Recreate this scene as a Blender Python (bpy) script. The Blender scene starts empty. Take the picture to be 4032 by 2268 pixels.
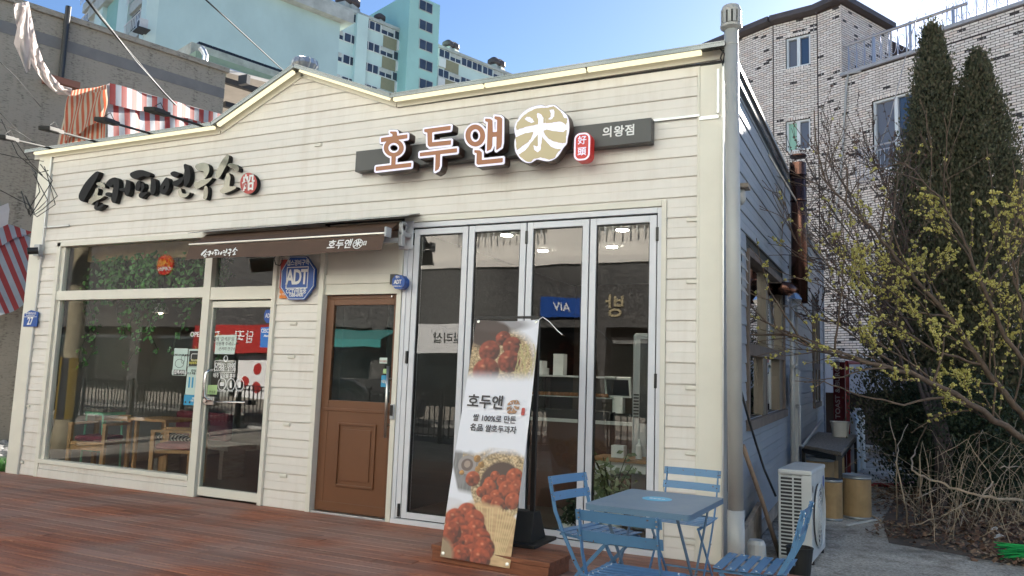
import bpy, bmesh, math, random
import numpy as np
from mathutils import Matrix, Vector

random.seed(7)
scene = bpy.context.scene
COL = scene.collection
R = math.radians

# ------------------------------------------------------------------ camera
CAM = Vector((9.6723, -6.3444, 1.3650))
FPX = 3049.4                                   # focal length in photo pixels (4032 wide)
CAM_ANGLES = (0.441468, 0.118515, 0.034476)      # yaw, pitch, roll
def _rot(a, b, c):
    ca, sa, cb, sb, cc, sc = math.cos(a), math.sin(a), math.cos(b), math.sin(b), math.cos(c), math.sin(c)
    Rz = np.array([[ca, -sa, 0], [sa, ca, 0], [0, 0, 1]])
    Rx = np.array([[1, 0, 0], [0, cb, -sb], [0, sb, cb]])
    Rr = np.array([[cc, -sc, 0], [sc, cc, 0], [0, 0, 1]])
    return Rz @ Rx @ np.array([[1, 0, 0], [0, 0, -1], [0, 1, 0]]) @ Rr
CM = _rot(*CAM_ANGLES)
cam_data = bpy.data.cameras.new('camera')
cam = bpy.data.objects.new('camera', cam_data)
COL.objects.link(cam)
mw = Matrix([list(CM[i]) + [CAM[i]] for i in range(3)] + [[0, 0, 0, 1]])
cam.matrix_world = mw
cam_data.sensor_width = 36.0
cam_data.sensor_fit = 'HORIZONTAL'
cam_data.lens = FPX / 4032 * 36
cam_data.clip_start = 0.05
cam_data.clip_end = 3000
scene.camera = cam

# ------------------------------------------------------------------ world, sun, exposure
SUN_AZ, SUN_EL = R(8.4), R(23.8)               # azimuth measured from +Y towards +X
world = bpy.data.worlds.new('World')
scene.world = world
world.use_nodes = True
wn = world.node_tree
for n in list(wn.nodes): wn.nodes.remove(n)
wo = wn.nodes.new('ShaderNodeOutputWorld'); wb = wn.nodes.new('ShaderNodeBackground'); ws = wn.nodes.new('ShaderNodeTexSky')
ws.sky_type = 'NISHITA'; ws.sun_disc = False; ws.sun_elevation = SUN_EL; ws.sun_rotation = SUN_AZ
ws.altitude = 50; ws.air_density = 0.85; ws.dust_density = 0.30; ws.ozone_density = 4.0
wb.inputs['Strength'].default_value = 0.055
wn.links.new(ws.outputs[0], wb.inputs[0]); wn.links.new(wb.outputs[0], wo.inputs[0])
sun_data = bpy.data.lights.new('sun', 'SUN')
sun_data.energy = 5.0; sun_data.angle = R(0.53); sun_data.color = (1.0, 0.93, 0.82)
sun = bpy.data.objects.new('sun', sun_data); COL.objects.link(sun)
sd = Vector((math.sin(SUN_AZ) * math.cos(SUN_EL), math.cos(SUN_AZ) * math.cos(SUN_EL), math.sin(SUN_EL)))
sun.rotation_euler = sd.to_track_quat('Z', 'Y').to_euler()
sun.location = sd * 60
scene.view_settings.view_transform = 'Standard'
scene.view_settings.look = 'None'
scene.view_settings.gamma = 1.0
scene.view_settings.use_curve_mapping = False
scene.view_settings.exposure = 2.0
scene.render.engine = 'CYCLES'
scene.cycles.max_bounces = 8
scene.cycles.transparent_max_bounces = 12
scene.cycles.caustics_reflective = False
scene.cycles.caustics_refractive = False
scene.cycles.sample_clamp_indirect = 6.0

# ------------------------------------------------------------------ measuring: photo pixel -> point in the place
def ray(u, v): return Vector(CM @ np.array([(u - 2016) / FPX, -(v - 1134) / FPX, -1.0]))
def P(u, v, x=None, y=None, z=None, d=None):
    r = ray(u, v)
    if x is not None: k = (x - CAM.x) / r.x
    elif y is not None: k = (y - CAM.y) / r.y
    elif z is not None: k = (z - CAM.z) / r.z
    else: k = d
    return CAM + r * k
def PV(u, v, A, dr):
    """point of the pixel on the upright plane through A running along dr"""
    n = Vector((-dr[1], dr[0], 0)); r = ray(u, v)
    return CAM + r * ((A - CAM).dot(n) / r.dot(n))
def crop(x0, y0, s): return lambda x, y: (x0 + x / s, y0 + y / s)

# ------------------------------------------------------------------ mesh helpers
class MB:
    def __init__(s): s.v = []; s.f = []
    def add(s, vs, fs):
        b = len(s.v); s.v += [tuple(p) for p in vs]; s.f += [tuple(b + i for i in f) for f in fs]; return s
    def box(s, x0, x1, y0, y1, z0, z1):
        return s.add([(x0, y0, z0), (x1, y0, z0), (x1, y1, z0), (x0, y1, z0), (x0, y0, z1), (x1, y0, z1), (x1, y1, z1), (x0, y1, z1)],
                     [(0, 3, 2, 1), (4, 5, 6, 7), (0, 1, 5, 4), (1, 2, 6, 5), (2, 3, 7, 6), (3, 0, 4, 7)])
    def obox(s, c, ax, ay, az):
        """box about c with half-axis vectors"""
        c, ax, ay, az = Vector(c), Vector(ax), Vector(ay), Vector(az)
        vs = [c + ax * i + ay * j + az * k for k in (-1, 1) for (i, j) in ((-1, -1), (1, -1), (1, 1), (-1, 1))]
        return s.add(vs, [(0, 3, 2, 1), (4, 5, 6, 7), (0, 1, 5, 4), (1, 2, 6, 5), (2, 3, 7, 6), (3, 0, 4, 7)])
    def beam(s, a, b, w, h, up=(0, 0, 1)):
        """bar from a to b, w across, h along up"""
        a, b, up = Vector(a), Vector(b), Vector(up); d = b - a; dn = d.normalized()
        sd_ = dn.cross(up)
        if sd_.length < 1e-4: sd_ = dn.cross(Vector((1, 0, 0)))
        sd_.normalize(); u2 = sd_.cross(dn).normalized()
        return s.obox((a + b) / 2, d / 2, sd_ * (w / 2), u2 * (h / 2))
    def quad(s, a, b, c, d): return s.add([a, b, c, d], [(0, 1, 2, 3)])
    def prism(s, poly, y0, y1):
        """poly in x,z pushed from y0 to y1 (convex or simple)"""
        n = len(poly)
        vs = [(x, y0, z) for x, z in poly] + [(x, y1, z) for x, z in poly]
        fs = [tuple(range(n)), tuple(range(2 * n - 1, n - 1, -1))] + [(i, i + n, (i + 1) % n + n, (i + 1) % n) for i in range(n)]
        return s.add(vs, fs)
    def tube(s, pts, r, n=8, caps=True):
        pts = [Vector(p) for p in pts]; rs = r if isinstance(r, (list, tuple)) else [r] * len(pts)
        rings = []; prev = None
        for i, p in enumerate(pts):
            t = (pts[min(i + 1, len(pts) - 1)] - pts[max(i - 1, 0)])
            if t.length < 1e-9: t = Vector((0, 0, 1))
            t.normalize()
            if prev is None:
                a = t.cross(Vector((0, 0, 1)))
                if a.length < 1e-3: a = t.cross(Vector((1, 0, 0)))
            else:
                a = prev - t * prev.dot(t)
                if a.length < 1e-4: a = t.cross(Vector((1, 0.3, 0)))
            a.normalize(); prev = a; b = t.cross(a)
            rings.append([p + (a * math.cos(2 * math.pi * k / n) + b * math.sin(2 * math.pi * k / n)) * rs[i] for k in range(n)])
        base = len(s.v)
        for rg in rings: s.v += [tuple(p) for p in rg]
        for i in range(len(pts) - 1):
            for k in range(n):
                s.f.append((base + i * n + k, base + i * n + (k + 1) % n, base + (i + 1) * n + (k + 1) % n, base + (i + 1) * n + k))
        if caps:
            s.f.append(tuple(base + k for k in range(n - 1, -1, -1)))
            s.f.append(tuple(base + (len(pts) - 1) * n + k for k in range(n)))
        return s
    def lathe(s, prof, c=(0, 0, 0), n=24, axis=(0, 0, 1)):
        """prof: list of (radius, height) along axis"""
        ax = Vector(axis).normalized(); a = ax.cross(Vector((0, 1, 0)))
        if a.length < 1e-3: a = ax.cross(Vector((1, 0, 0)))
        a.normalize(); b = ax.cross(a); c = Vector(c); base = len(s.v)
        for r, h in prof:
            for k in range(n):
                t = 2 * math.pi * k / n
                s.v.append(tuple(c + ax * h + (a * math.cos(t) + b * math.sin(t)) * r))
        for i in range(len(prof) - 1):
            for k in range(n):
                s.f.append((base + i * n + k, base + i * n + (k + 1) % n, base + (i + 1) * n + (k + 1) % n, base + (i + 1) * n + k))
        s.f.append(tuple(base + k for k in range(n - 1, -1, -1)))
        s.f.append(tuple(base + (len(prof) - 1) * n + k for k in range(n)))
        return s
    def mesh(s, name='m', smooth=False):
        me = bpy.data.meshes.new(name); me.from_pydata(s.v, [], s.f); me.update()
        if smooth:
            me.polygons.foreach_set('use_smooth', [True] * len(me.polygons))
        return me

PM = {}                                          # world matrix of each thing (for parenting)
def pmat(p): return PM.get(p.name, Matrix())
def link(name, me, mat=None, parent=None, local=False, bevel=0, smooth_angle=None):
    o = bpy.data.objects.new(name, me); COL.objects.link(o)
    if mat is not None and len(me.materials) == 0: me.materials.append(mat)
    if parent is not None:
        o.parent = parent
        if not local: o.matrix_parent_inverse = pmat(parent).inverted()
    if bevel:
        b = o.modifiers.new('bevel', 'BEVEL'); b.width = bevel; b.segments = 2; b.limit_method = 'ANGLE'; b.angle_limit = R(40)
    return o
def mk(name, mb, mat, parent=None, smooth=False, local=False, bevel=0): return link(name, mb.mesh(name, smooth), mat, parent, local, bevel)
def tag(o, label=None, cat=None, group=None, kind=None):
    if label: o['label'] = label
    if cat: o['category'] = cat
    if group: o['group'] = group
    if kind: o['kind'] = kind
    return o
def thing(name, label, cat, loc=(0, 0, 0), rz=0.0, group=None):
    o = bpy.data.objects.new(name, None); COL.objects.link(o)
    o.empty_display_size = 0.2
    o.location = loc; o.rotation_euler = (0, 0, rz)
    PM[o.name] = Matrix.Translation(Vector(loc)) @ Matrix.Rotation(rz, 4, 'Z')
    return tag(o, label, cat, group)
def copy_tree(o, parent=None):
    c = o.copy(); COL.objects.link(c); c.parent = parent
    for ch in list(o.children): copy_tree(ch, c)
    return c
def smooth_mesh(o, ang=40):
    me = o.data
    me.polygons.foreach_set('use_smooth', [True] * len(me.polygons))
    bm = bmesh.new(); bm.from_mesh(me)
    for e in bm.edges:
        e.smooth = not (len(e.link_faces) == 2 and e.calc_face_angle(0) > R(ang))
    bm.to_mesh(me); bm.free()
    return o

# flat outlines, filled and given thickness through a 2-D curve; contours are lists of (x, y)
FAC = Matrix(((1, 0, 0, 0), (0, 0, -1, 0), (0, 1, 0, 0), (0, 0, 0, 1)))   # x -> x, y -> z, thickness -> -y
def fill_mesh(contours, depth, M=None, name='shape'):
    cu = bpy.data.curves.new(name, 'CURVE'); cu.dimensions = '2D'; cu.fill_mode = 'BOTH'; cu.extrude = depth / 2
    for c in contours:
        sp = cu.splines.new('POLY'); sp.points.add(len(c) - 1); sp.use_cyclic_u = True
        for i, p in enumerate(c): sp.points[i].co = (p[0], p[1], 0, 1)
    o = bpy.data.objects.new(name, cu); COL.objects.link(o)
    me = bpy.data.meshes.new_from_object(o)
    COL.objects.unlink(o); bpy.data.objects.remove(o); bpy.data.curves.remove(cu)
    if M is not None: me.transform(M)
    return me
def text_mesh(body, size, depth=0.002, offset=0.0, M=None, align='CENTER', shear=0.0, res=3, spacing=1.0, sx=1.0):
    cu = bpy.data.curves.new('lettering', 'FONT'); cu.body = body; cu.size = size; cu.extrude = depth / 2; cu.offset = offset
    cu.align_x = align; cu.align_y = 'CENTER'; cu.shear = shear; cu.resolution_u = res; cu.space_character = spacing
    o = bpy.data.objects.new('lettering', cu); COL.objects.link(o)
    me = bpy.data.meshes.new_from_object(o)
    COL.objects.unlink(o); bpy.data.objects.remove(o); bpy.data.curves.remove(cu)
    if sx != 1.0: me.transform(Matrix.Diagonal((sx, 1, 1, 1)))
    if M is not None: me.transform(M)
    return me
def atfac(x, y, z): return Matrix.Translation((x, y, z)) @ FAC
def smooth_poly(pts, it=2):
    for _ in range(it):
        q = []
        for i in range(len(pts)):
            a, b = pts[i], pts[(i + 1) % len(pts)]
            q += [(a[0] * .75 + b[0] * .25, a[1] * .75 + b[1] * .25), (a[0] * .25 + b[0] * .75, a[1] * .25 + b[1] * .75)]
        pts = q
    return pts
def ellipse(cx, cy, rx, ry, n=40): return [(cx + rx * math.cos(2 * math.pi * i / n), cy + ry * math.sin(2 * math.pi * i / n)) for i in range(n)]
def poly_sdf(X, Y, poly):
    """signed distance (negative inside) of every grid point to a polygon"""
    d2 = np.full(X.shape, 1e9); ins = np.zeros(X.shape, bool); n = len(poly)
    for i in range(n):
        ax, ay = poly[i]; bx, by = poly[(i + 1) % n]
        ex, ey = bx - ax, by - ay; L = ex * ex + ey * ey + 1e-12
        t = np.clip(((X - ax) * ex + (Y - ay) * ey) / L, 0, 1)
        d2 = np.minimum(d2, (X - ax - t * ex) ** 2 + (Y - ay - t * ey) ** 2)
        c = (ay > Y) != (by > Y)
        if ay != by: ins ^= c & (X < (bx - ax) * (Y - ay) / (by - ay) + ax)
    d = np.sqrt(d2); d[ins] *= -1
    return d
def contours(F, xs, ys, lev):
    """marching squares"""
    nx, ny = len(xs), len(ys); segs = {}
    G = F - lev
    def ip(i0, j0, i1, j1):
        a, b = G[j0, i0], G[j1, i1]; t = a / (a - b)
        return (xs[i0] + (xs[i1] - xs[i0]) * t, ys[j0] + (ys[j1] - ys[j0]) * t)
    for j in range(ny - 1):
        row = (G[j] < 0).astype(int); row2 = (G[j + 1] < 0).astype(int)
        for i in range(nx - 1):
            c = row[i] | row[i + 1] << 1 | row2[i + 1] << 2 | row2[i] << 3
            if c in (0, 15): continue
            e = {0: ('h', i, j), 1: ('v', i + 1, j), 2: ('h', i, j + 1), 3: ('v', i, j)}
            pairs = {1: [(3, 0)], 2: [(0, 1)], 3: [(3, 1)], 4: [(1, 2)], 5: [(3, 0), (1, 2)], 6: [(0, 2)], 7: [(3, 2)], 8: [(2, 3)], 9: [(2, 0)],
                     10: [(0, 1), (2, 3)], 11: [(2, 1)], 12: [(1, 3)], 13: [(1, 0)], 14: [(0, 3)]}[c]
            for a, b in pairs: segs[e[a]] = e[b]
    def pt(k):
        t, i, j = k
        return ip(i, j, i + 1, j) if t == 'h' else ip(i, j, i, j + 1)
    out = []
    while segs:
        k0 = next(iter(segs)); k = k0; loop = []
        while k in segs:
            loop.append(pt(k)); k = segs.pop(k)
        if len(loop) > 5:
            q = [loop[0]]
            for p in loop[1:]:
                if (p[0] - q[-1][0]) ** 2 + (p[1] - q[-1][1]) ** 2 > (xs[1] - xs[0]) ** 2 * 0.3: q.append(p)
            out.append(q)
    return out

# ------------------------------------------------------------------ materials
def _new(name):
    m = bpy.data.materials.new(name); m.use_nodes = True; nt = m.node_tree
    return m, nt, nt.nodes['Principled BSDF'], nt.nodes['Material Output']
def N(nt, t, **kw):
    n = nt.nodes.new(t)
    for k, v in kw.items():
        if k in n.inputs: n.inputs[k].default_value = v
        else: setattr(n, k, v)
    return n
def ramp(nt, fac, stops):
    r = nt.nodes.new('ShaderNodeValToRGB'); e = r.color_ramp.elements
    while len(e) < len(stops): e.new(0.5)
    for i, (p, c) in enumerate(stops): e[i].position = p; e[i].color = (*c, 1) if len(c) == 3 else c
    nt.links.new(fac, r.inputs[0]); return r.outputs[0]
def coords(nt, scale=(1, 1, 1), kind='Object', rot=(0, 0, 0)):
    tc = nt.nodes.new('ShaderNodeTexCoord'); mp = nt.nodes.new('ShaderNodeMapping')
    mp.inputs['Scale'].default_value = scale; mp.inputs['Rotation'].default_value = rot
    if kind == 'World':
        g = nt.nodes.new('ShaderNodeNewGeometry'); nt.links.new(g.outputs['Position'], mp.inputs[0])
    else: nt.links.new(tc.outputs[kind], mp.inputs[0])
    return mp.outputs[0]
def mat(name, col, rough=0.5, metal=0.0, var=0.0, vscale=3.0, bump=0.0, bscale=60.0, stretch=(1, 1, 1), spec=0.5, coat=0.0, emit=None, es=0.0, objvar=0.0, rvar=0.0):
    m, nt, b, out = _new(name)
    b.inputs['Base Color'].default_value = (*col, 1); b.inputs['Roughness'].default_value = rough; b.inputs['Metallic'].default_value = metal
    b.inputs['Specular IOR Level'].default_value = spec
    if coat: b.inputs['Coat Weight'].default_value = coat; b.inputs['Coat Roughness'].default_value = 0.1
    if emit: b.inputs['Emission Color'].default_value = (*emit, 1); b.inputs['Emission Strength'].default_value = es
    if var or objvar or rvar:
        co = coords(nt, stretch, 'World')
        nz = N(nt, 'ShaderNodeTexNoise', Scale=vscale, Detail=6.0, Roughness=0.62); nt.links.new(co, nz.inputs['Vector'])
        lo = tuple(max(0, c * (1 - var)) for c in col); hi = tuple(min(1, c * (1 + var)) for c in col)
        c = ramp(nt, nz.outputs[0], [(0.28, lo), (0.72, hi)])
        if objvar:
            oi = nt.nodes.new('ShaderNodeObjectInfo')
            hv = N(nt, 'ShaderNodeHueSaturation'); mr = N(nt, 'ShaderNodeMapRange'); mr.inputs['To Min'].default_value = 1 - objvar; mr.inputs['To Max'].default_value = 1 + objvar
            nt.links.new(oi.outputs['Random'], mr.inputs[0]); nt.links.new(mr.outputs[0], hv.inputs['Value']); nt.links.new(c, hv.inputs['Color']); c = hv.outputs[0]
        nt.links.new(c, b.inputs['Base Color'])
        if rvar:
            mr = N(nt, 'ShaderNodeMapRange'); mr.inputs['To Min'].default_value = max(0.02, rough - rvar); mr.inputs['To Max'].default_value = min(1, rough + rvar)
            nt.links.new(nz.outputs[0], mr.inputs[0]); nt.links.new(mr.outputs[0], b.inputs['Roughness'])
    if bump:
        co = coords(nt, stretch, 'World')
        nb = N(nt, 'ShaderNodeTexNoise', Scale=bscale, Detail=5.0); nt.links.new(co, nb.inputs['Vector'])
        bp = N(nt, 'ShaderNodeBump', Strength=bump, Distance=0.01); nt.links.new(nb.outputs[0], bp.inputs['Height']); nt.links.new(bp.outputs[0], b.inputs['Normal'])
    return m

def siding_mat(name, col, dirt, rough=0.45, amount=0.35):
    """painted metal siding: faint vertical run-off streaks and blotches"""
    m, nt, b, out = _new(name); b.inputs['Roughness'].default_value = rough
    n1 = N(nt, 'ShaderNodeTexNoise', Scale=1.0, Detail=7.0, Roughness=0.7); nt.links.new(coords(nt, (9, 9, 0.7), 'World'), n1.inputs['Vector'])
    n2 = N(nt, 'ShaderNodeTexNoise', Scale=1.3, Detail=5.0, Roughness=0.6); nt.links.new(coords(nt, (1, 1, 1), 'World'), n2.inputs['Vector'])
    mm = N(nt, 'ShaderNodeMath', operation='MULTIPLY'); nt.links.new(n1.outputs[0], mm.inputs[0]); nt.links.new(n2.outputs[0], mm.inputs[1])
    lo = tuple(c * (1 - amount) + d * amount for c, d in zip(col, dirt))
    c = ramp(nt, mm.outputs[0], [(0.12, col), (0.24, tuple(x * 0.965 for x in col)), (0.42, lo)])
    oi = nt.nodes.new('ShaderNodeObjectInfo'); hv = N(nt, 'ShaderNodeHueSaturation'); mr = N(nt, 'ShaderNodeMapRange'); mr.inputs['To Min'].default_value = 0.97; mr.inputs['To Max'].default_value = 1.03
    nt.links.new(oi.outputs['Random'], mr.inputs[0]); nt.links.new(mr.outputs[0], hv.inputs['Value']); nt.links.new(c, hv.inputs['Color'])
    nt.links.new(hv.outputs[0], b.inputs['Base Color'])
    nb = N(nt, 'ShaderNodeTexNoise', Scale=1.6, Detail=2.0); nt.links.new(coords(nt, (1, 1, 1.5), 'World'), nb.inputs['Vector'])
    bp = N(nt, 'ShaderNodeBump', Strength=0.15, Distance=0.02); nt.links.new(nb.outputs[0], bp.inputs['Height']); nt.links.new(bp.outputs[0], b.inputs['Normal'])
    return m

def glass_mat(name, tint=(0.78, 0.83, 0.80), refl=1.0, base=0.02, rough=0.0, wave=0.0):
    m, nt, b, out = _new(name); nt.nodes.remove(b)
    tr = N(nt, 'ShaderNodeBsdfTransparent'); tr.inputs[0].default_value = (*tint, 1)
    gl = N(nt, 'ShaderNodeBsdfGlossy'); gl.inputs['Roughness'].default_value = rough; gl.inputs['Color'].default_value = (1, 1, 1, 1)
    fr = N(nt, 'ShaderNodeFresnel', IOR=1.52); mr = N(nt, 'ShaderNodeMath', operation='MULTIPLY_ADD'); mr.inputs[1].default_value = refl; mr.inputs[2].default_value = base; mr.use_clamp = True
    mx = N(nt, 'ShaderNodeMixShader')
    if wave:
        nb = N(nt, 'ShaderNodeTexNoise', Scale=2.2, Detail=1.0); nt.links.new(coords(nt, (1, 1, 1), 'World'), nb.inputs['Vector'])
        bp = N(nt, 'ShaderNodeBump', Strength=wave, Distance=0.02); nt.links.new(nb.outputs[0], bp.inputs['Height']); nt.links.new(bp.outputs[0], gl.inputs['Normal'])
    gm = nt.nodes.new('ShaderNodeNewGeometry'); iv_ = N(nt, 'ShaderNodeMath', operation='SUBTRACT'); iv_.inputs[0].default_value = 1.0; nt.links.new(gm.outputs['Backfacing'], iv_.inputs[1]); ml = N(nt, 'ShaderNodeMath', operation='MULTIPLY')   # one mirror surface per pane, the inner face only passes light
    nt.links.new(fr.outputs[0], mr.inputs[0]); nt.links.new(mr.outputs[0], ml.inputs[0]); nt.links.new(iv_.outputs[0], ml.inputs[1]); nt.links.new(ml.outputs[0], mx.inputs[0]); nt.links.new(tr.outputs[0], mx.inputs[1]); nt.links.new(gl.outputs[0], mx.inputs[2]); nt.links.new(mx.outputs[0], out.inputs[0])
    return m

def emit_mat(name, col, s):
    m, nt, b, out = _new(name); nt.nodes.remove(b); e = N(nt, 'ShaderNodeEmission', Strength=s); e.inputs[0].default_value = (*col, 1); nt.links.new(e.outputs[0], out.inputs[0]); return m

def deck_mat(name):
    m, nt, b, out = _new(name)
    oi = nt.nodes.new('ShaderNodeObjectInfo')
    add = N(nt, 'ShaderNodeVectorMath', operation='ADD'); nt.links.new(coords(nt, (0.9, 14, 14), 'World'), add.inputs[0])
    cx = N(nt, 'ShaderNodeCombineXYZ'); mu = N(nt, 'ShaderNodeMath', operation='MULTIPLY'); mu.inputs[1].default_value = 50; nt.links.new(oi.outputs['Random'], mu.inputs[0]); nt.links.new(mu.outputs[0], cx.inputs[0]); nt.links.new(cx.outputs[0], add.inputs[1])
    n1 = N(nt, 'ShaderNodeTexNoise', Scale=2.2, Detail=7.0, Roughness=0.65); nt.links.new(add.outputs[0], n1.inputs['Vector'])
    c1 = ramp(nt, n1.outputs[0], [(0.30, (0.12, 0.046, 0.027)), (0.46, (0.27, 0.090, 0.048)), (0.60, (0.37, 0.130, 0.066)), (0.76, (0.46, 0.23, 0.135))])
    n2 = N(nt, 'ShaderNodeTexNoise', Scale=1.1, Detail=4.0); nt.links.new(coords(nt, (1, 1, 1), 'World'), n2.inputs['Vector'])
    mx = N(nt, 'ShaderNodeMix', data_type='RGBA'); mr = N(nt, 'ShaderNodeMapRange'); mr.inputs['From Min'].default_value = 0.36; mr.inputs['From Max'].default_value = 0.60; mr.inputs['To Max'].default_value = 0.68
    nt.links.new(n2.outputs[0], mr.inputs[0]); nt.links.new(mr.outputs[0], mx.inputs[0]); nt.links.new(c1, mx.inputs['A']); mx.inputs['B'].default_value = (0.30, 0.205, 0.172, 1)
    n4 = N(nt, 'ShaderNodeTexNoise', Scale=1.0, Detail=3.0); nt.links.new(coords(nt, (1.3, 42, 1), 'World'), n4.inputs['Vector'])
    wx = N(nt, 'ShaderNodeMix', data_type='RGBA'); wr = N(nt, 'ShaderNodeMapRange'); wr.inputs['From Min'].default_value = 0.66; wr.inputs['From Max'].default_value = 0.72; wr.inputs['To Max'].default_value = 0.75
    nt.links.new(n4.outputs[0], wr.inputs[0]); nt.links.new(wr.outputs[0], wx.inputs[0]); nt.links.new(mx.outputs['Result'], wx.inputs['A']); wx.inputs['B'].default_value = (0.52, 0.34, 0.21, 1); mx = wx   # bare worn streaks
    hv = N(nt, 'ShaderNodeHueSaturation'); m2 = N(nt, 'ShaderNodeMapRange'); m2.inputs['To Min'].default_value = 0.78; m2.inputs['To Max'].default_value = 1.18
    nt.links.new(oi.outputs['Random'], m2.inputs[0]); nt.links.new(m2.outputs[0], hv.inputs['Value']); nt.links.new(mx.outputs['Result'], hv.inputs['Color']); nt.links.new(hv.outputs[0], b.inputs['Base Color'])
    m3 = N(nt, 'ShaderNodeMapRange'); m3.inputs['To Min'].default_value = 0.68; m3.inputs['To Max'].default_value = 0.95; nt.links.new(n2.outputs[0], m3.inputs[0]); nt.links.new(m3.outputs[0], b.inputs['Roughness'])
    bp = N(nt, 'ShaderNodeBump', Strength=0.5, Distance=0.004); nt.links.new(n1.outputs[0], bp.inputs['Height']); nt.links.new(bp.outputs[0], b.inputs['Normal'])
    return m

def ground_mat(name):
    m, nt, b, out = _new(name)
    n1 = N(nt, 'ShaderNodeTexNoise', Scale=0.9, Detail=9.0, Roughness=0.7); nt.links.new(coords(nt, (1, 1, 1), 'World'), n1.inputs['Vector'])
    n2 = N(nt, 'ShaderNodeTexNoise', Scale=38.0, Detail=5.0, Roughness=0.75); nt.links.new(coords(nt, (1, 1, 1), 'World'), n2.inputs['Vector'])
    c = ramp(nt, n1.outputs[0], [(0.3, (0.22, 0.195, 0.165)), (0.5, (0.37, 0.335, 0.29)), (0.7, (0.53, 0.49, 0.43))])
    mx = N(nt, 'ShaderNodeMix', data_type='RGBA', blend_type='OVERLAY'); mx.inputs[0].default_value = 1.0
    nt.links.new(c, mx.inputs['A']); nt.links.new(ramp(nt, n2.outputs[0], [(0.3, (0.18, 0.18, 0.18)), (0.7, (0.82, 0.82, 0.82))]), mx.inputs['B'])
    n3 = N(nt, 'ShaderNodeTexNoise', Scale=3.2, Detail=8.0, Roughness=0.75); nt.links.new(coords(nt, (1, 1, 1), 'World'), n3.inputs['Vector'])
    vo = N(nt, 'ShaderNodeTexVoronoi', Scale=0.55, feature='DISTANCE_TO_EDGE'); ad = N(nt, 'ShaderNodeVectorMath', operation='ADD'); nt.links.new(coords(nt, (1, 1, 1), 'World'), ad.inputs[0]); nt.links.new(n3.outputs['Color'], ad.inputs[1]); nt.links.new(ad.outputs[0], vo.inputs['Vector'])
    cr = ramp(nt, vo.outputs['Distance'], [(0.0, (0.35, 0.34, 0.33)), (0.012, (1, 1, 1))])
    st = ramp(nt, n3.outputs[0], [(0.36, (0.50, 0.48, 0.45)), (0.52, (1, 1, 1))])
    m1 = N(nt, 'ShaderNodeMix', data_type='RGBA', blend_type='MULTIPLY'); m1.inputs[0].default_value = 1.0; nt.links.new(mx.outputs['Result'], m1.inputs['A']); nt.links.new(st, m1.inputs['B'])
    m2 = N(nt, 'ShaderNodeMix', data_type='RGBA', blend_type='MULTIPLY'); m2.inputs[0].default_value = 1.0; nt.links.new(m1.outputs['Result'], m2.inputs['A']); nt.links.new(cr, m2.inputs['B'])
    nt.links.new(m2.outputs['Result'], b.inputs['Base Color'])
    b.inputs['Roughness'].default_value = 0.92
    bp = N(nt, 'ShaderNodeBump', Strength=0.6, Distance=0.012); nt.links.new(n2.outputs[0], bp.inputs['Height']); nt.links.new(bp.outputs[0], b.inputs['Normal'])
    return m

def stripe_mat(name, ca, cb, period, axis_kind='UV', rough=0.6, dirt=0.25):
    """canvas with printed stripes running along V"""
    m, nt, b, out = _new(name); b.inputs['Roughness'].default_value = rough
    tc = nt.nodes.new('ShaderNodeTexCoord'); sx = N(nt, 'ShaderNodeSeparateXYZ'); nt.links.new(tc.outputs['UV'], sx.inputs[0])
    d = N(nt, 'ShaderNodeMath', operation='DIVIDE'); d.inputs[1].default_value = period; nt.links.new(sx.outputs[0], d.inputs[0])
    f = N(nt, 'ShaderNodeMath', operation='FRACT'); nt.links.new(d.outputs[0], f.inputs[0])
    g = N(nt, 'ShaderNodeMath', operation='GREATER_THAN'); g.inputs[1].default_value = 0.5; nt.links.new(f.outputs[0], g.inputs[0])
    mx = N(nt, 'ShaderNodeMix', data_type='RGBA'); nt.links.new(g.outputs[0], mx.inputs[0]); mx.inputs['A'].default_value = (*ca, 1); mx.inputs['B'].default_value = (*cb, 1)
    n1 = N(nt, 'ShaderNodeTexNoise', Scale=2.5, Detail=7.0, Roughness=0.7); nt.links.new(coords(nt, (1, 1, 1), 'World'), n1.inputs['Vector'])
    m2 = N(nt, 'ShaderNodeMix', data_type='RGBA', blend_type='MULTIPLY'); m2.inputs[0].default_value = 1
    c = ramp(nt, n1.outputs[0], [(0.3, (1 - dirt,) * 3), (0.65, (1, 1, 1))]); nt.links.new(mx.outputs['Result'], m2.inputs['A']); nt.links.new(c, m2.inputs['B'])
    nt.links.new(m2.outputs['Result'], b.inputs['Base Color'])
    tl = N(nt, 'ShaderNodeBsdfTranslucent'); nt.links.new(m2.outputs['Result'], tl.inputs[0]); ms = N(nt, 'ShaderNodeMixShader'); ms.inputs[0].default_value = 0.35
    nt.links.new(b.outputs[0], ms.inputs[1]); nt.links.new(tl.outputs[0], ms.inputs[2]); nt.links.new(ms.outputs[0], out.inputs[0])
    return m

def leaf_mat(name, cols, rough=0.6, trans=0.3):
    """foliage: colour differs from leaf to leaf"""
    m, nt, b, out = _new(name); b.inputs['Roughness'].default_value = rough
    g = nt.nodes.new('ShaderNodeNewGeometry')
    c = ramp(nt, g.outputs['Random Per Island'], [(i / max(1, len(cols) - 1), c_) for i, c_ in enumerate(cols)])
    nt.links.new(c, b.inputs['Base Color'])
    tl = N(nt, 'ShaderNodeBsdfTranslucent'); nt.links.new(c, tl.inputs[0]); ms = N(nt, 'ShaderNodeMixShader'); ms.inputs[0].default_value = trans
    nt.links.new(b.outputs[0], ms.inputs[1]); nt.links.new(tl.outputs[0], ms.inputs[2]); nt.links.new(ms.outputs[0], out.inputs[0])
    return m

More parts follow.
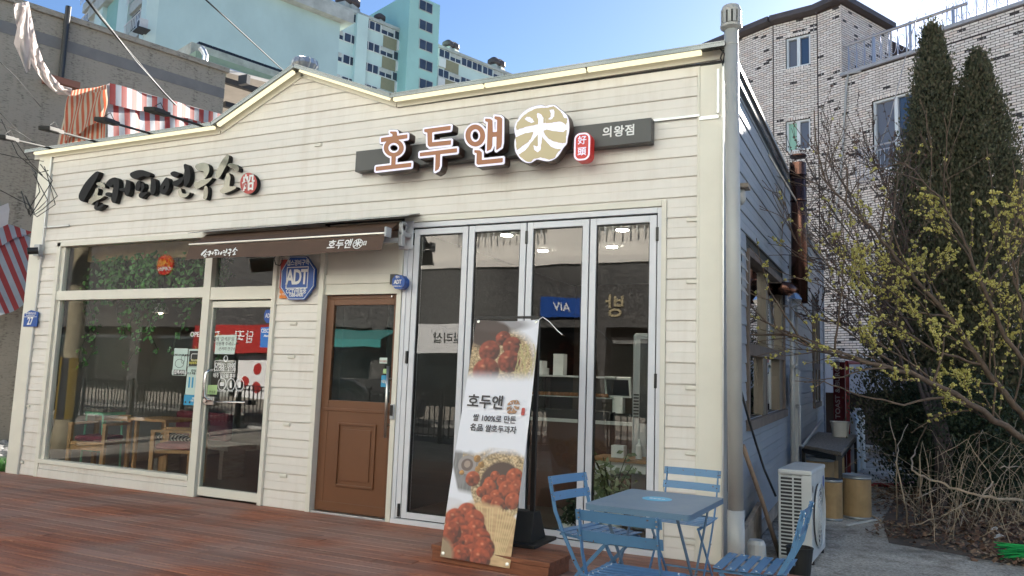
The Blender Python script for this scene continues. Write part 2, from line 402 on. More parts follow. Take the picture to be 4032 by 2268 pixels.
def granite_mat(name):
    m, nt, b, out = _new(name); b.inputs['Roughness'].default_value = 0.35
    n1 = N(nt, 'ShaderNodeTexVoronoi', Scale=26.0); nt.links.new(coords(nt, (1, 1, 1), 'World'), n1.inputs['Vector'])
    n2 = N(nt, 'ShaderNodeTexNoise', Scale=16.0, Detail=5.0); nt.links.new(coords(nt, (1, 1, 1), 'World'), n2.inputs['Vector'])
    mx = N(nt, 'ShaderNodeMix', data_type='RGBA'); mx.inputs[0].default_value = 0.5; nt.links.new(n1.outputs['Color'], mx.inputs['A']); nt.links.new(n2.outputs[0], mx.inputs['B'])
    bw = N(nt, 'ShaderNodeRGBToBW'); nt.links.new(mx.outputs['Result'], bw.inputs[0])
    c = ramp(nt, bw.outputs[0], [(0.3, (0.03, 0.03, 0.03)), (0.5, (0.075, 0.072, 0.07)), (0.7, (0.16, 0.155, 0.15))]); nt.links.new(c, b.inputs['Base Color'])
    return m

def attr_mat(name, rough=0.6, trans=0.0):
    m, nt, b, out = _new(name); b.inputs['Roughness'].default_value = rough
    a = N(nt, 'ShaderNodeVertexColor'); a.layer_name = 'print'; nt.links.new(a.outputs[0], b.inputs['Base Color'])
    return m

M = {}
M['siding'] = siding_mat('cream_siding', (0.74, 0.70, 0.66), (0.42, 0.35, 0.28), amount=0.34)
M['trim'] = mat('cream_trim', (0.70, 0.672, 0.60), 0.4, var=0.05, vscale=2.5)
M['steel_edge'] = mat('galvanised_edge', (0.55, 0.56, 0.57), 0.35, 0.8, var=0.1)
M['alu'] = mat('white_aluminium', (0.66, 0.67, 0.72), 0.35, var=0.04)
M['gasket'] = mat('black_gasket', (0.012, 0.012, 0.013), 0.5)
M['cap'] = mat('roof_flashing', (0.16, 0.17, 0.18), 0.22, 0.85, var=0.15, vscale=2)
M['led'] = emit_mat('led_tube', (1.0, 0.90, 0.58), 0.36)
M['blackwall'] = mat('dark_backing', (0.05, 0.05, 0.05), 0.9)
M['roof'] = mat('roof_sheet', (0.28, 0.29, 0.30), 0.6, var=0.2)
M['glass'] = glass_mat('window_glass', (0.93, 0.95, 0.94), 1.25, 0.02, wave=0.03)
M['glass_dark'] = glass_mat('tinted_glass', (0.80, 0.84, 0.83), 1.7, 0.03, wave=0.03)
M['brown'] = mat('brown_door_paint', (0.150, 0.062, 0.028), 0.42, var=0.06, vscale=2)
M['chrome'] = mat('polished_steel', (0.68, 0.67, 0.65), 0.18, 1.0)
M['brushed'] = mat('brushed_steel', (0.52, 0.51, 0.48), 0.32, 1.0)
M['awning'] = mat('brown_awning_canvas', (0.090, 0.052, 0.036), 0.8, var=0.12, vscale=4, bump=0.15, bscale=300)
M['white'] = mat('white_print', (0.80, 0.80, 0.80), 0.5)
M['greyplastic'] = mat('grey_plastic', (0.42, 0.43, 0.45), 0.4)
M['black'] = mat('black_paint', (0.014, 0.014, 0.015), 0.35, var=0.2)
M['blackmatte'] = mat('black_matte', (0.012, 0.012, 0.012), 0.7)
M['signgrey'] = mat('charcoal_sign', (0.055, 0.055, 0.058), 0.4, var=0.06)
M['boxbrown'] = mat('dark_brown_letter_box', (0.045, 0.022, 0.016), 0.35)
M['letterwhite'] = mat('lit_acrylic', (0.72, 0.70, 0.82), 0.3, emit=(0.74, 0.72, 1.0), es=0.10)
M['letterbrown'] = mat('brown_vinyl', (0.25, 0.092, 0.035), 0.35, emit=(0.25, 0.092, 0.035), es=0.10)
M['tan'] = mat('tan_vinyl', (0.42, 0.35, 0.21), 0.4, emit=(0.42, 0.35, 0.21), es=0.08)
M['badge'] = mat('red_sign', (0.50, 0.022, 0.020), 0.35, emit=(0.5, 0.02, 0.02), es=0.05)
M['brushblack'] = mat('black_letter', (0.010, 0.010, 0.011), 0.55, var=0.3, vscale=6, spec=0.25)
M['brushgrey'] = mat('grey_faced_letter', (0.15, 0.15, 0.13), 0.16, 0.55, var=0.35, vscale=3.5)
M['redsign'] = mat('red_disc', (0.42, 0.035, 0.03), 0.4)
M['blue'] = mat('blue_sign', (0.012, 0.075, 0.34), 0.35)
M['blue2'] = mat('light_blue_print', (0.03, 0.28, 0.50), 0.4)
M['orange'] = mat('orange_print', (0.70, 0.20, 0.02), 0.4)
M['deck'] = deck_mat('stained_deck')
M['deckside'] = mat('stained_timber', (0.21, 0.072, 0.034), 0.6, var=0.35, vscale=6, stretch=(0.6, 8, 8), bump=0.2, bscale=30)
M['concrete'] = ground_mat('worn_concrete')
M['chairblue'] = mat('blue_steel_paint', (0.080, 0.195, 0.355), 0.42, var=0.10, rvar=0.12)
M['tableblue'] = mat('slate_blue_paint', (0.105, 0.185, 0.275), 0.40, var=0.08, rvar=0.15)
def chip(m, col=(0.11, 0.062, 0.045)):
    """small chipped and rusty spots over the paint"""
    nt = m.node_tree; b = nt.nodes['Principled BSDF']; src = b.inputs['Base Color'].links[0].from_socket
    n1 = N(nt, 'ShaderNodeTexNoise', Scale=34.0, Detail=4.0, Roughness=0.6); nt.links.new(coords(nt, (1, 1, 1), 'World'), n1.inputs['Vector'])
    f = ramp(nt, n1.outputs[0], [(0.665, (0, 0, 0)), (0.69, (1, 1, 1))]); mx = N(nt, 'ShaderNodeMix', data_type='RGBA'); nt.links.new(f, mx.inputs[0]); nt.links.new(src, mx.inputs['A']); mx.inputs['B'].default_value = (*col, 1); nt.links.new(mx.outputs['Result'], b.inputs['Base Color'])
chip(M['chairblue']); chip(M['tableblue'], (0.16, 0.21, 0.26))
M['rivet'] = mat('rivet_steel', (0.5, 0.52, 0.55), 0.25, 1.0)
M['cyan'] = mat('cyan_sticker', (0.02, 0.42, 0.66), 0.35)
M['pvc'] = mat('grey_pvc', (0.38, 0.38, 0.375), 0.4, var=0.07, vscale=3)
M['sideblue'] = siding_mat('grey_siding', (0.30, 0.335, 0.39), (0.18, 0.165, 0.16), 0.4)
M['brownframe'] = mat('bronze_frame', (0.17, 0.145, 0.115), 0.4, 0.3, var=0.1)
M['brownwood'] = mat('brown_weathered_frame', (0.13, 0.10, 0.085), 0.7, var=0.3, vscale=5)
M['copper'] = mat('copper_flue', (0.115, 0.055, 0.042), 0.22, 0.85, var=0.25, vscale=3, bump=0.3, bscale=5)
M['acwhite'] = mat('outdoor_unit_paint', (0.52, 0.53, 0.53), 0.45, var=0.10, vscale=5)
M['acdark'] = mat('outdoor_unit_fins', (0.03, 0.03, 0.032), 0.6)
M['drum'] = mat('cardboard_drum', (0.33, 0.22, 0.11), 0.7, var=0.22, vscale=5)
M['drumlid'] = mat('drum_ring_steel', (0.30, 0.33, 0.36), 0.4, 0.6, var=0.2)
M['oldwood'] = mat('weathered_wood', (0.22, 0.19, 0.165), 0.85, var=0.35, vscale=7, stretch=(6, 0.8, 6))
M['darksteel'] = mat('dark_steel', (0.035, 0.034, 0.036), 0.6, 0.3, var=0.2)
M['bucket'] = mat('white_bucket', (0.60, 0.58, 0.55), 0.5, var=0.08)
M['gas'] = mat('grey_cylinder', (0.42, 0.46, 0.50), 0.4, 0.2, var=0.08)
M['burg'] = mat('dark_red_board', (0.13, 0.012, 0.018), 0.5, var=0.15)
M['redpipe'] = mat('red_paint', (0.32, 0.02, 0.025), 0.45, var=0.15)
M['sticks'] = mat('broom_handle', (0.24, 0.165, 0.115), 0.7, var=0.25, vscale=8)
M['greenbroom'] = mat('green_bristle', (0.015, 0.34, 0.075), 0.5)
M['rust'] = mat('rusty_block', (0.30, 0.25, 0.21), 0.85, var=0.4, vscale=7)
M['bag'] = mat('white_cloth_scrap', (0.55, 0.55, 0.53), 0.8, var=0.15)
M['bark'] = mat('bark', (0.13, 0.09, 0.065), 0.9, var=0.4, vscale=14, bump=0.5, bscale=40)
M['twig'] = mat('dark_twig', (0.075, 0.055, 0.048), 0.85, var=0.3, vscale=8)
M['drystem'] = mat('dry_stem', (0.40, 0.31, 0.22), 0.85, var=0.3, vscale=8)
M['flower'] = leaf_mat('yellow_blossom', [(0.48, 0.42, 0.10), (0.66, 0.59, 0.16), (0.82, 0.76, 0.34)], 0.6, 0.35)
M['pod'] = leaf_mat('dark_pods', [(0.05, 0.03, 0.025), (0.10, 0.05, 0.04), (0.16, 0.08, 0.05)], 0.7, 0.1)
M['conifer'] = leaf_mat('arborvitae_green', [(0.045, 0.052, 0.030), (0.078, 0.085, 0.046), (0.105, 0.105, 0.058), (0.135, 0.105, 0.065)], 0.7, 0.3)
M['shrub'] = leaf_mat('dark_shrub', [(0.018, 0.030, 0.014), (0.03, 0.05, 0.02), (0.05, 0.07, 0.03)], 0.6, 0.2)
M['litter'] = leaf_mat('dead_leaves', [(0.09, 0.048, 0.032), (0.16, 0.085, 0.055), (0.24, 0.14, 0.085), (0.36, 0.27, 0.18)], 0.85, 0.1)
M['ivy'] = leaf_mat('ivy', [(0.03, 0.10, 0.02), (0.06, 0.20, 0.035), (0.12, 0.32, 0.07)], 0.45, 0.3)
M['pebble'] = mat('pebbles', (0.22, 0.22, 0.22), 0.8, var=0.4, vscale=6, objvar=0.4)

# ------------------------------------------------------------------ ground and deck
GZ = -0.13
g = MB().quad((-300, -300, GZ), (300, -300, GZ), (300, 400, GZ), (-300, 400, GZ))
tag(mk('ground', g, M['concrete']), kind='structure')
deck = mk('deck', MB().box(-1.2, 9.42, -5.2, 0.10, GZ - 0.02, -0.034), M['deckside']); tag(deck, kind='structure')
rnd = random.Random(3)
yy = 0.0
plank_mesh = {}
while yy > -3.9:
    w = 0.118
    x = -1.2 - rnd.random() * 1.5; first = True
    while x < 9.40:
        L = rnd.choice((2.1, 2.4, 2.7, 3.0)); x1 = min(x + L, 9.41); xa = max(x, -1.2)
        if xa < x1 - 0.05 and not (yy > -0.13 and False):
            zt = -0.004 + rnd.random() * 0.004
            lim = x1
            mb = MB().box(xa + 0.0015, lim - 0.0015, yy - w + 0.0035, yy - 0.0035, -0.033, zt)
            mk('plank', mb, M['deck'], deck, bevel=0.003)
        x += L
    yy -= w

# ------------------------------------------------------------------ the shop
PITCH = 0.1728
shop = thing('shop_building', 'single-storey cafe shop clad in cream metal siding with a small gable', 'building', (4.1, 0.5, 0))
ROOF = [(-0.25, 4.10), (2.93, 4.10), (4.07, 4.62), (5.335, 4.12), (8.55, 4.14)]
def roof_z(x):
    for (a, za), (b, zb) in zip(ROOF, ROOF[1:]):
        if x <= b: return za + (zb - za) * (x - a) / (b - a)
    return ROOF[-1][1]
# backing walls (solid body behind the siding)
bk = MB()
for x0, x1 in ((-0.25, 0.33), (3.93, 4.50), (5.44, 5.50), (8.08, 8.55)): bk.box(x0, x1, 0.004, 0.14, -0.12, 2.90)
bk.box(-0.25, 8.55, 0.004, 0.14, 2.90, 4.09)
bk.prism([(2.95, 4.09), (5.28, 4.09), (4.07, 4.60)], 0.004, 0.14)
mk('wall', bk, M['blackwall'], shop)
body = MB().box(-0.24, -0.12, 0.14, 5.5, -0.12, 4.0)
body.box(-0.24, 8.50, 5.4, 5.5, -0.12, 4.0)
mk('wall', body, mat('interior_wall', (0.34, 0.31, 0.28), 0.8, var=0.08), shop)
mk('roof', MB().box(-0.25, 8.5, 0.14, 11.0, 3.92, 4.02).prism([(2.95, 4.02), (5.28, 4.02), (4.07, 4.56)], 0.14, 5.4), M['roof'], shop)
mk('ceiling', MB().box(-0.12, 8.45, 0.15, 5.39, 2.93, 2.98), mat('white_ceiling', (0.62, 0.62, 0.60), 0.8), shop)
mk('interior_floor', MB().box(-0.12, 8.45, 0.10, 5.39, -0.12, 0.005), mat('dark_floor', (0.07, 0.055, 0.045), 0.35, var=0.2), shop)

# siding boards: profile heights (fraction of the pitch) and how far each stands out
PROF = [(0.0, 0.0), (0.0, 0.017), (0.05, 0.0185), (0.47, 0.0125), (0.50, 0.0138), (0.54, 0.0140), (0.945, 0.0085), (0.955, 0.004), (1.0, 0.004)]
def board(x0, x1, z0, zlo, zhi, shape=None, name='siding_board', mat_='siding', parent=None):
    """one course from z0, clipped to [zlo, zhi]; shape(z) may give (xa, xb)"""
    pr = []
    zs = [(z0 + f * PITCH, -d) for f, d in PROF]
    for i, (z, y) in enumerate(zs):
        if i and (zs[i - 1][0] < zlo < z): 
            t = (zlo - zs[i - 1][0]) / (z - zs[i - 1][0]); pr.append((zlo, zs[i - 1][1] + (y - zs[i - 1][1]) * t))
        if zlo - 1e-6 <= z <= zhi + 1e-6: pr.append((z, y))
        elif i and zs[i - 1][0] < zhi < z:
            t = (zhi - zs[i - 1][0]) / (z - zs[i - 1][0]); pr.append((zhi, zs[i - 1][1] + (y - zs[i - 1][1]) * t))
    if len(pr) < 2: return
    mb = MB(); n = len(pr)
    A, B = [], []
    for z, y in pr:
        xa, xb = (x0, x1) if shape is None else shape(z)
        xa, xb = max(x0, xa), min(x1, xb)
        if xb < xa: xa = xb = (xa + xb) / 2
        A.append((xa, y, z)); B.append((xb, y, z))
    back = [(A[0][0], 0.003, pr[0][0]), (A[-1][0], 0.003, pr[-1][0]), (B[0][0], 0.003, pr[0][0]), (B[-1][0], 0.003, pr[-1][0])]
    mb.add(A + B + back, [(i, n + i, n + i + 1, i + 1) for i in range(n - 1)] + [tuple(range(n - 1, -1, -1)) + (2 * n, 2 * n + 1)[0:0] , tuple(range(n, 2 * n))])
    return mk(name, mb, M[mat_], parent or shop)
OPEN_TOP = 2.90
segs_low = [(0.0, 0.31), (3.93, 4.50), (8.10, 8.37)]
for k in range(27):
    z0 = k * PITCH; z1 = z0 + PITCH
    if z0 >= 4.62: break
    if z0 >= 4.09 - PITCH * 0.3 and z0 > 4.05:      # inside the gable
        def shp(z): 
            return (2.95 + (z - 4.09) / 0.52 * 1.12, 5.30 - (z - 4.10) / 0.50 * 1.25)
        if z0 < 4.58: board(2.9, 5.4, z0, z0, min(z1, 4.58), shp)
    elif z1 > 4.05:                                   # last full course under the roof line
        board(0.0, 2.93, z0, z0, 4.06); board(5.33, 8.37, z0, z0, 4.06)
        board(2.93, 5.33, z0, z0, z1)
    elif z0 >= OPEN_TOP - 1e-6:
        board(0.0, 8.37, z0, z0, z1)
    elif z1 > OPEN_TOP:
        for s in segs_low: board(*s, z0, z0, z1)
        board(0.31, 3.93, z0, OPEN_TOP, z1); board(4.5, 8.10, z0, OPEN_TOP + 0.015, z1)
    else:
        for s in segs_low: board(*s, z0, max(z0, 0.0), z1)
# little clip covers under some joints
for (x, k) in ((4.18, 5), (4.18, 9), (4.18, 11), (4.18, 2), (8.31, 1), (8.31, 5), (8.31, 8), (8.31, 13), (8.31, 16), (8.31, 3), (0.02, 1), (0.02, 5), (4.35, 22)):
    mk('clip', MB().box(x - 0.045, x + 0.045, -0.028, -0.012, k * PITCH - 0.045, k * PITCH - 0.012), M['trim'], shop, bevel=0.006)
# corner boards and casings
tr = lambda *b, nm='trim', m='trim', bv=0.004: mk(nm, MB().box(*b), M[m], shop, bevel=bv)
tr(-0.25, -0.005, -0.034, 0.10, -0.02, 4.06)
tr(-0.012, 0.006, -0.038, -0.002, -0.015, 4.05, m='steel_edge', bv=0)
tr(8.372, 8.56, -0.034, 0.0, 0.0, 3.585); tr(8.374, 8.558, -0.031, 0.0, 3.59, 4.05)
tr(8.35, 8.372, -0.028, 0.0, 0.0, 4.04)
tr(8.545, 8.572, -0.03, 0.12, 0.0, 4.05, m='steel_edge', bv=0)
tr(8.372, 8.53, -0.045, -0.034, 3.575, 3.605, m='steel_edge', bv=0)
tr(7.98, 8.372, -0.036, -0.020, 3.612, 3.632, m='steel_edge', bv=0)
tr(8.515, 8.535, -0.046, -0.031, 3.62, 4.0, m='steel_edge', bv=0)
tr(-0.005, 0.48, -0.040, -0.021, 3.105, 3.122, m='steel_edge', bv=0)
# roof flashing with light tubes under it
def along(a, b, y0, y1, dz0, dz1, name, m, gap=0.0):
    (xa, za), (xb, zb) = a, b; d = Vector((xb - xa, 0, zb - za)); n = d.normalized(); xa += n.x * gap; za += n.z * gap; xb -= n.x * gap; zb -= n.z * gap
    nz = Vector((-n.z, 0, n.x))
    A, B = Vector((xa, 0, za)), Vector((xb, 0, zb))
    vs = [(p + nz * q) for q in (dz0, dz1) for p in (A, B)]
    mb = MB(); pts = [(vs[0].x, vs[0].z), (vs[1].x, vs[1].z), (vs[3].x, vs[3].z), (vs[2].x, vs[2].z)]
    mb.prism(pts, y0, y1)
    return mk(name, mb, M[m], shop)
capline = [(-0.36, 4.10)] + ROOF[1:4] + [(8.60, 4.145)]
for a, b in zip(capline, capline[1:]):
    along(a, b, -0.17, 0.12, 0.028, 0.040, 'roof_flashing', 'cap')
    along(a, b, -0.17, -0.155, -0.004, 0.026, 'roof_flashing', 'cap')
    along(a, b, -0.03, -0.002, -0.055, 0.026, 'soffit_trim', 'trim')
for a, b in zip(ROOF, ROOF[1:]):
    L = math.hypot(b[0] - a[0], b[1] - a[1]); n = max(1, round(L / 1.2))
    xe = 0.14 if b[0] > 8 else 0.0
    for i in range(n):
        p = lambda t: (a[0] + (b[0] - a[0] - xe) * t, a[1] + (b[1] - a[1]) * t)
        along(p(i / n), p((i + 1) / n), -0.125, -0.085, -0.020, 0.012, 'light_tube', 'led', gap=0.012 if n > 1 else 0.05)
# ventilator ball on the ridge
vq = P(1199, 285, y=0.45); VZ = vq.z - 4.66
vb = thing('roof_ventilator', 'small ribbed turbine ventilator on the gable ridge of the cream shop', 'ventilator', (vq.x, 0.45, 4.6))
mk('neck', MB().lathe([(0.05, 0), (0.05, 0.22)], (vq.x, 0.45, 4.45 + VZ), 14), M['steel_edge'], vb)
mk('ball', MB().lathe([(0.05, 0), (0.12, 0.03), (0.15, 0.08), (0.13, 0.14), (0.03, 0.17)], (vq.x, 0.45, 4.66 + VZ), 18), M['steel_edge'], vb)
for i in range(14):
    t = 2 * math.pi * i / 14
    mk('vane', MB().tube([(vq.x + math.cos(t) * r, 0.45 + math.sin(t) * r, 4.66 + VZ + h) for r, h in ((0.06, 0.0), (0.13, 0.03), (0.16, 0.08), (0.14, 0.14), (0.04, 0.175))], 0.006, 5), M['steel_edge'], vb)

# ------------------------------------------------------------------ left window and glass door
def part(nm, m, *boxes, bv=0.003, parent=None):
    mb = MB()
    for b in boxes: mb.box(*b)
    return mk(nm, mb, M[m], parent or shop, bevel=bv)
win = part('window_frame', 'trim', (0.31, 0.375, -0.045, 0.06, 0.0, 2.90), (0.375, 0.43, -0.012, 0.05, 0.20, 2.84))
part('frame_member', 'trim', (0.375, 2.885, -0.035, 0.05, 2.165, 2.28), parent=win)
part('frame_member', 'trim', (0.31, 4.0, -0.045, 0.06, 2.845, 2.905), parent=win)
part('window_sill', 'trim', (0.376, 2.885, -0.052, 0.05, 0.165, 0.215), parent=win)
part('sill_panel', 'siding', (0.376, 2.885, -0.034, 0.03, 0.10, 0.162), parent=win)
part('sill_panel', 'siding', (0.376, 2.885, -0.042, 0.03, 0.0, 0.097), parent=win)
part('frame_member', 'trim', (2.886, 2.992, -0.045, 0.06, 0.0, 2.845), parent=win)
part('pane', 'glass', (0.431, 2.884, 0.018, 0.026, 2.281, 2.843), bv=0, parent=win)
part('pane', 'glass', (0.431, 2.884, 0.018, 0.026, 0.216, 2.164), bv=0, parent=win)
door1 = part('glass_door', 'trim', (2.994, 3.016, 0.0, 0.05, 0.02, 2.12), (3.856, 3.875, -0.01, 0.05, 0.02, 2.12), (3.017, 3.855, -0.012, 0.05, 2.05, 2.12), (3.017, 3.855, -0.012, 0.05, 0.02, 0.11))
part('pane', 'glass_dark', (3.017, 3.855, 0.016, 0.026, 0.111, 2.049), bv=0, parent=door1)
fr1 = part('door_frame', 'trim', (3.877, 3.928, -0.045, 0.06, 0.0, 2.845), (2.994, 3.876, -0.038, 0.05, 2.135, 2.275))
part('pane', 'glass_dark', (2.993, 3.876, 0.018, 0.026, 2.276, 2.844), bv=0, parent=fr1)
mk('door_handle', MB().tube([(3.10, -0.012, 1.36), (3.09, -0.06, 1.36), (3.075, -0.085, 1.33), (3.07, -0.09, 1.2), (3.075, -0.085, 1.08), (3.10, -0.06, 1.045), (3.13, -0.03, 1.04)], 0.016, 10), M['chrome'], door1, smooth=True)
part('lock_box', 'brushed', (3.015, 3.16, -0.03, 0.012, 0.985, 1.075), bv=0.006, parent=door1)
mk('lock_cylinder', MB().lathe([(0.024, 0), (0.024, 0.02)], (3.045, -0.03, 1.03), 16, (0, -1, 0)), M['chrome'], door1)
mk('push_bar', MB().tube([(3.17, -0.035, 1.02), (3.62, -0.035, 1.035)], 0.011, 8), M['chrome'], door1, smooth=True)
part('push_bar_mount', 'black', (3.615, 3.66, -0.045, 0.01, 1.01, 1.06), parent=door1)

# ------------------------------------------------------------------ brown door
part('pillar_trim', 'trim', (4.50, 4.556, -0.045, 0.12, 0.0, 2.88))
part('door_surround', 'trim', (5.445, 5.498, -0.03, 0.12, 0.0, 2.88), (4.557, 5.444, -0.012, 0.12, 2.168, 2.275), (4.557, 5.444, -0.018, 0.1, 2.277, 2.375))
part('lintel_panel', 'trim', (4.557, 5.444, 0.002, 0.1, 2.377, 2.90))
d2 = part('brown_door', 'brown', (4.560, 4.600, 0.03, 0.10, 0.02, 2.166), (4.602, 4.662, 0.022, 0.07, 0.02, 2.125), (5.392, 5.442, 0.022, 0.07, 0.02, 2.125), (4.663, 5.391, 0.022, 0.07, 2.064, 2.125), (4.601, 5.443, 0.03, 0.10, 2.127, 2.166), (4.663, 5.391, 0.024, 0.07, 0.02, 1.106))
part('pane', 'glass_dark', (4.663, 5.391, 0.040, 0.048, 1.107, 2.063), bv=0, parent=d2)
px0, px1, pz0, pz1 = 4.80, 5.26, 0.27, 0.89
part('raised_panel', 'brown', (px0, px0 + 0.022, 0.008, 0.024, pz0, pz1), (px1 - 0.022, px1, 0.008, 0.024, pz0, pz1), (px0 + 0.022, px1 - 0.022, 0.008, 0.024, pz0, pz0 + 0.022), (px0 + 0.022, px1 - 0.022, 0.008, 0.024, pz1 - 0.022, pz1), (px0 + 0.06, px1 - 0.06, 0.014, 0.024, pz0 + 0.06, pz1 - 0.06), parent=d2)
part('kick_rail', 'brown', (4.603, 5.441, 0.013, 0.022, 0.03, 0.115), parent=d2)
part('mid_rail', 'brown', (4.603, 5.391, 0.015, 0.022, 1.0, 1.03), parent=d2)
mk('door_handle', MB().tube([(5.40, -0.035, 0.78), (5.395, -0.035, 1.46)], 0.014, 10), M['brushed'], d2, smooth=True)
for z in (0.9, 1.34): mk('handle_bracket', MB().tube([(5.398, -0.035, z), (5.398, 0.024, z)], 0.008, 8), M['brushed'], d2)
mk('screw', MB().lathe([(0.012, 0), (0.010, 0.006)], (5.36, 0.021, 2.145), 10, (0, -1, 0)), M['chrome'], d2)
part('threshold', 'steel_edge', (4.557, 5.444, -0.03, 0.1, -0.01, 0.016))
dl = thing('door_lock_reader', 'small black and silver keyless lock on the frame beside the brown door', 'lock', (5.475, -0.04, 1.03))
mk('case', MB().box(5.452, 5.497, -0.055, -0.031, 0.955, 1.10), M['greyplastic'], dl, bevel=0.008)
mk('keypad', MB().box(5.458, 5.491, -0.058, -0.0555, 0.99, 1.09), M['black'], dl)

# ------------------------------------------------------------------ folding glass doors
fd = part('folding_door_frame', 'alu', (5.502, 5.545, -0.02, 0.10, 0.03, 2.86), (8.022, 8.056, -0.02, 0.10, 0.03, 2.86), (5.546, 8.021, -0.022, 0.10, 2.812, 2.862), (5.502, 8.056, -0.03, 0.10, -0.005, 0.042))
part('casing', 'trim', (8.058, 8.099, -0.035, 0.05, 0.0, 2.92), (5.498, 8.057, -0.036, 0.05, 2.866, 2.916))
part('track_gap', 'gasket', (5.546, 8.021, 0.0, 0.08, 2.797, 2.8115), bv=0)
part('track_gap', 'gasket', (5.546, 8.021, 0.0, 0.08, 0.0425, 0.05), bv=0)
ed = [5.606, 6.210, 6.812, 7.416, 8.018]
part('hinge_stile', 'alu', (5.546, 5.600, -0.012, 0.06, 0.052, 2.79))
for i in range(4):
    a, b = ed[i] + 0.006, ed[i + 1] - 0.006
    leaf = part('folding_door', 'alu', (a, a + 0.058, -0.018, 0.05, 0.052, 2.795), (b - 0.058, b, -0.018, 0.05, 0.052, 2.795), (a + 0.0585, b - 0.0585, -0.017, 0.05, 2.738, 2.795), (a + 0.0585, b - 0.0585, -0.017, 0.05, 0.052, 0.108))
    ia, ib = a + 0.0595, b - 0.0595
    part('gasket', 'gasket', (ia, ia + 0.007, -0.008, 0.03, 0.11, 2.736), (ib - 0.007, ib, -0.008, 0.03, 0.11, 2.736), (ia + 0.0072, ib - 0.0072, -0.008, 0.03, 2.729, 2.736), (ia + 0.0072, ib - 0.0072, -0.008, 0.03, 0.11, 0.117), bv=0, parent=leaf)
    part('pane', 'glass', (ia + 0.0075, ib - 0.0075, 0.004, 0.012, 0.1175, 2.7285), bv=0, parent=leaf)
for i, x in enumerate(ed):
    part('joint_gap', 'gasket', (x - 0.0055, x + 0.0055, -0.004, 0.06, 0.052, 2.795), bv=0)
for x, z in ((5.596, 2.70), (5.590, 1.55), (5.585, 0.12), (6.812, 2.66), (6.812, 1.4), (8.02, 2.63), (8.02, 1.40)):
    part('hinge', 'black', (x - 0.012, x + 0.012, -0.028, -0.004, z - 0.06, z + 0.06), bv=0.004)

# ------------------------------------------------------------------ signs on the facade
def W(cr, y):                                     # crop pixel -> (x, z) on the upright plane at y
    def f(p):
        q = P(*cr(*p), y=y); return (q.x, q.z)
    return f
S1, S2, S3, S4 = crop(290, 590, 5.574), crop(640, 590, 5.5725), crop(1440, 430, 4.2933), crop(2000, 390, 4.2933)
CALLI1 = [  # first half of the brush lettering
 ('b', [(515,467),(555,480),(560,520),(500,640),(395,820),(310,960),(240,1100),(215,1140),(160,1125),(115,1075),(110,990),(160,880),(240,740),(340,620),(440,520)]),
 ('g', [(495,735),(540,708),(600,715),(660,735),(690,790),(690,840),(640,815),(560,790),(505,770)]),
 ('g', [(480,850),(520,835),(540,850),(545,900),(525,960),(530,1005),(580,1005),(680,1010),(640,1045),(560,1090),(480,1120),(420,1170),(385,1205),(335,1190),(325,1105),(390,1050),(440,1020),(460,940)]),
 ('b', [(490,1150),(530,1135),(545,1155),(540,1200),(510,1245),(540,1245),(600,1210),(650,1185),(680,1205),(620,1265),(560,1310),(520,1330),(465,1310),(445,1260),(470,1200)]),
 ('b', [(705,735),(760,665),(830,620),(910,600),(970,630),(1000,690),(1000,790),(985,900),(960,1010),(930,1120),(905,1175),(850,1160),(825,1110),(825,1040),(850,930),(880,800),(870,740),(830,820),(780,810),(730,780)]),
 ('b', [(690,965),(720,935),(790,930),(840,945),(810,1020),(760,1030),(710,1010)]),
 ('b', [(1000,860),(1030,840),(1130,825),(1125,900),(1060,915),(1010,890)]),
 ('b', [(1135,665),(1175,658),(1220,680),(1245,740),(1245,850),(1225,950),(1180,1020),(1140,1005),(1115,950),(1115,880),(1130,800),(1150,720)]),
 ('b', [(1230,520),(1300,480),(1400,445),(1510,440),(1600,470),(1680,510),(1690,560),(1630,600),(1560,575),(1480,590),(1420,625),(1355,650),(1290,620),(1245,580)]),
 ('b', [(1365,750),(1415,672),(1465,690),(1470,780),(1450,860),(1410,905),(1360,890),(1352,830)]),
 ('b', [(1480,730),(1530,720),(1555,760),(1550,830),(1510,900),(1495,945),(1560,935),(1610,915),(1640,925),(1560,990),(1520,1040),(1495,1070),(1440,1045),(1425,990),(1470,930),(1485,850)]),
 ('b', [(1690,620),(1730,615),(1780,640),(1805,720),(1810,830),(1790,930),(1740,1000),(1690,985),(1680,900),(1690,780),(1695,690)]),
 ('o', [(2025,600),(2070,620),(2100,700),(2100,800),(2060,900),(2000,970),(1960,985),(1900,950),(1885,890),(1900,800),(1950,710)]),
]
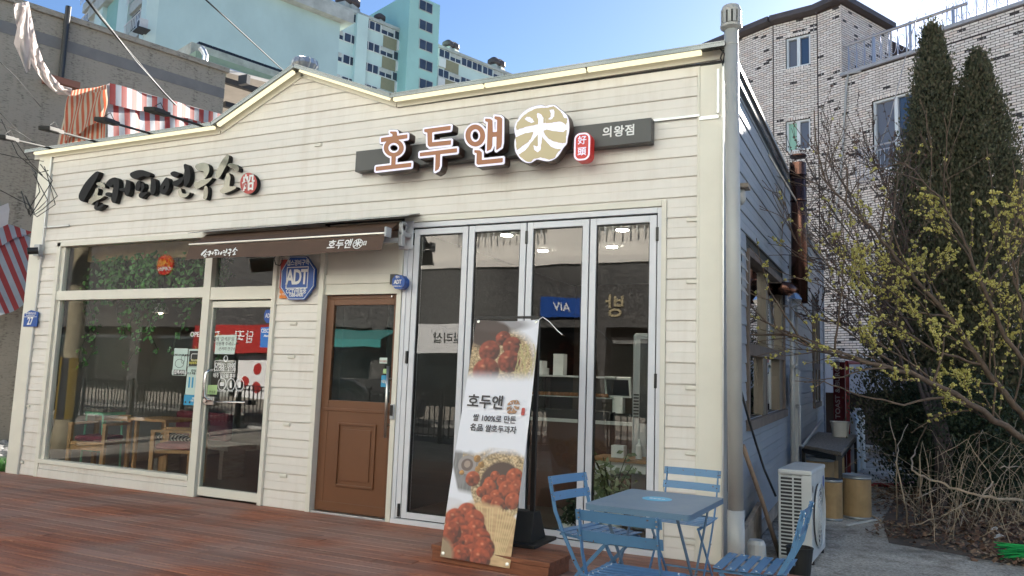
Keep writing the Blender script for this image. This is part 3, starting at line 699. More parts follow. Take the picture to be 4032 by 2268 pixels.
CALLI2 = [
 ('b', [(168,510),(220,475),(270,468),(340,490),(370,520),(340,580),(290,610),(240,595),(190,560)]),
 ('b', [(215,715),(240,690),(320,665),(400,610),(465,575),(460,640),(430,700),(380,750),(310,800),(250,795),(225,760)]),
 ('b', [(465,320),(500,305),(545,320),(590,390),(610,480),(615,580),(595,680),(545,770),(500,805),(455,800),(475,740),(465,650),(470,560),(485,450),(470,390)]),
 ('g', [(355,870),(385,835),(410,850),(415,920),(450,965),(520,960),(590,930),(605,935),(570,1000),(500,1050),(430,1055),(370,1030),(345,970),(340,920)]),
 ('g', [(710,365),(760,315),(840,285),(930,280),(990,310),(1025,370),(1030,450),(1000,540),(930,635),(920,640),(910,560),(905,460),(800,470),(740,430)]),
 ('g', [(695,720),(720,692),(790,700),(850,660),(920,650),(980,640),(1040,615),(1105,610),(1040,680),(980,740),(920,780),(850,820),(750,860),(700,830)]),
 ('g', [(925,790),(960,785),(995,830),(995,950),(980,1050),(950,1095),(890,1080),(900,1000),(905,880)]),
 ('g', [(1385,130),(1425,97),(1455,130),(1455,200),(1420,310),(1350,440),(1290,550),(1235,630),(1170,610),(1158,540),(1190,450),(1250,330),(1320,210)]),
 ('g', [(1420,325),(1480,290),(1560,300),(1640,340),(1680,390),(1680,440),(1650,480),(1590,450),(1520,400),(1450,370)]),
 ('g', [(1400,530),(1425,503),(1465,515),(1495,600),(1480,700),(1460,800),(1520,800),(1620,800),(1610,850),(1530,890),(1440,930),(1340,965),(1270,940),(1255,880),(1300,850),(1350,800),(1370,680)]),
]
YF = -0.085
calli = thing('brush_lettering_sign', 'black brush-style raised Korean lettering on the left half of the facade', 'sign', (1.5, -0.03, 3.3))
calli_xz = []
for cr, lst in ((S1, CALLI1), (S2, CALLI2)):
    w = W(cr, YF)
    for kind, pts in lst:
        pl = smooth_poly([w(p) for p in pts], 1); cs = [pl]
        if kind == 'o': cs.append(smooth_poly([w(p) for p in [(2012,772),(1985,805),(1966,872),(1985,868),(2014,822)]], 1))
        calli_xz.append(cs)
        me = fill_mesh(cs, 0.060, atfac(0, YF + 0.032, 0)); link('stroke', me, M['brushblack'], calli)
        me = fill_mesh(cs, 0.003, atfac(0, YF - 0.0005, 0)); link('stroke_face', me, M['brushgrey' if kind == 'g' else 'brushblack'], calli)
dsc = thing('red_disc_sign', 'round red sign with a white brush character after the brush lettering', 'sign', (2.9, -0.03, 3.2))
w = W(S2, YF)
dc = [w(p) for p in ellipse(1888, 735, 183, 232, 40)]
link('disc', fill_mesh([dc], 0.055, atfac(0, YF + 0.030, 0)), M['brushblack'], dsc)
link('face', fill_mesh([dc], 0.004, atfac(0, YF, 0)), M['redsign'], dsc)
c0, c1 = w((1705, 735)), w((2071, 735)); cx, cz = w((1885, 745))
link('lettering', text_mesh('船', (c1[0] - c0[0]) * 0.80, 0.003, 0.004, atfac(cx, YF - 0.004, cz), sx=0.95), M['white'], dsc)

# main sign: charcoal bar, boxed letters, walnut logo, red badge
bar = thing('charcoal_sign_bar', 'long charcoal sign bar behind the brown letters with a small branch name', 'sign', (6.45, -0.06, 3.5))
mk('bar', MB().box(4.93, 7.985, -0.125, -0.022, 3.405, 3.617), M['signgrey'], bar, bevel=0.004)
w = W(S4, -0.128)
ta, tb = w((1620, 560)), w((2125, 560))
for ch, px_ in (('의', (1682, 570)), ('왕', (1875, 555)), ('점', (2062, 535))):
    x, z = w(px_); link('lettering', text_mesh(ch, 0.103, 0.004, 0.0022, atfac(x, -0.127, z)), M['white'], bar)
YL = -0.235
w = W(S3, YL)
ho = [[(415,378),(520,378),(530,395),(535,480),(460,480),(455,425),(415,405)], [(262,488),(708,425),(705,495),(262,560)],
      ('ring', (477, 655), (168, 150), (93, 84)), [(440,780),(512,780),(505,950),(435,955)], [(175,975),(775,905),(770,975),(172,1045)]]
du = [[(993,340),(1440,280),(1435,350),(1130,392),(1125,395),(1125,560),(1445,525),(1440,600),(1080,638),(1050,610),(1045,400),(993,385)],
      [(918,738),(1545,660),(1545,730),(918,800)], [(1185,770),(1262,760),(1255,960),(1230,1020),(1175,1050)]]
aen = [('ring', (1855, 447), (165, 185), (83, 107)),
       [(2022,160),(2110,165),(2145,190),(2150,390),(2222,385),(2225,185),(2180,165),(2180,120),(2275,130),(2310,160),(2305,560),(2290,640),(2210,695),(2215,465),(2145,470),(2140,620),(2120,680),(2050,712),(2068,220),(2022,205)],
       [(1840,692),(1930,698),(1965,730),(1965,862),(2320,825),(2318,900),(1900,942),(1875,920),(1880,745),(1840,735)]]
LETTERS = []
for nm, lst in (('first', ho), ('second', du), ('third', aen)):
    polys = []; rings = []
    for s in lst:
        if s[0] == 'ring':
            _, c, ro, ri = s; rings.append(([w(p) for p in ellipse(*c, *ro, 48)], [w(p) for p in ellipse(*c, *ri, 36)]))
        else: polys.append([w(p) for p in s])
    al = [p for pl in polys for p in pl] + [p for r in rings for p in r[0]]
    xs = np.arange(min(p[0] for p in al) - 0.06, max(p[0] for p in al) + 0.06, 0.006); ys = np.arange(min(p[1] for p in al) - 0.06, max(p[1] for p in al) + 0.06, 0.006)
    X, Y = np.meshgrid(xs, ys); F = np.full(X.shape, 9.0)
    for pl in polys: F = np.minimum(F, poly_sdf(X, Y, pl))
    for ro, ri in rings: F = np.minimum(F, np.maximum(poly_sdf(X, Y, ro), -poly_sdf(X, Y, ri)))
    LETTERS.append((contours(F, xs, ys, 0.0), contours(F, xs, ys, 0.019), contours(F, xs, ys, 0.0235)))
sg = thing('boxed_letter_sign', 'large brown Korean box letters with white outlines on the charcoal bar', 'sign', (5.9, -0.13, 3.3))
for br, wh, bx in LETTERS:
    lb = link('letter_box', fill_mesh(bx, 0.100, atfac(0, YL + 0.054, 0)), M['boxbrown'], sg)
    link('letter_outline', fill_mesh(wh, 0.006, atfac(0, YL + 0.002, 0)), M['letterwhite'], lb)
    link('letter_face', fill_mesh(br, 0.004, atfac(0, YL - 0.003, 0)), M['letterbrown'], lb)
w = W(S4, YL)
LOGO_OUT = [(100,480),(120,400),(165,340),(190,285),(260,210),(370,140),(480,105),(560,92),(610,105),(640,120),(700,95),(790,87),(840,120),(890,170),(950,210),(1000,260),(1035,340),(1045,450),(1040,560),(1015,660),(1005,760),(945,820),(900,900),(840,985),(760,1040),(680,1060),(600,1050),(490,1020),(440,1055),(380,1090),(300,1085),(220,1040),(170,980),(120,900),(105,800),(105,700),(130,640),(105,570)]
LOGO_T = [
 [[(145,520),(140,460),(165,400),(240,310),(330,230),(440,175),(560,150),(641,150),(641,402),(600,410),(605,320),(570,265),(500,232),(490,260),(510,340),(515,425),(350,460),(230,495),(160,520)], [(285,330),(320,300),(370,300),(420,340),(447,390),(400,405),(340,380),(300,355)]],
 [[(642,150),(700,145),(770,120),(860,180),(920,250),(950,320),(1005,330),(1000,380),(985,445),(930,400),(880,380),(740,400),(642,410)], [(700,180),(775,175),(790,220),(785,290),(740,345),(680,350),(720,300),(725,230)]],
 [[(130,650),(300,580),(430,560),(400,660),(330,740),(240,800),(150,865),(140,760)]],
 [[(605,540),(660,520),(780,540),(940,560),(1000,520),(985,640),(975,745),(880,745),(770,720),(680,660),(620,590)]],
 [[(180,940),(300,870),(400,740),(510,600),(505,790),(490,800),(430,785),(450,860),(500,905),(550,870),(575,700),(580,630),(640,710),(720,800),(800,840),(895,850),(840,910),(800,990),(700,1025),(600,1000),(545,990),(440,1010),(380,1070),(300,1050),(220,990)]]]
lg = thing('walnut_logo_sign', 'round walnut-shaped box sign, tan with a white rice character', 'sign', (7.0, -0.13, 3.5))
lo = [smooth_poly([w(p) for p in LOGO_OUT], 1)]
lb = link('logo_box', fill_mesh(lo, 0.100, atfac(0, YL + 0.054, 0)), M['boxbrown'], lg)
lcx = sum(p[0] for p in lo[0]) / len(lo[0]); lcz = sum(p[1] for p in lo[0]) / len(lo[0])
lo2 = [[(lcx + (x - lcx) * 0.985, lcz + (z - lcz) * 0.985) for x, z in lo[0]]]
link('logo_face', fill_mesh(lo2, 0.006, atfac(0, YL + 0.002, 0)), M['letterwhite'], lb)
rr = random.Random(5)
for t in LOGO_T:
    cs = []
    for c in t:
        q = []
        for i, p in enumerate(c):                 # slightly ragged brush edge
            a, b = p, c[(i + 1) % len(c)]
            for k in range(4):
                tt = k / 4; q.append((a[0] + (b[0] - a[0]) * tt + rr.uniform(-5, 5), a[1] + (b[1] - a[1]) * tt + rr.uniform(-5, 5)))
        cs.append([w(p) for p in q])
    link('logo_patch', fill_mesh(cs, 0.004, atfac(0, YL - 0.003, 0)), M['tan'], lb)
def rrect(cx, cy, hw, hh, r, n=8):
    out = []
    for sx, sy, a0 in ((1, 1, 0), (-1, 1, 90), (-1, -1, 180), (1, -1, 270)):
        for i in range(n + 1):
            t = R(a0 + 90 * i / n); out.append((cx + sx * (hw - r) + r * math.cos(t), cy + sy * (hh - r) + r * math.sin(t)))
    return out
bd = thing('red_badge_sign', 'small red rounded badge sign with two white characters beside the walnut logo', 'sign', (7.35, -0.13, 3.4))
a, b, c, d = w((1112, 805)), w((1393, 790)), w((1253, 565)), w((1253, 1042))
bx, bz, hw, hh = (a[0] + b[0]) / 2, (c[1] + d[1]) / 2, (b[0] - a[0]) / 2, (c[1] - d[1]) / 2
link('badge_box', fill_mesh([rrect(bx, bz, hw, hh, hw * 0.75)], 0.10, atfac(0, YL + 0.054, 0)), M['badge'], bd)
link('badge_rim', fill_mesh([rrect(bx, bz, hw * 0.95, hh * 0.97, hw * 0.72), rrect(bx, bz, hw * 0.77, hh * 0.86, hw * 0.56)], 0.004, atfac(0, YL + 0.001, 0)), M['letterwhite'], bd)
for ch, oz in (('好', 0.42), ('頭', -0.38)):
    link('lettering', text_mesh(ch, hw * 1.05, 0.004, 0.0008, atfac(bx, YL, bz + hh * oz)), M['letterwhite'], bd)

# ------------------------------------------------------------------ awning
aw = thing('retractable_awning', 'half-closed brown canvas awning with white lettering over the two doors', 'awning', (4.3, -0.2, 2.8))
mk('cover', MB().add([(2.88, -0.31, 2.838), (5.72, -0.31, 2.865), (5.66, -0.02, 2.945), (2.80, -0.02, 2.92), (2.88, -0.31, 2.846), (5.72, -0.31, 2.873), (5.66, -0.02, 2.953), (2.80, -0.02, 2.928)],
                    [(0, 3, 2, 1), (4, 5, 6, 7), (0, 1, 5, 4), (1, 2, 6, 5), (2, 3, 7, 6), (3, 0, 4, 7)]), M['cap'], aw)
ax0, ax1 = 3.045, 5.545
mk('roller', MB().tube([(3.02, -0.17, 2.80), (5.56, -0.17, 2.80)], 0.042, 14), M['awning'], aw, smooth=True)
nx, ns = 40, 6
mb = MB(); rr = random.Random(2)
for j in range(ns + 1):
    t = j / ns
    for i in range(nx + 1):
        s = i / nx; y = -0.20 + (-0.405 + 0.20) * t; z = 2.838 + (2.70 - 2.838) * t - 0.010 * math.sin(math.pi * t)
        mb.v.append((ax0 + (ax1 - ax0) * s, y, z))
mb.f += [(j * (nx + 1) + i, j * (nx + 1) + i + 1, (j + 1) * (nx + 1) + i + 1, (j + 1) * (nx + 1) + i) for j in range(ns) for i in range(nx)]
mk('canopy', mb, M['awning'], aw, smooth=True)
mk('front_bar', MB().box(3.03, 5.545, -0.425, -0.385, 2.680, 2.700), M['brushed'], aw, bevel=0.004)
mk('bar_end_cap', MB().box(5.547, 5.575, -0.445, -0.355, 2.648, 2.745), M['greyplastic'], aw, bevel=0.01)
mb = MB()
def val(s, t): return Vector((ax0 + (ax1 - ax0) * s, -0.418 - 0.05 * t + 0.004 * math.sin(s * 31) * t, 2.672 + (-0.158 + 0.008 * math.sin(s * 9)) * t))
for j in range(ns + 1):
    for i in range(nx + 1): mb.v.append(tuple(val(i / nx, j / ns)))
mb.f += [(j * (nx + 1) + i, j * (nx + 1) + i + 1, (j + 1) * (nx + 1) + i + 1, (j + 1) * (nx + 1) + i) for j in range(ns) for i in range(nx)]
mk('valance', mb, M['awning'], aw, smooth=True)
vn = (val(0.5, 1) - val(0.5, 0)).normalized()
VM = Matrix(((1, 0, 0, 0), (0, -vn.y, vn.z, 0), (0, -vn.z, -vn.y, 0), (0, 0, 0, 1)))
x_lo = min(p[0] for cs in calli_xz for p in cs[0]); x_hi = max(p[0] for cs in calli_xz for p in cs[0]); z_lo = min(p[1] for cs in calli_xz for p in cs[0]); z_hi = max(p[1] for cs in calli_xz for p in cs[0])
kk = 0.50 / (x_hi - x_lo)
q0 = val(0.085, 0.62)
for cs in calli_xz:
    c2 = [[((x - x_lo) * kk, (z - (z_lo + z_hi) / 2) * kk * 1.05) for x, z in c] for c in cs]
    link('lettering', fill_mesh(c2, 0.002, Matrix.Translation(q0 + Vector((0, -0.005, 0))) @ VM), M['white'], aw)
q0 = val(0.84, 0.52)
link('lettering', text_mesh('호두앤', 0.105, 0.002, 0.0018, Matrix.Translation(q0 + Vector((-0.10, -0.005, 0))) @ VM, shear=0.12), M['white'], aw)
ring = [ellipse(0, 0, 0.056, 0.052, 28), ellipse(0, 0, 0.049, 0.045, 28)]
link('lettering', fill_mesh(ring, 0.002, Matrix.Translation(q0 + Vector((0.115, -0.005, 0))) @ VM), M['white'], aw)
link('lettering', text_mesh('米', 0.085, 0.002, 0.002, Matrix.Translation(q0 + Vector((0.115, -0.005, 0))) @ VM), M['white'], aw)
link('lettering', text_mesh('日', 0.05, 0.002, 0.001, Matrix.Translation(q0 + Vector((0.195, -0.005, 0))) @ VM), M['white'], aw)
mk('bracket_plate', MB().box(5.452, 5.61, -0.046, -0.034, 2.60, 2.875), M['alu'], aw, bevel=0.004)
mk('bracket_arm', MB().box(5.545, 5.60, -0.21, -0.046, 2.70, 2.745).box(5.55, 5.595, -0.21, -0.15, 2.60, 2.82), M['greyplastic'], aw, bevel=0.01)
mk('roller_cap', MB().lathe([(0.05, 0), (0.052, 0.02), (0.04, 0.035)], (5.56, -0.17, 2.80), 18, (1, 0, 0)), M['greyplastic'], aw)
mk('folding_arm', MB().beam((5.56, -0.18, 2.66), (4.6, -0.30, 2.66), 0.035, 0.045), M['greyplastic'], aw)
mk('hanging_cord', MB().tube([(3.96, -0.10, 2.62), (3.93, -0.10, 2.55), (3.96, -0.10, 2.49), (4.01, -0.09, 2.48), (4.04, -0.09, 2.53), (4.02, -0.09, 2.60)], 0.006, 6), M['black'], aw)

# ------------------------------------------------------------------ security plates, house number, cameras
Hc, Kc, L1, L2, Bc = crop(700, 700, 2.415), crop(1500, 800, 3.623), crop(0, 540, 2.898), crop(0, 1000, 2.898), crop(700, 800, 1.159)
yA = -0.075
w = W(Hc, yA)
oct_ = [w(p) for p in [(1065,745),(1225,745),(1305,865),(1295,1030),(1200,1160),(1050,1160),(975,1045),(985,880)]]
ad = thing('security_plate', 'large blue octagonal security plate on the siding between the doors', 'sign', (4.2, -0.06, 2.4))
link('plate', fill_mesh([oct_], 0.03, atfac(0, yA + 0.017, 0)), M['blue'], ad)
ocx = sum(p[0] for p in oct_) / 8; ocz = sum(p[1] for p in oct_) / 8
sc_ = lambda k: [(ocx + (x - ocx) * k, ocz + (z - ocz) * k) for x, z in oct_]
link('border', fill_mesh([sc_(0.97), sc_(0.945)], 0.002, atfac(0, yA, 0)), M['white'], ad)
x, z = w((1133, 950)); x0_, z0_ = w((1025, 1055)); x1_, z1_ = w((1245, 842))
fr_ = [[(x0_, z0_), (x1_, z0_), (x1_, z1_), (x0_, z1_)], [(x0_ + 0.009, z0_ + 0.009), (x1_ - 0.009, z0_ + 0.009), (x1_ - 0.009, z1_ - 0.009), (x0_ + 0.009, z1_ - 0.009)]]
link('border', fill_mesh(fr_, 0.002, atfac(0, yA, 0)), M['white'], ad)
link('lettering', text_mesh('ADT', 0.215, 0.002, 0.006, atfac(x, yA, z), sx=0.70, spacing=0.88), M['white'], ad)
for tx, pp, sz in (('캡스경비구역', (1142, 810), 0.066), ('CCTV작동중', (1125, 1080), 0.062), ('1588-6400', (1122, 1115), 0.055)):
    x, z = w(pp); link('lettering', text_mesh(tx, sz, 0.002, 0.0012, atfac(x, yA, z), sx=0.80), M['white'], ad)
op = thing('orange_notice', 'red and orange notice half hidden behind the large blue octagonal plate', 'sign', (3.98, -0.03, 2.3))
w2 = W(Hc, -0.034)
a, b = w2((985, 780)), w2((1060, 1050)); mk('red_half', MB().box(a[0], a[0] + 0.16, -0.036, -0.030, b[1], a[1]), M['redsign'], op)
c = w2((965, 1148)); mk('orange_half', MB().box(c[0], c[0] + 0.20, -0.036, -0.030, c[1], b[1]), M['orange'], op)
x, z = w2((1003, 1108)); link('lettering', text_mesh('N 1588', 0.035, 0.001, 0, atfac(x, -0.0368, z)), M['white'], op)
yB = -0.13
w = W(Kc, yB)
ob = [w(p) for p in [(205,1025),(290,1025),(335,1085),(330,1165),(285,1220),(200,1220),(158,1170),(160,1080)]]
ab = thing('security_box', 'small blue octagonal alarm box beside the folding glass doors', 'alarm box', (5.42, -0.08, 2.3))
link('box', fill_mesh([ob], 0.085, atfac(0, yB + 0.045, 0)), M['blue'], ab)
x, z = w((238, 1125)); link('lettering', text_mesh('ADT', 0.055, 0.002, 0.0015, atfac(x, yB, z), sx=0.75), M['white'], ab)
x, z = w((238, 1055)); link('lettering', text_mesh('캡스', 0.026, 0.002, 0.0005, atfac(x, yB, z)), M['white'], ab)
x, z = w((232, 1185)); link('lettering', text_mesh('WORLD No.1', 0.016, 0.002, 0.0003, atfac(x, yB, z)), M['white'], ab)
link('bracket', fill_mesh([sc_(1)] if False else [[(5.40, 2.25), (5.47, 2.25), (5.47, 2.35), (5.40, 2.35)]], 0.06, atfac(0, -0.06, 0)), M['black'], ab)
w = W(L2, -0.052)
hp = [w(p) for p in [(278,680),(352,640),(432,662),(418,828),(262,828)]]
hn = thing('house_number_plate', 'blue house number plate reading 27 on the left corner trim', 'sign', (-0.1, -0.04, 1.7))
link('plate', fill_mesh([hp], 0.012, atfac(0, -0.045, 0)), M['blue'], hn)
x, z = w((342, 768)); link('lettering', text_mesh('27', 0.135, 0.002, 0.004, atfac(x, -0.0525, z), sx=0.8), M['white'], hn)
x, z = w((350, 680)); link('lettering', text_mesh('부곡중앙남1길', 0.034, 0.002, 0.0005, atfac(x, -0.0525, z)), M['white'], hn)
x, z = w((348, 703)); link('lettering', text_mesh('Bugokjungangnam 1(il)-gil', 0.016, 0.002, 0, atfac(x, -0.0525, z)), M['white'], hn)
a, b = w((275, 718)), w((420, 718)); mk('line', MB().box(a[0], b[0], -0.0535, -0.0515, a[1] - 0.003, a[1] + 0.003), M['white'], hn)
q = P(*L1(425, 1290), y=-0.07)
cc = thing('security_camera', 'small black camera on a grey box at the left corner trim', 'camera', tuple(q))
mk('junction_box', MB().box(q.x - 0.055, q.x + 0.055, -0.085, -0.035, q.z - 0.075, q.z + 0.075), M['greyplastic'], cc, bevel=0.008)
q2 = P(*L1(310, 1300), y=-0.24)
mk('camera_body', MB().tube([tuple(q2), tuple(q2 + Vector((0.06, 0.10, 0.02)))], 0.045, 16), M['black'], cc)
mk('arm', MB().tube([tuple(q2 + Vector((0.05, 0.09, 0.02))), (q.x, -0.085, q.z - 0.02)], 0.014, 8), M['black'], cc)
mk('cable', MB().tube([(q.x + 0.05, -0.05, q.z - 0.07), (q.x + 0.02, -0.06, q.z - 0.12), (q.x + 0.07, -0.05, q.z - 0.10), (q.x + 0.09, -0.045, q.z + 0.2), (q.x + 0.10, -0.045, q.z + 1.0)], 0.006, 6), M['greyplastic'], cc)

# stickers and sheets on the glass
def sheet(nm, label, cat, pts_px, y, m, thick=0.0015):
    q = [P(*p, y=y) for p in pts_px]
    me = fill_mesh([[(v.x, v.z) for v in q]], thick, atfac(0, y, 0)); o = link(nm, me, m); return tag(o, label, cat)
S7, S8 = crop(780, 1180, 3.293), crop(660, 1340, 5.175)
def sp(cr, *pts): return [cr(*p) for p in pts]
paper = mat('pale_paper', (0.58, 0.68, 0.64), 0.6); paper2 = mat('pale_paper_green', (0.50, 0.62, 0.58), 0.6); dkpaper = mat('black_print', (0.02, 0.02, 0.02), 0.5); lime = mat('lime_print', (0.42, 0.60, 0.28), 0.5)
yg = 0.0135
o = sheet('notice', 'pale handwritten note taped inside the glass door', 'notice', sp(S7, (235,460),(505,455),(470,708),(212,705)), yg, paper)
for tx, p_, s_ in (("옆에 '갈색문'을 ⇨", (355, 515), 0.052), ('이용해 주세요~^^', (375, 575), 0.046), ('-손커피 연구소-', (375, 640), 0.042)):
    q = P(*S7(*p_), y=yg); link('handwriting', text_mesh(tx, s_, 0.001, 0, atfac(q.x, yg - 0.0015, q.z), shear=0.1), dkpaper, o)
o = sheet('opening_hours_sticker', 'white opening hours lettering in a box on the glass door', 'sticker', sp(S7, (217,788),(489,794),(478,948),(207,940)), yg, M['white'])
q = [P(*S7(*p), y=yg) for p in ((217,788),(489,794),(478,948),(207,940))]
c_ = Vector((sum(v.x for v in q) / 4, yg, sum(v.z for v in q) / 4))
o.data = fill_mesh([[(v.x, v.z) for v in q], [(c_.x + (v.x - c_.x) * 0.95, c_.z + (v.z - c_.z) * 0.92) for v in q]], 0.0015, atfac(0, yg, 0)); o.data.materials.append(M['white'])
for tx, p_, s_ in (('OPEN : 10:00', (348, 848), 0.062), ('CLOSE : 21:30', (345, 902), 0.062), ('매주 일요일 휴무', (338, 990), 0.055)):
    v = P(*S7(*p_), y=yg); link('lettering', text_mesh(tx, s_, 0.001, 0.0012, atfac(v.x, yg, v.z), sx=0.85), M['white'], o)
v = P(*S7(358, 765), y=yg); link('cup_icon', fill_mesh([ellipse(v.x, v.z, 0.032, 0.036, 20), ellipse(v.x, v.z + 0.004, 0.021, 0.024, 16)], 0.001, atfac(0, yg, 0)), M['white'], o)
for i, (p_, tx) in enumerate((((310, 1095), '마스크착용'), ((425, 1100), '손소독'), ((538, 1105), '손씻기'))):
    v = P(*S7(*p_), y=yg)
    o = link('hygiene_sticker', fill_mesh([ellipse(v.x, v.z, 0.062, 0.068, 28), ellipse(v.x, v.z, 0.054, 0.060, 28)], 0.001, atfac(0, yg, 0)), M['white'])
    tag(o, ['round white face mask icon on the glass door', 'round white sanitiser bottle icon on the glass door', 'round white hand washing icon on the glass door'][i], 'sticker')
    ic = [[rrect(v.x, v.z, 0.032, 0.020, 0.012)], [rrect(v.x, v.z - 0.008, 0.015, 0.028, 0.005), ], [rrect(v.x, v.z, 0.018, 0.032, 0.012)]][i]
    link('icon', fill_mesh(ic, 0.001, atfac(0, yg, 0)), M['white'], o)
    if i == 1: link('icon', fill_mesh([rrect(v.x, v.z + 0.030, 0.007, 0.010, 0.002)], 0.001, atfac(0, yg, 0)), M['white'], o)
    u2 = P(*S7(p_[0] - 10, 1185), y=yg); link('lettering', text_mesh(tx, 0.030, 0.001, 0.0004, atfac(u2.x, yg, u2.z)), M['white'], o)
o = sheet('security_sticker', 'small blue octagonal security sticker at the right edge of the glass door', 'sticker', sp(S7, (880,132),(958,132),(958,300),(885,298),(855,255),(858,180)), yg, M['blue'])
v = P(*S7(915, 210), y=yg); link('lettering', text_mesh('ADT', 0.065, 0.001, 0.001, atfac(v.x, yg - 0.0012, v.z), sx=0.7), M['white'], o)
o = sheet('pest_control_sticker', 'bright blue sticker with white lettering at the right edge of the glass door', 'sticker', sp(S7, (815,360),(952,350),(940,620),(802,618)), yg, mat('bright_blue', (0.015, 0.16, 0.55), 0.4))
v = P(*S7(885, 405), y=yg); link('lettering', text_mesh('CESCO', 0.060, 0.001, 0.001, atfac(v.x, yg - 0.0012, v.z), sx=0.75), M['white'], o)
v = P(*S7(905, 470), y=yg); link('lettering', text_mesh('Member', 0.034, 0.001, 0.001, atfac(v.x, yg - 0.0012, v.z), shear=0.3), M['white'], o)
o = sheet('green_sticker', 'small lime green sticker behind the door pull of the glass door', 'sticker', sp(S7, (112,1105),(250,1105),(240,1230),(104,1225)), yg, lime)
v = P(*S7(185, 1200), y=yg); link('lettering', text_mesh('안심콜', 0.035, 0.001, 0, atfac(v.x, yg - 0.0012, v.z)), dkpaper, o)
o = sheet('drink_poster', 'white drawing poster with a black caption strip on the left window', 'poster', sp(S8, (140,160),(417,165),(368,725),(92,710)), 0.0155, paper2)
v = P(*S8(240, 655), y=0.013); a, b = P(*S8(122, 655), y=0.013), P(*S8(350, 660), y=0.013)
mk('caption', MB().box(a.x, b.x, 0.0125, 0.0138, v.z - 0.030, v.z + 0.030), dkpaper, o)
link('lettering', text_mesh('드립백서비스', 0.052, 0.001, 0.001, atfac(v.x, 0.0115, v.z), sx=0.85), M['white'], o)
v = P(*S8(275, 305), y=0.013); link('lettering', text_mesh('손커피 시그니처 블렌딩', 0.026, 0.001, 0.001, atfac(v.x, 0.0135, v.z)), dkpaper, o)
v = P(*S8(240, 470), y=0.013); link('drawing', fill_mesh([ellipse(v.x, v.z, 0.07, 0.05, 24), ellipse(v.x, v.z, 0.064, 0.045, 24)], 0.001, atfac(0, 0.0135, 0)), dkpaper, o); link('drawing', fill_mesh([ellipse(v.x + 0.05, v.z + 0.05, 0.03, 0.05, 20), ellipse(v.x + 0.05, v.z + 0.05, 0.026, 0.045, 20)], 0.001, atfac(0, 0.0135, 0)), dkpaper, o)
o = sheet('mask_poster', 'black poster with a white mask drawing on the left window', 'poster', sp(S8, (435,175),(690,180),(660,540),(405,535)), 0.0155, paper2)
q = [P(*S8(*p), y=0.0135) for p in ((452, 212), (680, 215), (655, 528), (428, 525))]; link('black_field', fill_mesh([[(v.x, v.z) for v in q]], 0.001, atfac(0, 0.0135, 0)), dkpaper, o)
v = P(*S8(555, 340), y=0.012); link('drawing', fill_mesh([rrect(v.x, v.z, 0.058, 0.038, 0.02), rrect(v.x, v.z, 0.052, 0.032, 0.017)], 0.001, atfac(0, 0.012, 0)), M['white'], o)
v = P(*S8(548, 440), y=0.012); link('lettering', text_mesh('마스크를\n착용해주세요', 0.030, 0.001, 0.0008, atfac(v.x, 0.012, v.z)), mat('yellow_print', (0.6, 0.55, 0.1), 0.5), o)
o = sheet('distancing_poster', 'white public notice with blue figures below the black mask poster', 'poster', sp(S8, (410,545),(660,550),(612,1115),(355,1105)), 0.0155, paper2)
v = P(*S8(520, 860), y=0.013)
for dx in (-0.06, -0.01, 0.045): link('figure', fill_mesh([rrect(v.x + dx, v.z, 0.012, 0.06, 0.01)], 0.001, atfac(0, 0.0135, 0)), M['blue2'], o)
v = P(*S8(530, 650), y=0.013); link('lettering', text_mesh('경기도\n마스크 착용 의무화', 0.030, 0.001, 0.001, atfac(v.x, 0.0135, v.z)), dkpaper, o)
o = sheet('delivery_sticker', 'light blue sticker with a scooter drawing at the bottom of the window posters', 'sticker', sp(S8, (340,1110),(608,1115),(597,1325),(322,1320)), 0.0155, M['blue2'])
v = P(*S8(545, 1210), y=0.013); link('lettering', text_mesh('배달앱\n사용가맹점', 0.026, 0.001, 0.0006, atfac(v.x, 0.0135, v.z)), M['white'], o)
v = P(*S8(400, 1260), y=0.013); link('drawing', fill_mesh([ellipse(v.x - 0.03, v.z, 0.013, 0.013, 14)], 0.001, atfac(0, 0.0135, 0)), dkpaper, o); link('drawing', fill_mesh([ellipse(v.x + 0.035, v.z, 0.013, 0.013, 14)], 0.001, atfac(0, 0.0135, 0)), dkpaper, o)
v = P(*crop(0, 800, 1.2078)(935, 625), y=0.0155)
tag(link('open_lettering', text_mesh('OPEN', 0.075, 0.001, 0.0012, atfac(v.x, 0.0155, v.z)), M['white']), 'white OPEN lettering on the left window beside the mullion', 'sticker')
for px_, c_, lb_, tx in (((942, 768), M['white'], 'small pale sticker at the top right of the brown door glass', '무인경비'), ((948, 768), lime, 'tiny green sticker on the brown door glass', '출입')): pass
o = sheet('exit_sticker', 'small green and black sticker low on the brown door glass', 'sticker', sp(Bc, (938,756),(958,756),(958,778),(936,778)), 0.0375, lime)
o = sheet('payment_sticker', 'light blue sticker at the lower right of the brown door glass', 'sticker', sp(Bc, (930,785),(957,786),(955,840),(926,838)), 0.0375, M['blue2'])
v = P(*Bc(942, 815), y=0.0375); link('lettering', text_mesh('배달', 0.035, 0.001, 0.0005, atfac(v.x, 0.036, v.z)), M['white'], o)
o = sheet('warning_sticker', 'small white sticker with red lettering on the brown door glass', 'sticker', sp(Bc, (922,705),(956,705),(955,732),(921,731)), 0.0375, paper)
v = P(*Bc(938, 722), y=0.0375); link('lettering', text_mesh('무단출입', 0.022, 0.001, 0.0003, atfac(v.x, 0.036, v.z)), M['redsign'], o)

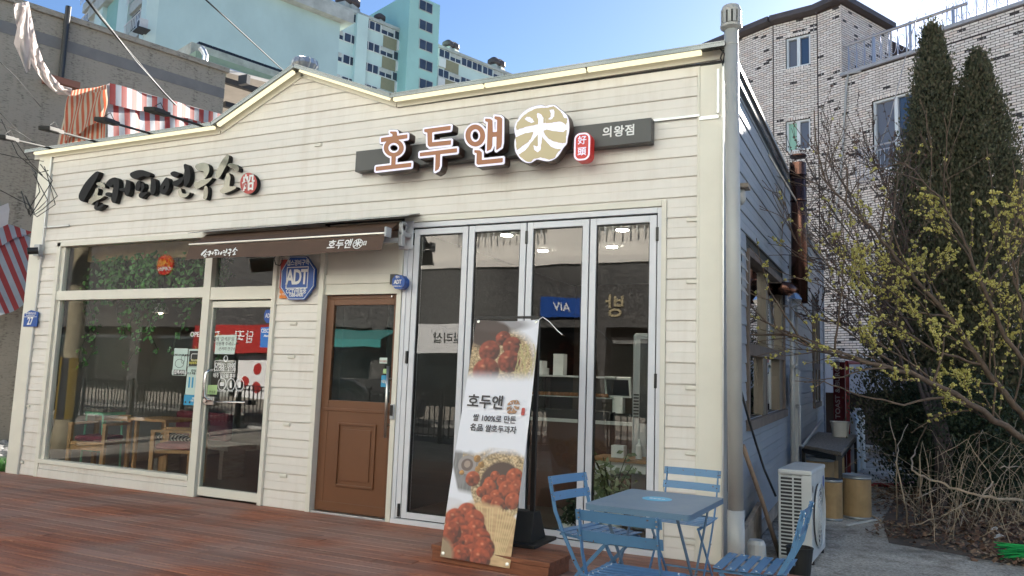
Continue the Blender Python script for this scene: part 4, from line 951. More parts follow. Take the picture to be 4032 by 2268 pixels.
# ------------------------------------------------------------------ banner stand on its timber step
Cc = crop(1550, 800, 0.987)
z_ = 0.118
A_, B_, C_ = P(1697, 2143, z=z_), P(2164, 2218, z=z_), P(2252, 2187, z=z_)
ex = (B_ - A_); ex.z = 0; L_ = ex.length; ex.normalize(); ey = Vector((-ex.y, ex.x, 0)); wd = (C_ - B_).dot(ey)
wd = max(0.36, min(0.6, wd))
stp = thing('timber_step', 'low red-stained timber platform under the banner stand', 'platform', tuple((A_ + B_) / 2 - Vector((0, 0, z_))))
def stepbox(a, b, c, d, z0, z1, nm):
    o = A_ + ex * a + ey * c; mb = MB().obox(A_ + ex * (a + b) / 2 + ey * (c + d) / 2 + Vector((0, 0, (z0 + z1) / 2 - z_)), ex * (b - a) / 2, ey * (d - c) / 2, (0, 0, (z1 - z0) / 2)); return mk(nm, mb, M['deckside'], stp, bevel=0.004)
n = 4
for i in range(n): stepbox(0, L_, wd * i / n + 0.002, wd * (i + 1) / n - 0.002, z_ - 0.034, z_, 'board')
stepbox(0.01, L_ - 0.01, 0.005, 0.045, 0.0, z_ - 0.036, 'side_board'); stepbox(L_ - 0.045, L_ - 0.011, 0.046, wd - 0.01, 0.0, z_ - 0.036, 'side_board'); stepbox(0.011, 0.045, 0.046, wd - 0.01, 0.0, z_ - 0.036, 'side_board')
# black stand
pT, pB = P(*Cc(567, 440), y=-0.62), P(*Cc(553, 1312), y=-0.66)
st = thing('banner_stand', 'black steel banner stand with a heavy base behind the printed banner', 'banner stand', (pB.x, pB.y, z_))
base_z = z_ + 0.001
mk('pole', MB().box(pT.x - 0.018, pT.x + 0.018, -0.66, -0.63, base_z + 0.03, pT.z), M['black'], st, bevel=0.003)
tl = P(*Cc(322, 437), y=-0.62)
mk('top_bar', MB().box(tl.x, pT.x + 0.02, -0.655, -0.635, pT.z - 0.02, pT.z), M['black'], st)
mk('pole', MB().box(tl.x - 0.002, tl.x + 0.016, -0.654, -0.636, base_z + 0.03, pT.z - 0.021), M['black'], st)
mk('base_plate', MB().box(tl.x + 0.02, pT.x + 0.12, -0.86, -0.42, base_z, base_z + 0.025), M['blackmatte'], st, bevel=0.004)
mk('base_block', MB().add([(tl.x + 0.1, -0.80, base_z + 0.026), (pT.x + 0.06, -0.80, base_z + 0.026), (pT.x + 0.06, -0.5, base_z + 0.026), (tl.x + 0.1, -0.5, base_z + 0.026),
                           (tl.x + 0.12, -0.70, base_z + 0.24), (pT.x + 0.04, -0.70, base_z + 0.24), (pT.x + 0.04, -0.58, base_z + 0.24), (tl.x + 0.12, -0.58, base_z + 0.24)],
                          [(0, 3, 2, 1), (4, 5, 6, 7), (0, 1, 5, 4), (1, 2, 6, 5), (2, 3, 7, 6), (3, 0, 4, 7)]), M['blackmatte'], st, bevel=0.006)
# printed banner: a cloth grid whose print is held as colour per point
cT = [P(*Cc(322, 452), y=-0.66), P(*Cc(566, 452), y=-0.66)]
cB = [P(*Cc(183, 1372), y=-1.16), P(*Cc(453, 1419), y=-1.18)]
NU, NV = 150, 460
U, V = np.meshgrid(np.linspace(0, 1, NU + 1), np.linspace(0, 1, NV + 1))
rng = np.random.default_rng(4)
def vnoise(sx, sy, seed=0):
    r = np.random.default_rng(seed); gx, gy = int(sx) + 2, int(sy) + 2; gr = r.random((gy, gx))
    x, y = U * sx, V * sy; xi, yi = x.astype(int), y.astype(int); fx, fy = x - xi, y - yi; fx = fx * fx * (3 - 2 * fx); fy = fy * fy * (3 - 2 * fy)
    return (gr[yi, xi] * (1 - fx) + gr[yi, xi + 1] * fx) * (1 - fy) + (gr[yi + 1, xi] * (1 - fx) + gr[yi + 1, xi + 1] * fx) * fy
IMG = np.zeros((NV + 1, NU + 1, 3)); IMG[:] = (0.72, 0.72, 0.79)
ASP = 2.05 / 0.6
def mix(mask, c):
    global IMG
    m_ = np.clip(mask, 0, 1)[..., None]; IMG = IMG * (1 - m_) + np.array(c).reshape((1, 1, 3) if np.ndim(c) == 1 else np.shape(c)) * m_
def edge(d, s=0.02): return np.clip(0.5 - d / s, 0, 1)
straw = np.stack([0.42 + 0.3 * (vnoise(70, 240, 1) - 0.5), 0.30 + 0.26 * (vnoise(70, 240, 1) - 0.5), 0.17 + 0.2 * (vnoise(70, 240, 1) - 0.5)], -1)
straw *= (0.35 + 1.1 * vnoise(45, 160, 9))[..., None]
def ell(cu, cv, ru, rv): return np.sqrt(((U - cu) / ru) ** 2 + ((V - cv) * ASP / rv) ** 2) - 1
def nut(cu, cv, r, col=(0.42, 0.085, 0.03), dark=0.15, seed=0):
    d = ell(cu, cv, r, r); n_ = vnoise(26, 90, 30 + seed); li = np.clip(0.55 - 0.55 * ((U - cu) / r + (V - cv) * ASP / r) * 0.6 + 0.7 * (n_ - 0.5), dark, 1.6)
    c = np.array(col)[None, None] * li[..., None]; hi = np.clip(1 - ell(cu - r * 0.3, cv - r * 0.38 / ASP, r * 0.4, r * 0.26) * 1.5 - 1.6, 0, 1) * 0.7
    c = c + hi[..., None] * np.array((0.5, 0.26, 0.14)); mix(edge(d, 0.12), c)
# upper photograph
mix(edge(ell(0.38, 0.19, 0.62, 0.52), 0.25), straw)
mix(edge(ell(0.18, 0.055, 0.30, 0.26), 0.35), (0.05, 0.025, 0.02)); mix(edge(ell(0.40, 0.05, 0.16, 0.13), 0.3), (0.06, 0.025, 0.018)); mix(edge(ell(0.35, 0.02, 0.5, 0.12), 0.5) * 0.7, (0.07, 0.045, 0.04))
for a_ in ((0.47, 0.085, 0.10), (0.62, 0.12, 0.12), (0.28, 0.145, 0.14), (0.60, 0.19, 0.145), (0.27, 0.235, 0.17)): nut(a_[0], a_[1], a_[2] * 1.18, (0.30, 0.055, 0.028), 0.18, int(a_[0] * 99))
for i in range(9):
    c0_ = 0.75 + 0.02 * i; d = np.abs(U - (c0_ + 0.10 * np.sin((V - 0.12) * 14 + i))) - 0.006; mix(edge(d, 0.012) * (V > 0.11) * (V < 0.27) * (U > 0.6), (0.42, 0.36, 0.16))
wh = np.clip((V - 0.225) / 0.06, 0, 1); wh = wh * wh * (3 - 2 * wh); mix(wh, (0.72, 0.72, 0.79))
# lower photograph
low = np.clip((V - 0.555) / 0.03, 0, 1)
lowbg = IMG.copy()
slate = np.stack([0.13 + 0.1 * vnoise(60, 30, 3)] * 3, -1) * np.array((1, 0.95, 0.98))
rim = 0.60 + 0.05 * U
mix(np.clip((V - 0.59 + 0.02 * vnoise(14, 30, 12)) / 0.02, 0, 1) * edge((V - (0.735 + 0.03 * U)), 0.02) * edge(0.02 + (V - 0.66) * 1.3 - U, 0.03), slate)
mix(edge(np.abs(V - (0.578 + 0.03 * np.sin(U * 7))) - 0.013, 0.02) * (U > 0.12) * 0.8, straw * 1.2)
mix(edge(ell(0.72, 0.700, 0.42, 0.46), 0.06), straw)
mix(edge(ell(0.72, 0.705, 0.30, 0.33), 0.1), (0.07, 0.035, 0.025))
mix(edge(ell(0.20, 0.635, 0.13, 0.13), 0.06), (0.30, 0.26, 0.25)); mix(edge(ell(0.20, 0.635, 0.085, 0.085), 0.1), (0.13, 0.09, 0.08)); mix(edge(ell(0.20, 0.632, 0.045, 0.05), 0.1), (0.32, 0.24, 0.20))
for a_ in ((0.33, 0.607, 0.05), (0.40, 0.63, 0.045), (0.36, 0.648, 0.04), (0.14, 0.668, 0.035)): nut(*a_, (0.50, 0.25, 0.07), 0.4, int(a_[1] * 999))
for a_ in ((0.31, 0.688, 0.085), (0.62, 0.668, 0.055), (0.74, 0.685, 0.07), (0.90, 0.665, 0.10), (0.55, 0.695, 0.06), (0.56, 0.715, 0.085), (0.46, 0.735, 0.06), (0.82, 0.715, 0.10), (0.96, 0.705, 0.09), (0.68, 0.748, 0.08), (0.72, 0.78, 0.09), (0.92, 0.755, 0.09), (0.55, 0.765, 0.06)): nut(a_[0], a_[1], a_[2] * 1.22, (0.46, 0.085, 0.028), 0.18, int(a_[0] * 99 + a_[1] * 999))
board_ = np.stack([0.40 + 0.22 * vnoise(9, 120, 6), 0.25 + 0.16 * vnoise(9, 120, 6), 0.12 + 0.10 * vnoise(9, 120, 6)], -1)
mix(np.clip((V - (0.805 - 0.045 * np.sin(U * 3.1) + 0.012 * vnoise(20, 60, 8))) / 0.015, 0, 1), board_)
for i in range(16):
    x0_ = 0.42 + 0.04 * i; d = np.abs(U - (x0_ + (V - 0.8) * (1.0 - 0.12 * i))) - 0.004; mix(edge(d, 0.010) * (V > 0.79) * (V < 0.97) * (rng.random() > 0.2), (0.66, 0.52, 0.27))
mix(edge(ell(0.05, 0.80, 0.22, 0.10), 0.3) * 0.8, (0.62, 0.60, 0.64))
for i, (cu, cv) in enumerate(((0.30, 0.825), (0.14, 0.852), (0.42, 0.848), (0.22, 0.882), (0.47, 0.885), (0.30, 0.912), (0.55, 0.915), (0.37, 0.945), (0.62, 0.945), (0.46, 0.975), (0.20, 0.945), (0.30, 0.985), (0.58, 0.985), (0.12, 0.905))):
    nut(cu, cv, 0.145, (0.42, 0.070, 0.024), 0.16, 50 + i)
    mix(edge(np.abs(ell(cu + 0.045, cv, 0.035, 0.035)) - 0.25, 0.25) * 0.8, (0.16, 0.02, 0.01))
mix(edge(ell(0.02, 0.99, 0.16, 0.20), 0.4), (0.30, 0.21, 0.13))
lo_m = np.clip((V - 0.55) / 0.035, 0, 1)[..., None]; IMG = np.where(V[..., None] < 0.555, lowbg, IMG * lo_m + lowbg * (1 - lo_m))
vs = []
for j in range(NV + 1):
    t = j / NV
    for i in range(NU + 1):
        s = i / NU
        a = cT[0].lerp(cT[1], s); b = cB[0].lerp(cB[1], s); p = a.lerp(b, t)
        sag = 0.014 * 4 * s * (1 - s) * max(0, 1 - t * 12); p.z -= sag
        p.y += 0.010 * math.sin(t * 5.2) + 0.012 * math.sin(math.pi * s) * math.sin(math.pi * t)
        p.x += -0.012 * math.sin(math.pi * t) * (1 - s) + 0.010 * math.sin(math.pi * t) * s
        vs.append(p)
me = bpy.data.meshes.new('banner'); me.from_pydata([tuple(v) for v in vs], [], [(j * (NU + 1) + i, (j + 1) * (NU + 1) + i, (j + 1) * (NU + 1) + i + 1, j * (NU + 1) + i + 1) for j in range(NV) for i in range(NU)])
me.update(); me.polygons.foreach_set('use_smooth', [True] * len(me.polygons))
ca = me.color_attributes.new('print', 'FLOAT_COLOR', 'POINT')
ca.data.foreach_set('color', np.concatenate([np.clip(IMG, 0, 1), np.ones((NV + 1, NU + 1, 1))], -1).astype(np.float32).ravel())
bn = thing('printed_banner', 'tall white printed banner showing walnut cakes hung on the black stand', 'banner', (float(vs[-1].x), float(vs[-1].y), 0.12))
link('cloth', me, attr_mat('banner_print', 0.45), bn)
def on_banner(s, t): return vs[int(round(t * NV)) * (NU + 1) + int(round(s * NU))]
bu = (on_banner(1, 0.5) - on_banner(0, 0.5)).normalized(); bv = (on_banner(0.5, 0.35) - on_banner(0.5, 0.6)).normalized(); bnrm = bu.cross(bv).normalized()
def BM(s, t):
    o_ = on_banner(s, t) + bnrm * 0.012
    return Matrix(((bu.x, bv.x, bnrm.x, o_.x), (bu.y, bv.y, bnrm.y, o_.y), (bu.z, bv.z, bnrm.z, o_.z), (0, 0, 0, 1)))
ink = mat('banner_ink', (0.035, 0.028, 0.032), 0.5)
link('lettering', text_mesh('호두앤', 0.118, 0.001, 0.0024, BM(0.33, 0.375)), ink, bn)
link('lettering', text_mesh('쌀 100%로 만든', 0.062, 0.001, 0.0008, BM(0.50, 0.442), sx=0.95), ink, bn)
link('lettering', text_mesh('名品 쌀호두과자', 0.062, 0.001, 0.0008, BM(0.50, 0.482), sx=0.95), ink, bn)
k_ = 0.115 / 945
for t in LOGO_T:
    link('logo', fill_mesh([[((p[0] - 570) * k_, -(p[1] - 590) * k_) for p in c] for c in t], 0.001, BM(0.755, 0.385)), mat('banner_tan', (0.36, 0.20, 0.11), 0.5) if 'banner_tan' not in bpy.data.materials else bpy.data.materials['banner_tan'], bn)
link('seal', fill_mesh([rrect(0, 0, 0.014, 0.030, 0.010)], 0.001, BM(0.905, 0.402)), M['redsign'], bn)
for s, t in ((0.04, 0.008), (0.96, 0.008), (0.04, 0.988), (0.96, 0.988)):
    mk('eyelet', MB().lathe([(0.013, 0), (0.013, 0.003), (0.006, 0.004)], tuple(on_banner(s, t) + bnrm * 0.002), 14, tuple(bnrm)), M['brushed'], bn)
q = on_banner(1, 0.0)
mk('tie', MB().tube([q, q + Vector((0.03, 0, 0.02)), q + Vector((0.09, 0.0, -0.02)), q + Vector((0.16, 0.0, -0.09)), q + Vector((0.20, 0, -0.12))], 0.004, 5), M['white'], bn)

# ------------------------------------------------------------------ folding chairs and table
def make_chair():
    t = thing('folding_chair', 'x', 'chair')
    cb = M['chairblue']; loc = True
    def flat(pts, w=0.026, th=0.006):                      # flat steel bar through points, wide side across x
        mb = MB()
        for a, b in zip(pts, pts[1:]):
            mb.beam(a, b, th, w, up=(0, -0.6, 1))
        return mb
    for sx in (-1, 1):
        x = sx * 0.185
        mb = MB(); pts = [(x, 0.235, 0.79), (x, 0.215, 0.70), (x, 0.185, 0.58), (x, 0.12, 0.45), (x, 0.02, 0.28), (x, -0.12, 0.10), (x, -0.20, 0.0)]
        for a, b in zip(pts, pts[1:]): mb.beam(a, Vector(b) + (Vector(b) - Vector(a)).normalized() * 0.004, 0.006, 0.024, up=(0, -1, 0.9))
        mk('long_leg', mb, cb, t, local=True)
        x = sx * 0.165
        mb = MB(); pts = [(x, -0.17, 0.425), (x, -0.02, 0.26), (x, 0.14, 0.08), (x, 0.205, 0.0)]
        for a, b in zip(pts, pts[1:]): mb.beam(a, Vector(b) + (Vector(b) - Vector(a)).normalized() * 0.004, 0.006, 0.022, up=(0, 1, 0.9))
        mk('short_leg', mb, cb, t, local=True)
        mk('seat_rail', MB().beam((sx * 0.172, -0.20, 0.432), (sx * 0.172, 0.15, 0.442), 0.018, 0.012), cb, t, local=True)
        for z in (0.776, 0.753, 0.666): mk('rivet', MB().lathe([(0.006, 0), (0.005, 0.003)], (sx * 0.185, 0.235 - (0.79 - z) * 0.25 - 0.008, z), 8, (0, -1, 0)), M['rivet'], t, local=True)
        for z in (0.776, 0.753, 0.666): mk('rivet', MB().lathe([(0.006, 0), (0.005, 0.003)], (sx * 0.185, 0.235 - (0.79 - z) * 0.25 + 0.012, z), 8, (0, 1, 0)), M['rivet'], t, local=True)
        mk('rivet', MB().lathe([(0.008, 0), (0.006, 0.004)], (sx * 0.190, 0.033, 0.30), 8, (sx, 0, 0)), M['rivet'], t, local=True)
    for z0, z1 in ((0.738, 0.79), (0.640, 0.692)):
        y0 = 0.235 - (0.79 - z1) * 0.25; y1 = 0.235 - (0.79 - z0) * 0.25; mb = MB(); n = 10
        for i in range(n + 1):
            s = i / n; x = -0.205 + 0.41 * s; c = 0.012 * math.sin(math.pi * s)
            mb.v += [(x, y1 + c - 0.006, z0), (x, y0 + c - 0.006, z1), (x, y1 + c + 0.0, z0), (x, y0 + c + 0.0, z1)]
        for i in range(n):
            a = i * 4; mb.f += [(a, a + 4, a + 5, a + 1), (a + 2, a + 3, a + 7, a + 6), (a + 1, a + 5, a + 7, a + 3), (a, a + 2, a + 6, a + 4)]
        mb.f += [(0, 1, 3, 2), (4 * n, 4 * n + 2, 4 * n + 3, 4 * n + 1)]
        mk('back_slat', mb, cb, t, local=True)
    for i in range(6):
        y = -0.195 + 0.062 * i; dz = 0.004 * (i - 2.5) ** 2 / 6
        mk('seat_slat', MB().obox((0, y + 0.02, 0.449 + dz + 0.002 * i), (0.205, 0, 0), (0, 0.0235, 0.001 * (i - 2)), (0, 0, 0.0025)), cb, t, local=True, bevel=0.002)
        for sx in (-1, 1): mk('rivet', MB().lathe([(0.006, 0), (0.005, 0.002)], (sx * 0.172, y + 0.02, 0.4515 + dz + 0.002 * i), 8), M['rivet'], t, local=True)
    mk('stretcher', MB().tube([(-0.185, -0.12, 0.10), (0.185, -0.12, 0.10)], 0.007, 8), cb, t, local=True)
    mk('stretcher', MB().tube([(-0.165, 0.13, 0.09), (0.165, 0.13, 0.09)], 0.007, 8), cb, t, local=True)
    mk('stretcher', MB().tube([(-0.19, 0.125, 0.452), (0.19, 0.125, 0.452)], 0.007, 8), cb, t, local=True)
    return t
chair = make_chair()
grp = 'blue folding chairs round the slate table'
chair['group'] = grp
def seat(o, bx, by, rz, label):
    """bx, by: middle of the top back slat; rz: turn of the chair"""
    off = Matrix.Rotation(rz, 3, 'Z') @ Vector((0, 0.235, 0)); o.location = (bx - off.x, by - off.y, 0.0); o.rotation_euler = (0, 0, rz); o.scale = (1.02, 1.02, 0.975); o['label'] = label
CH = [(8.440, -0.55, R(-5), 'blue folding slatted chair with its back to the cream siding'),
      (8.575, -2.80, R(177.5), 'blue folding slatted chair nearest the camera, its back turned to us'),
      (7.84, -1.52, R(75), 'blue folding slatted chair between the banner and the slate table'),
      (9.33, -1.95, R(-92), 'blue folding slatted chair at the far right, seen from the side beside the outdoor unit')]
for i, c in enumerate(CH): seat(chair if i == 0 else copy_tree(chair), *c)
tb = thing('folding_table', 'slate blue rectangular metal folding table with a round cyan sticker', 'table', (8.53, -1.90, 0), R(-3))
hx, hy, tz = 0.29, 0.385, 0.715
link('table_top', fill_mesh([rrect(0, 0, hx, hy, 0.035)], 0.004, Matrix.Translation((0, 0, tz - 0.002))), M['tableblue'], tb, local=True)
link('table_apron', fill_mesh([rrect(0, 0, hx, hy, 0.035), rrect(0, 0, hx - 0.004, hy - 0.004, 0.032)], 0.026, Matrix.Translation((0, 0, tz - 0.0175))), M['tableblue'], tb, local=True)
link('sticker', fill_mesh([ellipse(0, 0, 0.085, 0.085, 36)], 0.001, Matrix.Translation((-0.02, 0.06, tz + 0.001))), M['cyan'], tb, local=True)
link('sticker_print', text_mesh('출입명부', 0.026, 0.0006, 0.0004, Matrix.Translation((-0.02, 0.06, tz + 0.002))), M['white'], tb, local=True)
for sx in (-1, 1):
    mk('leg', MB().beam((sx * 0.22, 0.30, tz - 0.03), (sx * 0.22, -0.28, 0.0), 0.006, 0.026, up=(0, 1, 1)), M['tableblue'], tb, local=True)
    mk('leg', MB().beam((sx * 0.20, -0.30, tz - 0.03), (sx * 0.20, 0.28, 0.0), 0.006, 0.026, up=(0, -1, 1)), M['tableblue'], tb, local=True)
    mk('pivot', MB().lathe([(0.009, 0), (0.007, 0.006)], (sx * 0.223, 0.01, 0.345), 10, (sx, 0, 0)), M['rivet'], tb, local=True)
for y, z, x in ((0.24, 0.62, 0.22), (-0.22, 0.07, 0.22), (0.24, 0.05, 0.20)): mk('stretcher', MB().beam((-x, y, z), (x, y, z), 0.02, 0.006), M['tableblue'], tb, local=True)

# ------------------------------------------------------------------ side wall of the shop (runs back from the right corner)
SK, SS = 0.009, 0.02                              # slight skew and rise of the side wall
def SX(y, off=0.0): return 8.565 + SK * y + off
side_open = [(1.08, 3.95, 1.06, 2.66)]
side_top = 4.12
def side_board(y0, y1, z0, zlo, zhi):
    mb = MB(); pr = []
    for f, d in PROF:
        z = z0 + f * PITCH
        if z < zlo - 1e-6 or z > zhi + 1e-6: continue
        pr.append((z, d))
    if len(pr) < 2: return
    n = len(pr)
    A = [(SX(y0, d), y0, z + SS * y0) for z, d in pr]; B = [(SX(y1, d), y1, z + SS * y1) for z, d in pr]
    mb.add(A + B, [(i, n + i, n + i + 1, i + 1) for i in range(n - 1)] + [tuple(range(n - 1, -1, -1)), tuple(range(n, 2 * n))])
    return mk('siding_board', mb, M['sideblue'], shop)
mk('wall', MB().add([(SX(y, -0.012), y, z) for y, z in ((0.10, 0.02), (1.10, 0.02), (1.10, 4.1), (0.10, 4.1))], [(0, 1, 2, 3)]).add([(SX(y, -0.012), y, z) for y, z in ((3.93, 0.02), (11.2, 0.02), (11.2, 4.2), (3.93, 4.2))], [(0, 1, 2, 3)])
   .add([(SX(y, -0.012), y, z) for y, z in ((1.10, 2.64), (3.93, 2.64), (3.93, 4.12), (1.10, 4.12))], [(0, 1, 2, 3)]).add([(SX(y, -0.012), y, z) for y, z in ((1.10, 0.02), (3.93, 0.02), (3.93, 1.10), (1.10, 1.10))], [(0, 1, 2, 3)]), M['blackwall'], shop)
for k in range(0, 24):
    z0 = k * PITCH + 0.02
    zt = min(z0 + PITCH, side_top)
    if z0 >= side_top: break
    if z0 > 2.66 or z0 + PITCH < 1.06: side_board(0.13, 5.42, z0, z0, zt)
    else: side_board(0.13, 1.05, z0, z0, zt); side_board(3.98, 5.42, z0, z0, zt)
for k in range(0, 22):
    z0 = k * PITCH - 0.02
    if z0 < 3.75: side_board(5.60, 8.25 if 1.0 < z0 < 2.75 else 10.9, z0, z0, z0 + PITCH)
    if 1.0 < z0 < 2.75: side_board(9.75, 10.9, z0, z0, z0 + PITCH)
def sbox(nm, m, y0, y1, z0, z1, o0, o1, parent=None, bv=0.003):
    vs = [(SX(y, o), y, z + SS * y) for z in (z0, z1) for (y, o) in ((y0, o0), (y1, o0), (y1, o1), (y0, o1))]
    return mk(nm, MB().add(vs, [(0, 1, 2, 3), (4, 7, 6, 5), (0, 4, 5, 1), (1, 5, 6, 2), (2, 6, 7, 3), (3, 7, 4, 0)]), M[m], parent or shop, bevel=bv)
sbox('eave_flashing', 'steel_edge', 0.1, 5.6, 4.125, 4.165, -0.05, 0.075)
sbox('eave_flashing', 'cap', 0.1, 5.6, 4.03, 4.12, 0.03, 0.055)
sbox('eave_flashing', 'cap', 5.6, 11.2, 3.74, 3.86, -0.05, 0.07)
mk('added_dark_screen', MB().box(8.28, 8.31, 0.9, 5.3, 0.0, 2.9), M['blackwall'], shop)  # dark screen added inside so the side windows don't show the bright interior
sbox('corner_strip', 'pvc', 5.44, 5.53, 0.0, 4.1, 0.0, 0.045)
sbox('corner_strip', 'sideblue', 10.9, 11.0, 0.0, 3.74, 0.0, 0.045)
sbox('base_strip', 'rust', 0.2, 5.4, -0.14, 0.01, -0.05, 0.012)
def side_window(y0, y1, zl, zm, zh, n=2):
    f = sbox('window_frame', 'brownwood', y0 - 0.06, y1 + 0.06, zh, zh + 0.07, -0.05, 0.045)
    for (a, b, c, d) in ((y0 - 0.06, y0, zl - 0.06, zh), (y1, y1 + 0.06, zl - 0.06, zh)): sbox('frame_member', 'brownwood', a, b, c, d, -0.05, 0.04, f)
    sbox('frame_member', 'brownwood', y0, y1, zm - 0.05, zm + 0.06, -0.05, 0.035, f)
    sbox('window_sill', 'brownwood', y0 - 0.08, y1 + 0.08, zl - 0.09, zl - 0.0005, -0.05, 0.06, f)
    L = y1 - y0
    for i in range(n):
        a, b = y0 + L * i / n, y0 + L * (i + 1) / n
        sbox('sash', 'brownframe', b - 0.16, b - 0.003, zm + 0.061, zh - 0.001, -0.04, 0.02, f)
        sbox('pane', 'glass_dark', a + 0.001, b - 0.161, zm + 0.061, zh - 0.001, -0.035, -0.028, f, 0)
        sbox('sash', 'brownframe', b - 0.42, b - 0.22, zl + 0.001, zm - 0.051, -0.04, 0.02, f)
        sbox('pane', 'glass_dark', a + 0.001, b - 0.421, zl + 0.001, zm - 0.051, -0.035, -0.028, f, 0)
        sbox('shutter_panel', 'brownwood', b - 0.219, b - 0.003, zl + 0.001, zm - 0.051, -0.04, 0.01, f)
side_window(1.12, 3.90, 1.05, 1.70, 2.58)
side_window(8.35, 9.65, 0.98, 1.62, 2.55)
# shell behind the side windows
mk('wall', MB().box(5.2, 5.3, 0.2, 5.3, 0.0, 2.9), M['blackwall'], shop)
# louvred vent box close to the corner
q = P(2925, 1080, x=8.66)
lv = thing('louvre_vent', 'small pale louvred vent hood high on the grey side wall behind the downpipe', 'vent', (SX(q.y), q.y, q.z))
mk('housing', MB().box(SX(q.y), SX(q.y) + 0.06, q.y - 0.16, q.y + 0.16, q.z - 0.20, q.z + 0.24), M['darksteel'], lv)
for i in range(4):
    z = q.z - 0.16 + i * 0.10
    mk('louvre', MB().add([(SX(q.y) + 0.065, q.y - 0.16, z + 0.09), (SX(q.y) + 0.115, q.y - 0.16, z), (SX(q.y) + 0.115, q.y + 0.16, z), (SX(q.y) + 0.065, q.y + 0.16, z + 0.09), (SX(q.y) + 0.06, q.y - 0.16, z + 0.085), (SX(q.y) + 0.11, q.y - 0.16, z - 0.004), (SX(q.y) + 0.11, q.y + 0.16, z - 0.004), (SX(q.y) + 0.06, q.y + 0.16, z + 0.085)],
                      [(0, 1, 2, 3), (7, 6, 5, 4), (0, 4, 5, 1), (2, 6, 7, 3), (1, 5, 6, 2), (0, 3, 7, 4)]), M['pvc'], lv)
q = P(2918, 745, x=8.66)
gl = thing('wall_lamp', 'small outdoor lamp under a square brown cap on the grey side wall', 'lamp', (SX(q.y), q.y, q.z))
mk('cap', MB().box(SX(q.y) + 0.02, SX(q.y) + 0.16, q.y - 0.07, q.y + 0.07, q.z, q.z + 0.035), M['rust'], gl)
mk('globe', MB().lathe([(0.02, 0), (0.045, 0.03), (0.05, 0.09), (0.035, 0.13)], (SX(q.y) + 0.085, q.y, q.z - 0.135), 14), M['pvc'], gl, smooth=True)
mk('arm', MB().tube([(SX(q.y) + 0.085, q.y, q.z - 0.13), (SX(q.y) + 0.06, q.y, q.z - 0.22), (SX(q.y) + 0.01, q.y, q.z - 0.25)], 0.012, 8), M['pvc'], gl)

# ------------------------------------------------------------------ grey plastic vent pipe at the corner
pp = thing('vent_pipe', 'tall grey plastic vent pipe with a slotted cap at the right corner of the shop', 'pipe', (8.68, -0.10, 0))
pxb, pxt = 8.683, 8.640
def pax(z): return pxb + (pxt - pxb) * z / 4.4
mk('pipe', MB().tube([(pax(0.42), -0.11, 0.42), (pax(4.30), -0.11, 4.30)], 0.0575, 24), M['pvc'], pp, smooth=True)
mk('pipe', MB().tube([(pax(-0.1), -0.11, -0.10), (pax(0.44), -0.11, 0.44)], 0.064, 24), M['pvc'], pp, smooth=True)
mk('pipe_collar', MB().lathe([(0.0585, 0), (0.0605, 0.004), (0.0605, 0.012), (0.0585, 0.016)], (pax(4.15), -0.11, 4.15), 24), M['pvc'], pp)
cx_ = pax(4.4)
mk('cap_flange', MB().lathe([(0.06, 0), (0.085, 0.02), (0.088, 0.04), (0.06, 0.05)], (cx_, -0.11, 4.285), 24), M['pvc'], pp)
mk('cap_core', MB().lathe([(0.045, 0), (0.045, 0.12)], (cx_, -0.11, 4.325), 16), M['blackmatte'], pp)
for i in range(12):
    t = 2 * math.pi * i / 12; c_, s_ = math.cos(t), math.sin(t)
    mk('cap_slat', MB().obox((cx_ + c_ * 0.078, -0.11 + s_ * 0.078, 4.39), (-s_ * 0.014, c_ * 0.014, 0), (c_ * 0.003, s_ * 0.003, 0), (0, 0, 0.055)), M['pvc'], pp)
mk('cap_top', MB().lathe([(0.082, 0), (0.084, 0.015), (0.07, 0.055), (0.03, 0.075)], (cx_, -0.11, 4.435), 20), M['pvc'], pp)
mk('tie_wire', MB().tube([(pax(4.1) - 0.06, -0.13, 4.12), (pax(4.1) - 0.085, -0.12, 4.06), (pax(4.1) - 0.07, -0.10, 4.0), (pax(4.1) - 0.05, -0.14, 4.08), (pax(4.1) - 0.09, -0.12, 4.14)], 0.007, 6), M['black'], pp)
o = tag(mk('corner_foot_block', MB().lathe([(0.09, 0), (0.09, 0.02), (0.07, 0.30), (0.055, 0.33)], (8.80, 0.10, GZ), 16), M['pvc']), 'short pale pipe stub on the ground behind the tall grey vent pipe', 'pipe')
rb = mk('rusty_panel', MB().add([(8.62, 0.35, GZ), (8.62, 1.5, GZ), (8.62, 1.5, 0.30), (8.62, 0.35, 0.18), (8.66, 0.35, GZ), (8.66, 1.5, GZ), (8.66, 1.5, 0.30), (8.66, 0.35, 0.18)], [(0, 1, 2, 3), (4, 7, 6, 5), (0, 4, 5, 1), (1, 5, 6, 2), (2, 6, 7, 3), (3, 7, 4, 0)]), M['rust'])
tag(rb, 'rust-stained pale panel low against the grey side wall', 'panel')
# leaning pole and black cable
q0, q1 = P(2925, 1755, x=8.66), P(3072, 2196, z=GZ)
q1.x = max(8.8, min(q1.x, 8.95))
pl = tag(mk('leaning_pole', MB().tube([tuple(q0), tuple(q0.lerp(q1, 0.5) + Vector((0.004, 0, 0.01))), tuple(q1)], [0.020, 0.019, 0.020], 10), M['sticks'], smooth=True), 'brown wooden pole leaning on the grey side wall beside the outdoor unit', 'pole')
c0 = P(2918, 1540, x=8.63)
pts = [c0, P(2945, 1640, x=8.66), P(2975, 1740, x=8.69), P(3010, 1850, x=8.75), P(3055, 1955, x=8.85)]
tag(mk('black_cable', MB().tube([tuple(p) for p in pts], 0.011, 8), M['black'], smooth=True), 'black cable hanging down the grey side wall to the outdoor unit', 'cable')

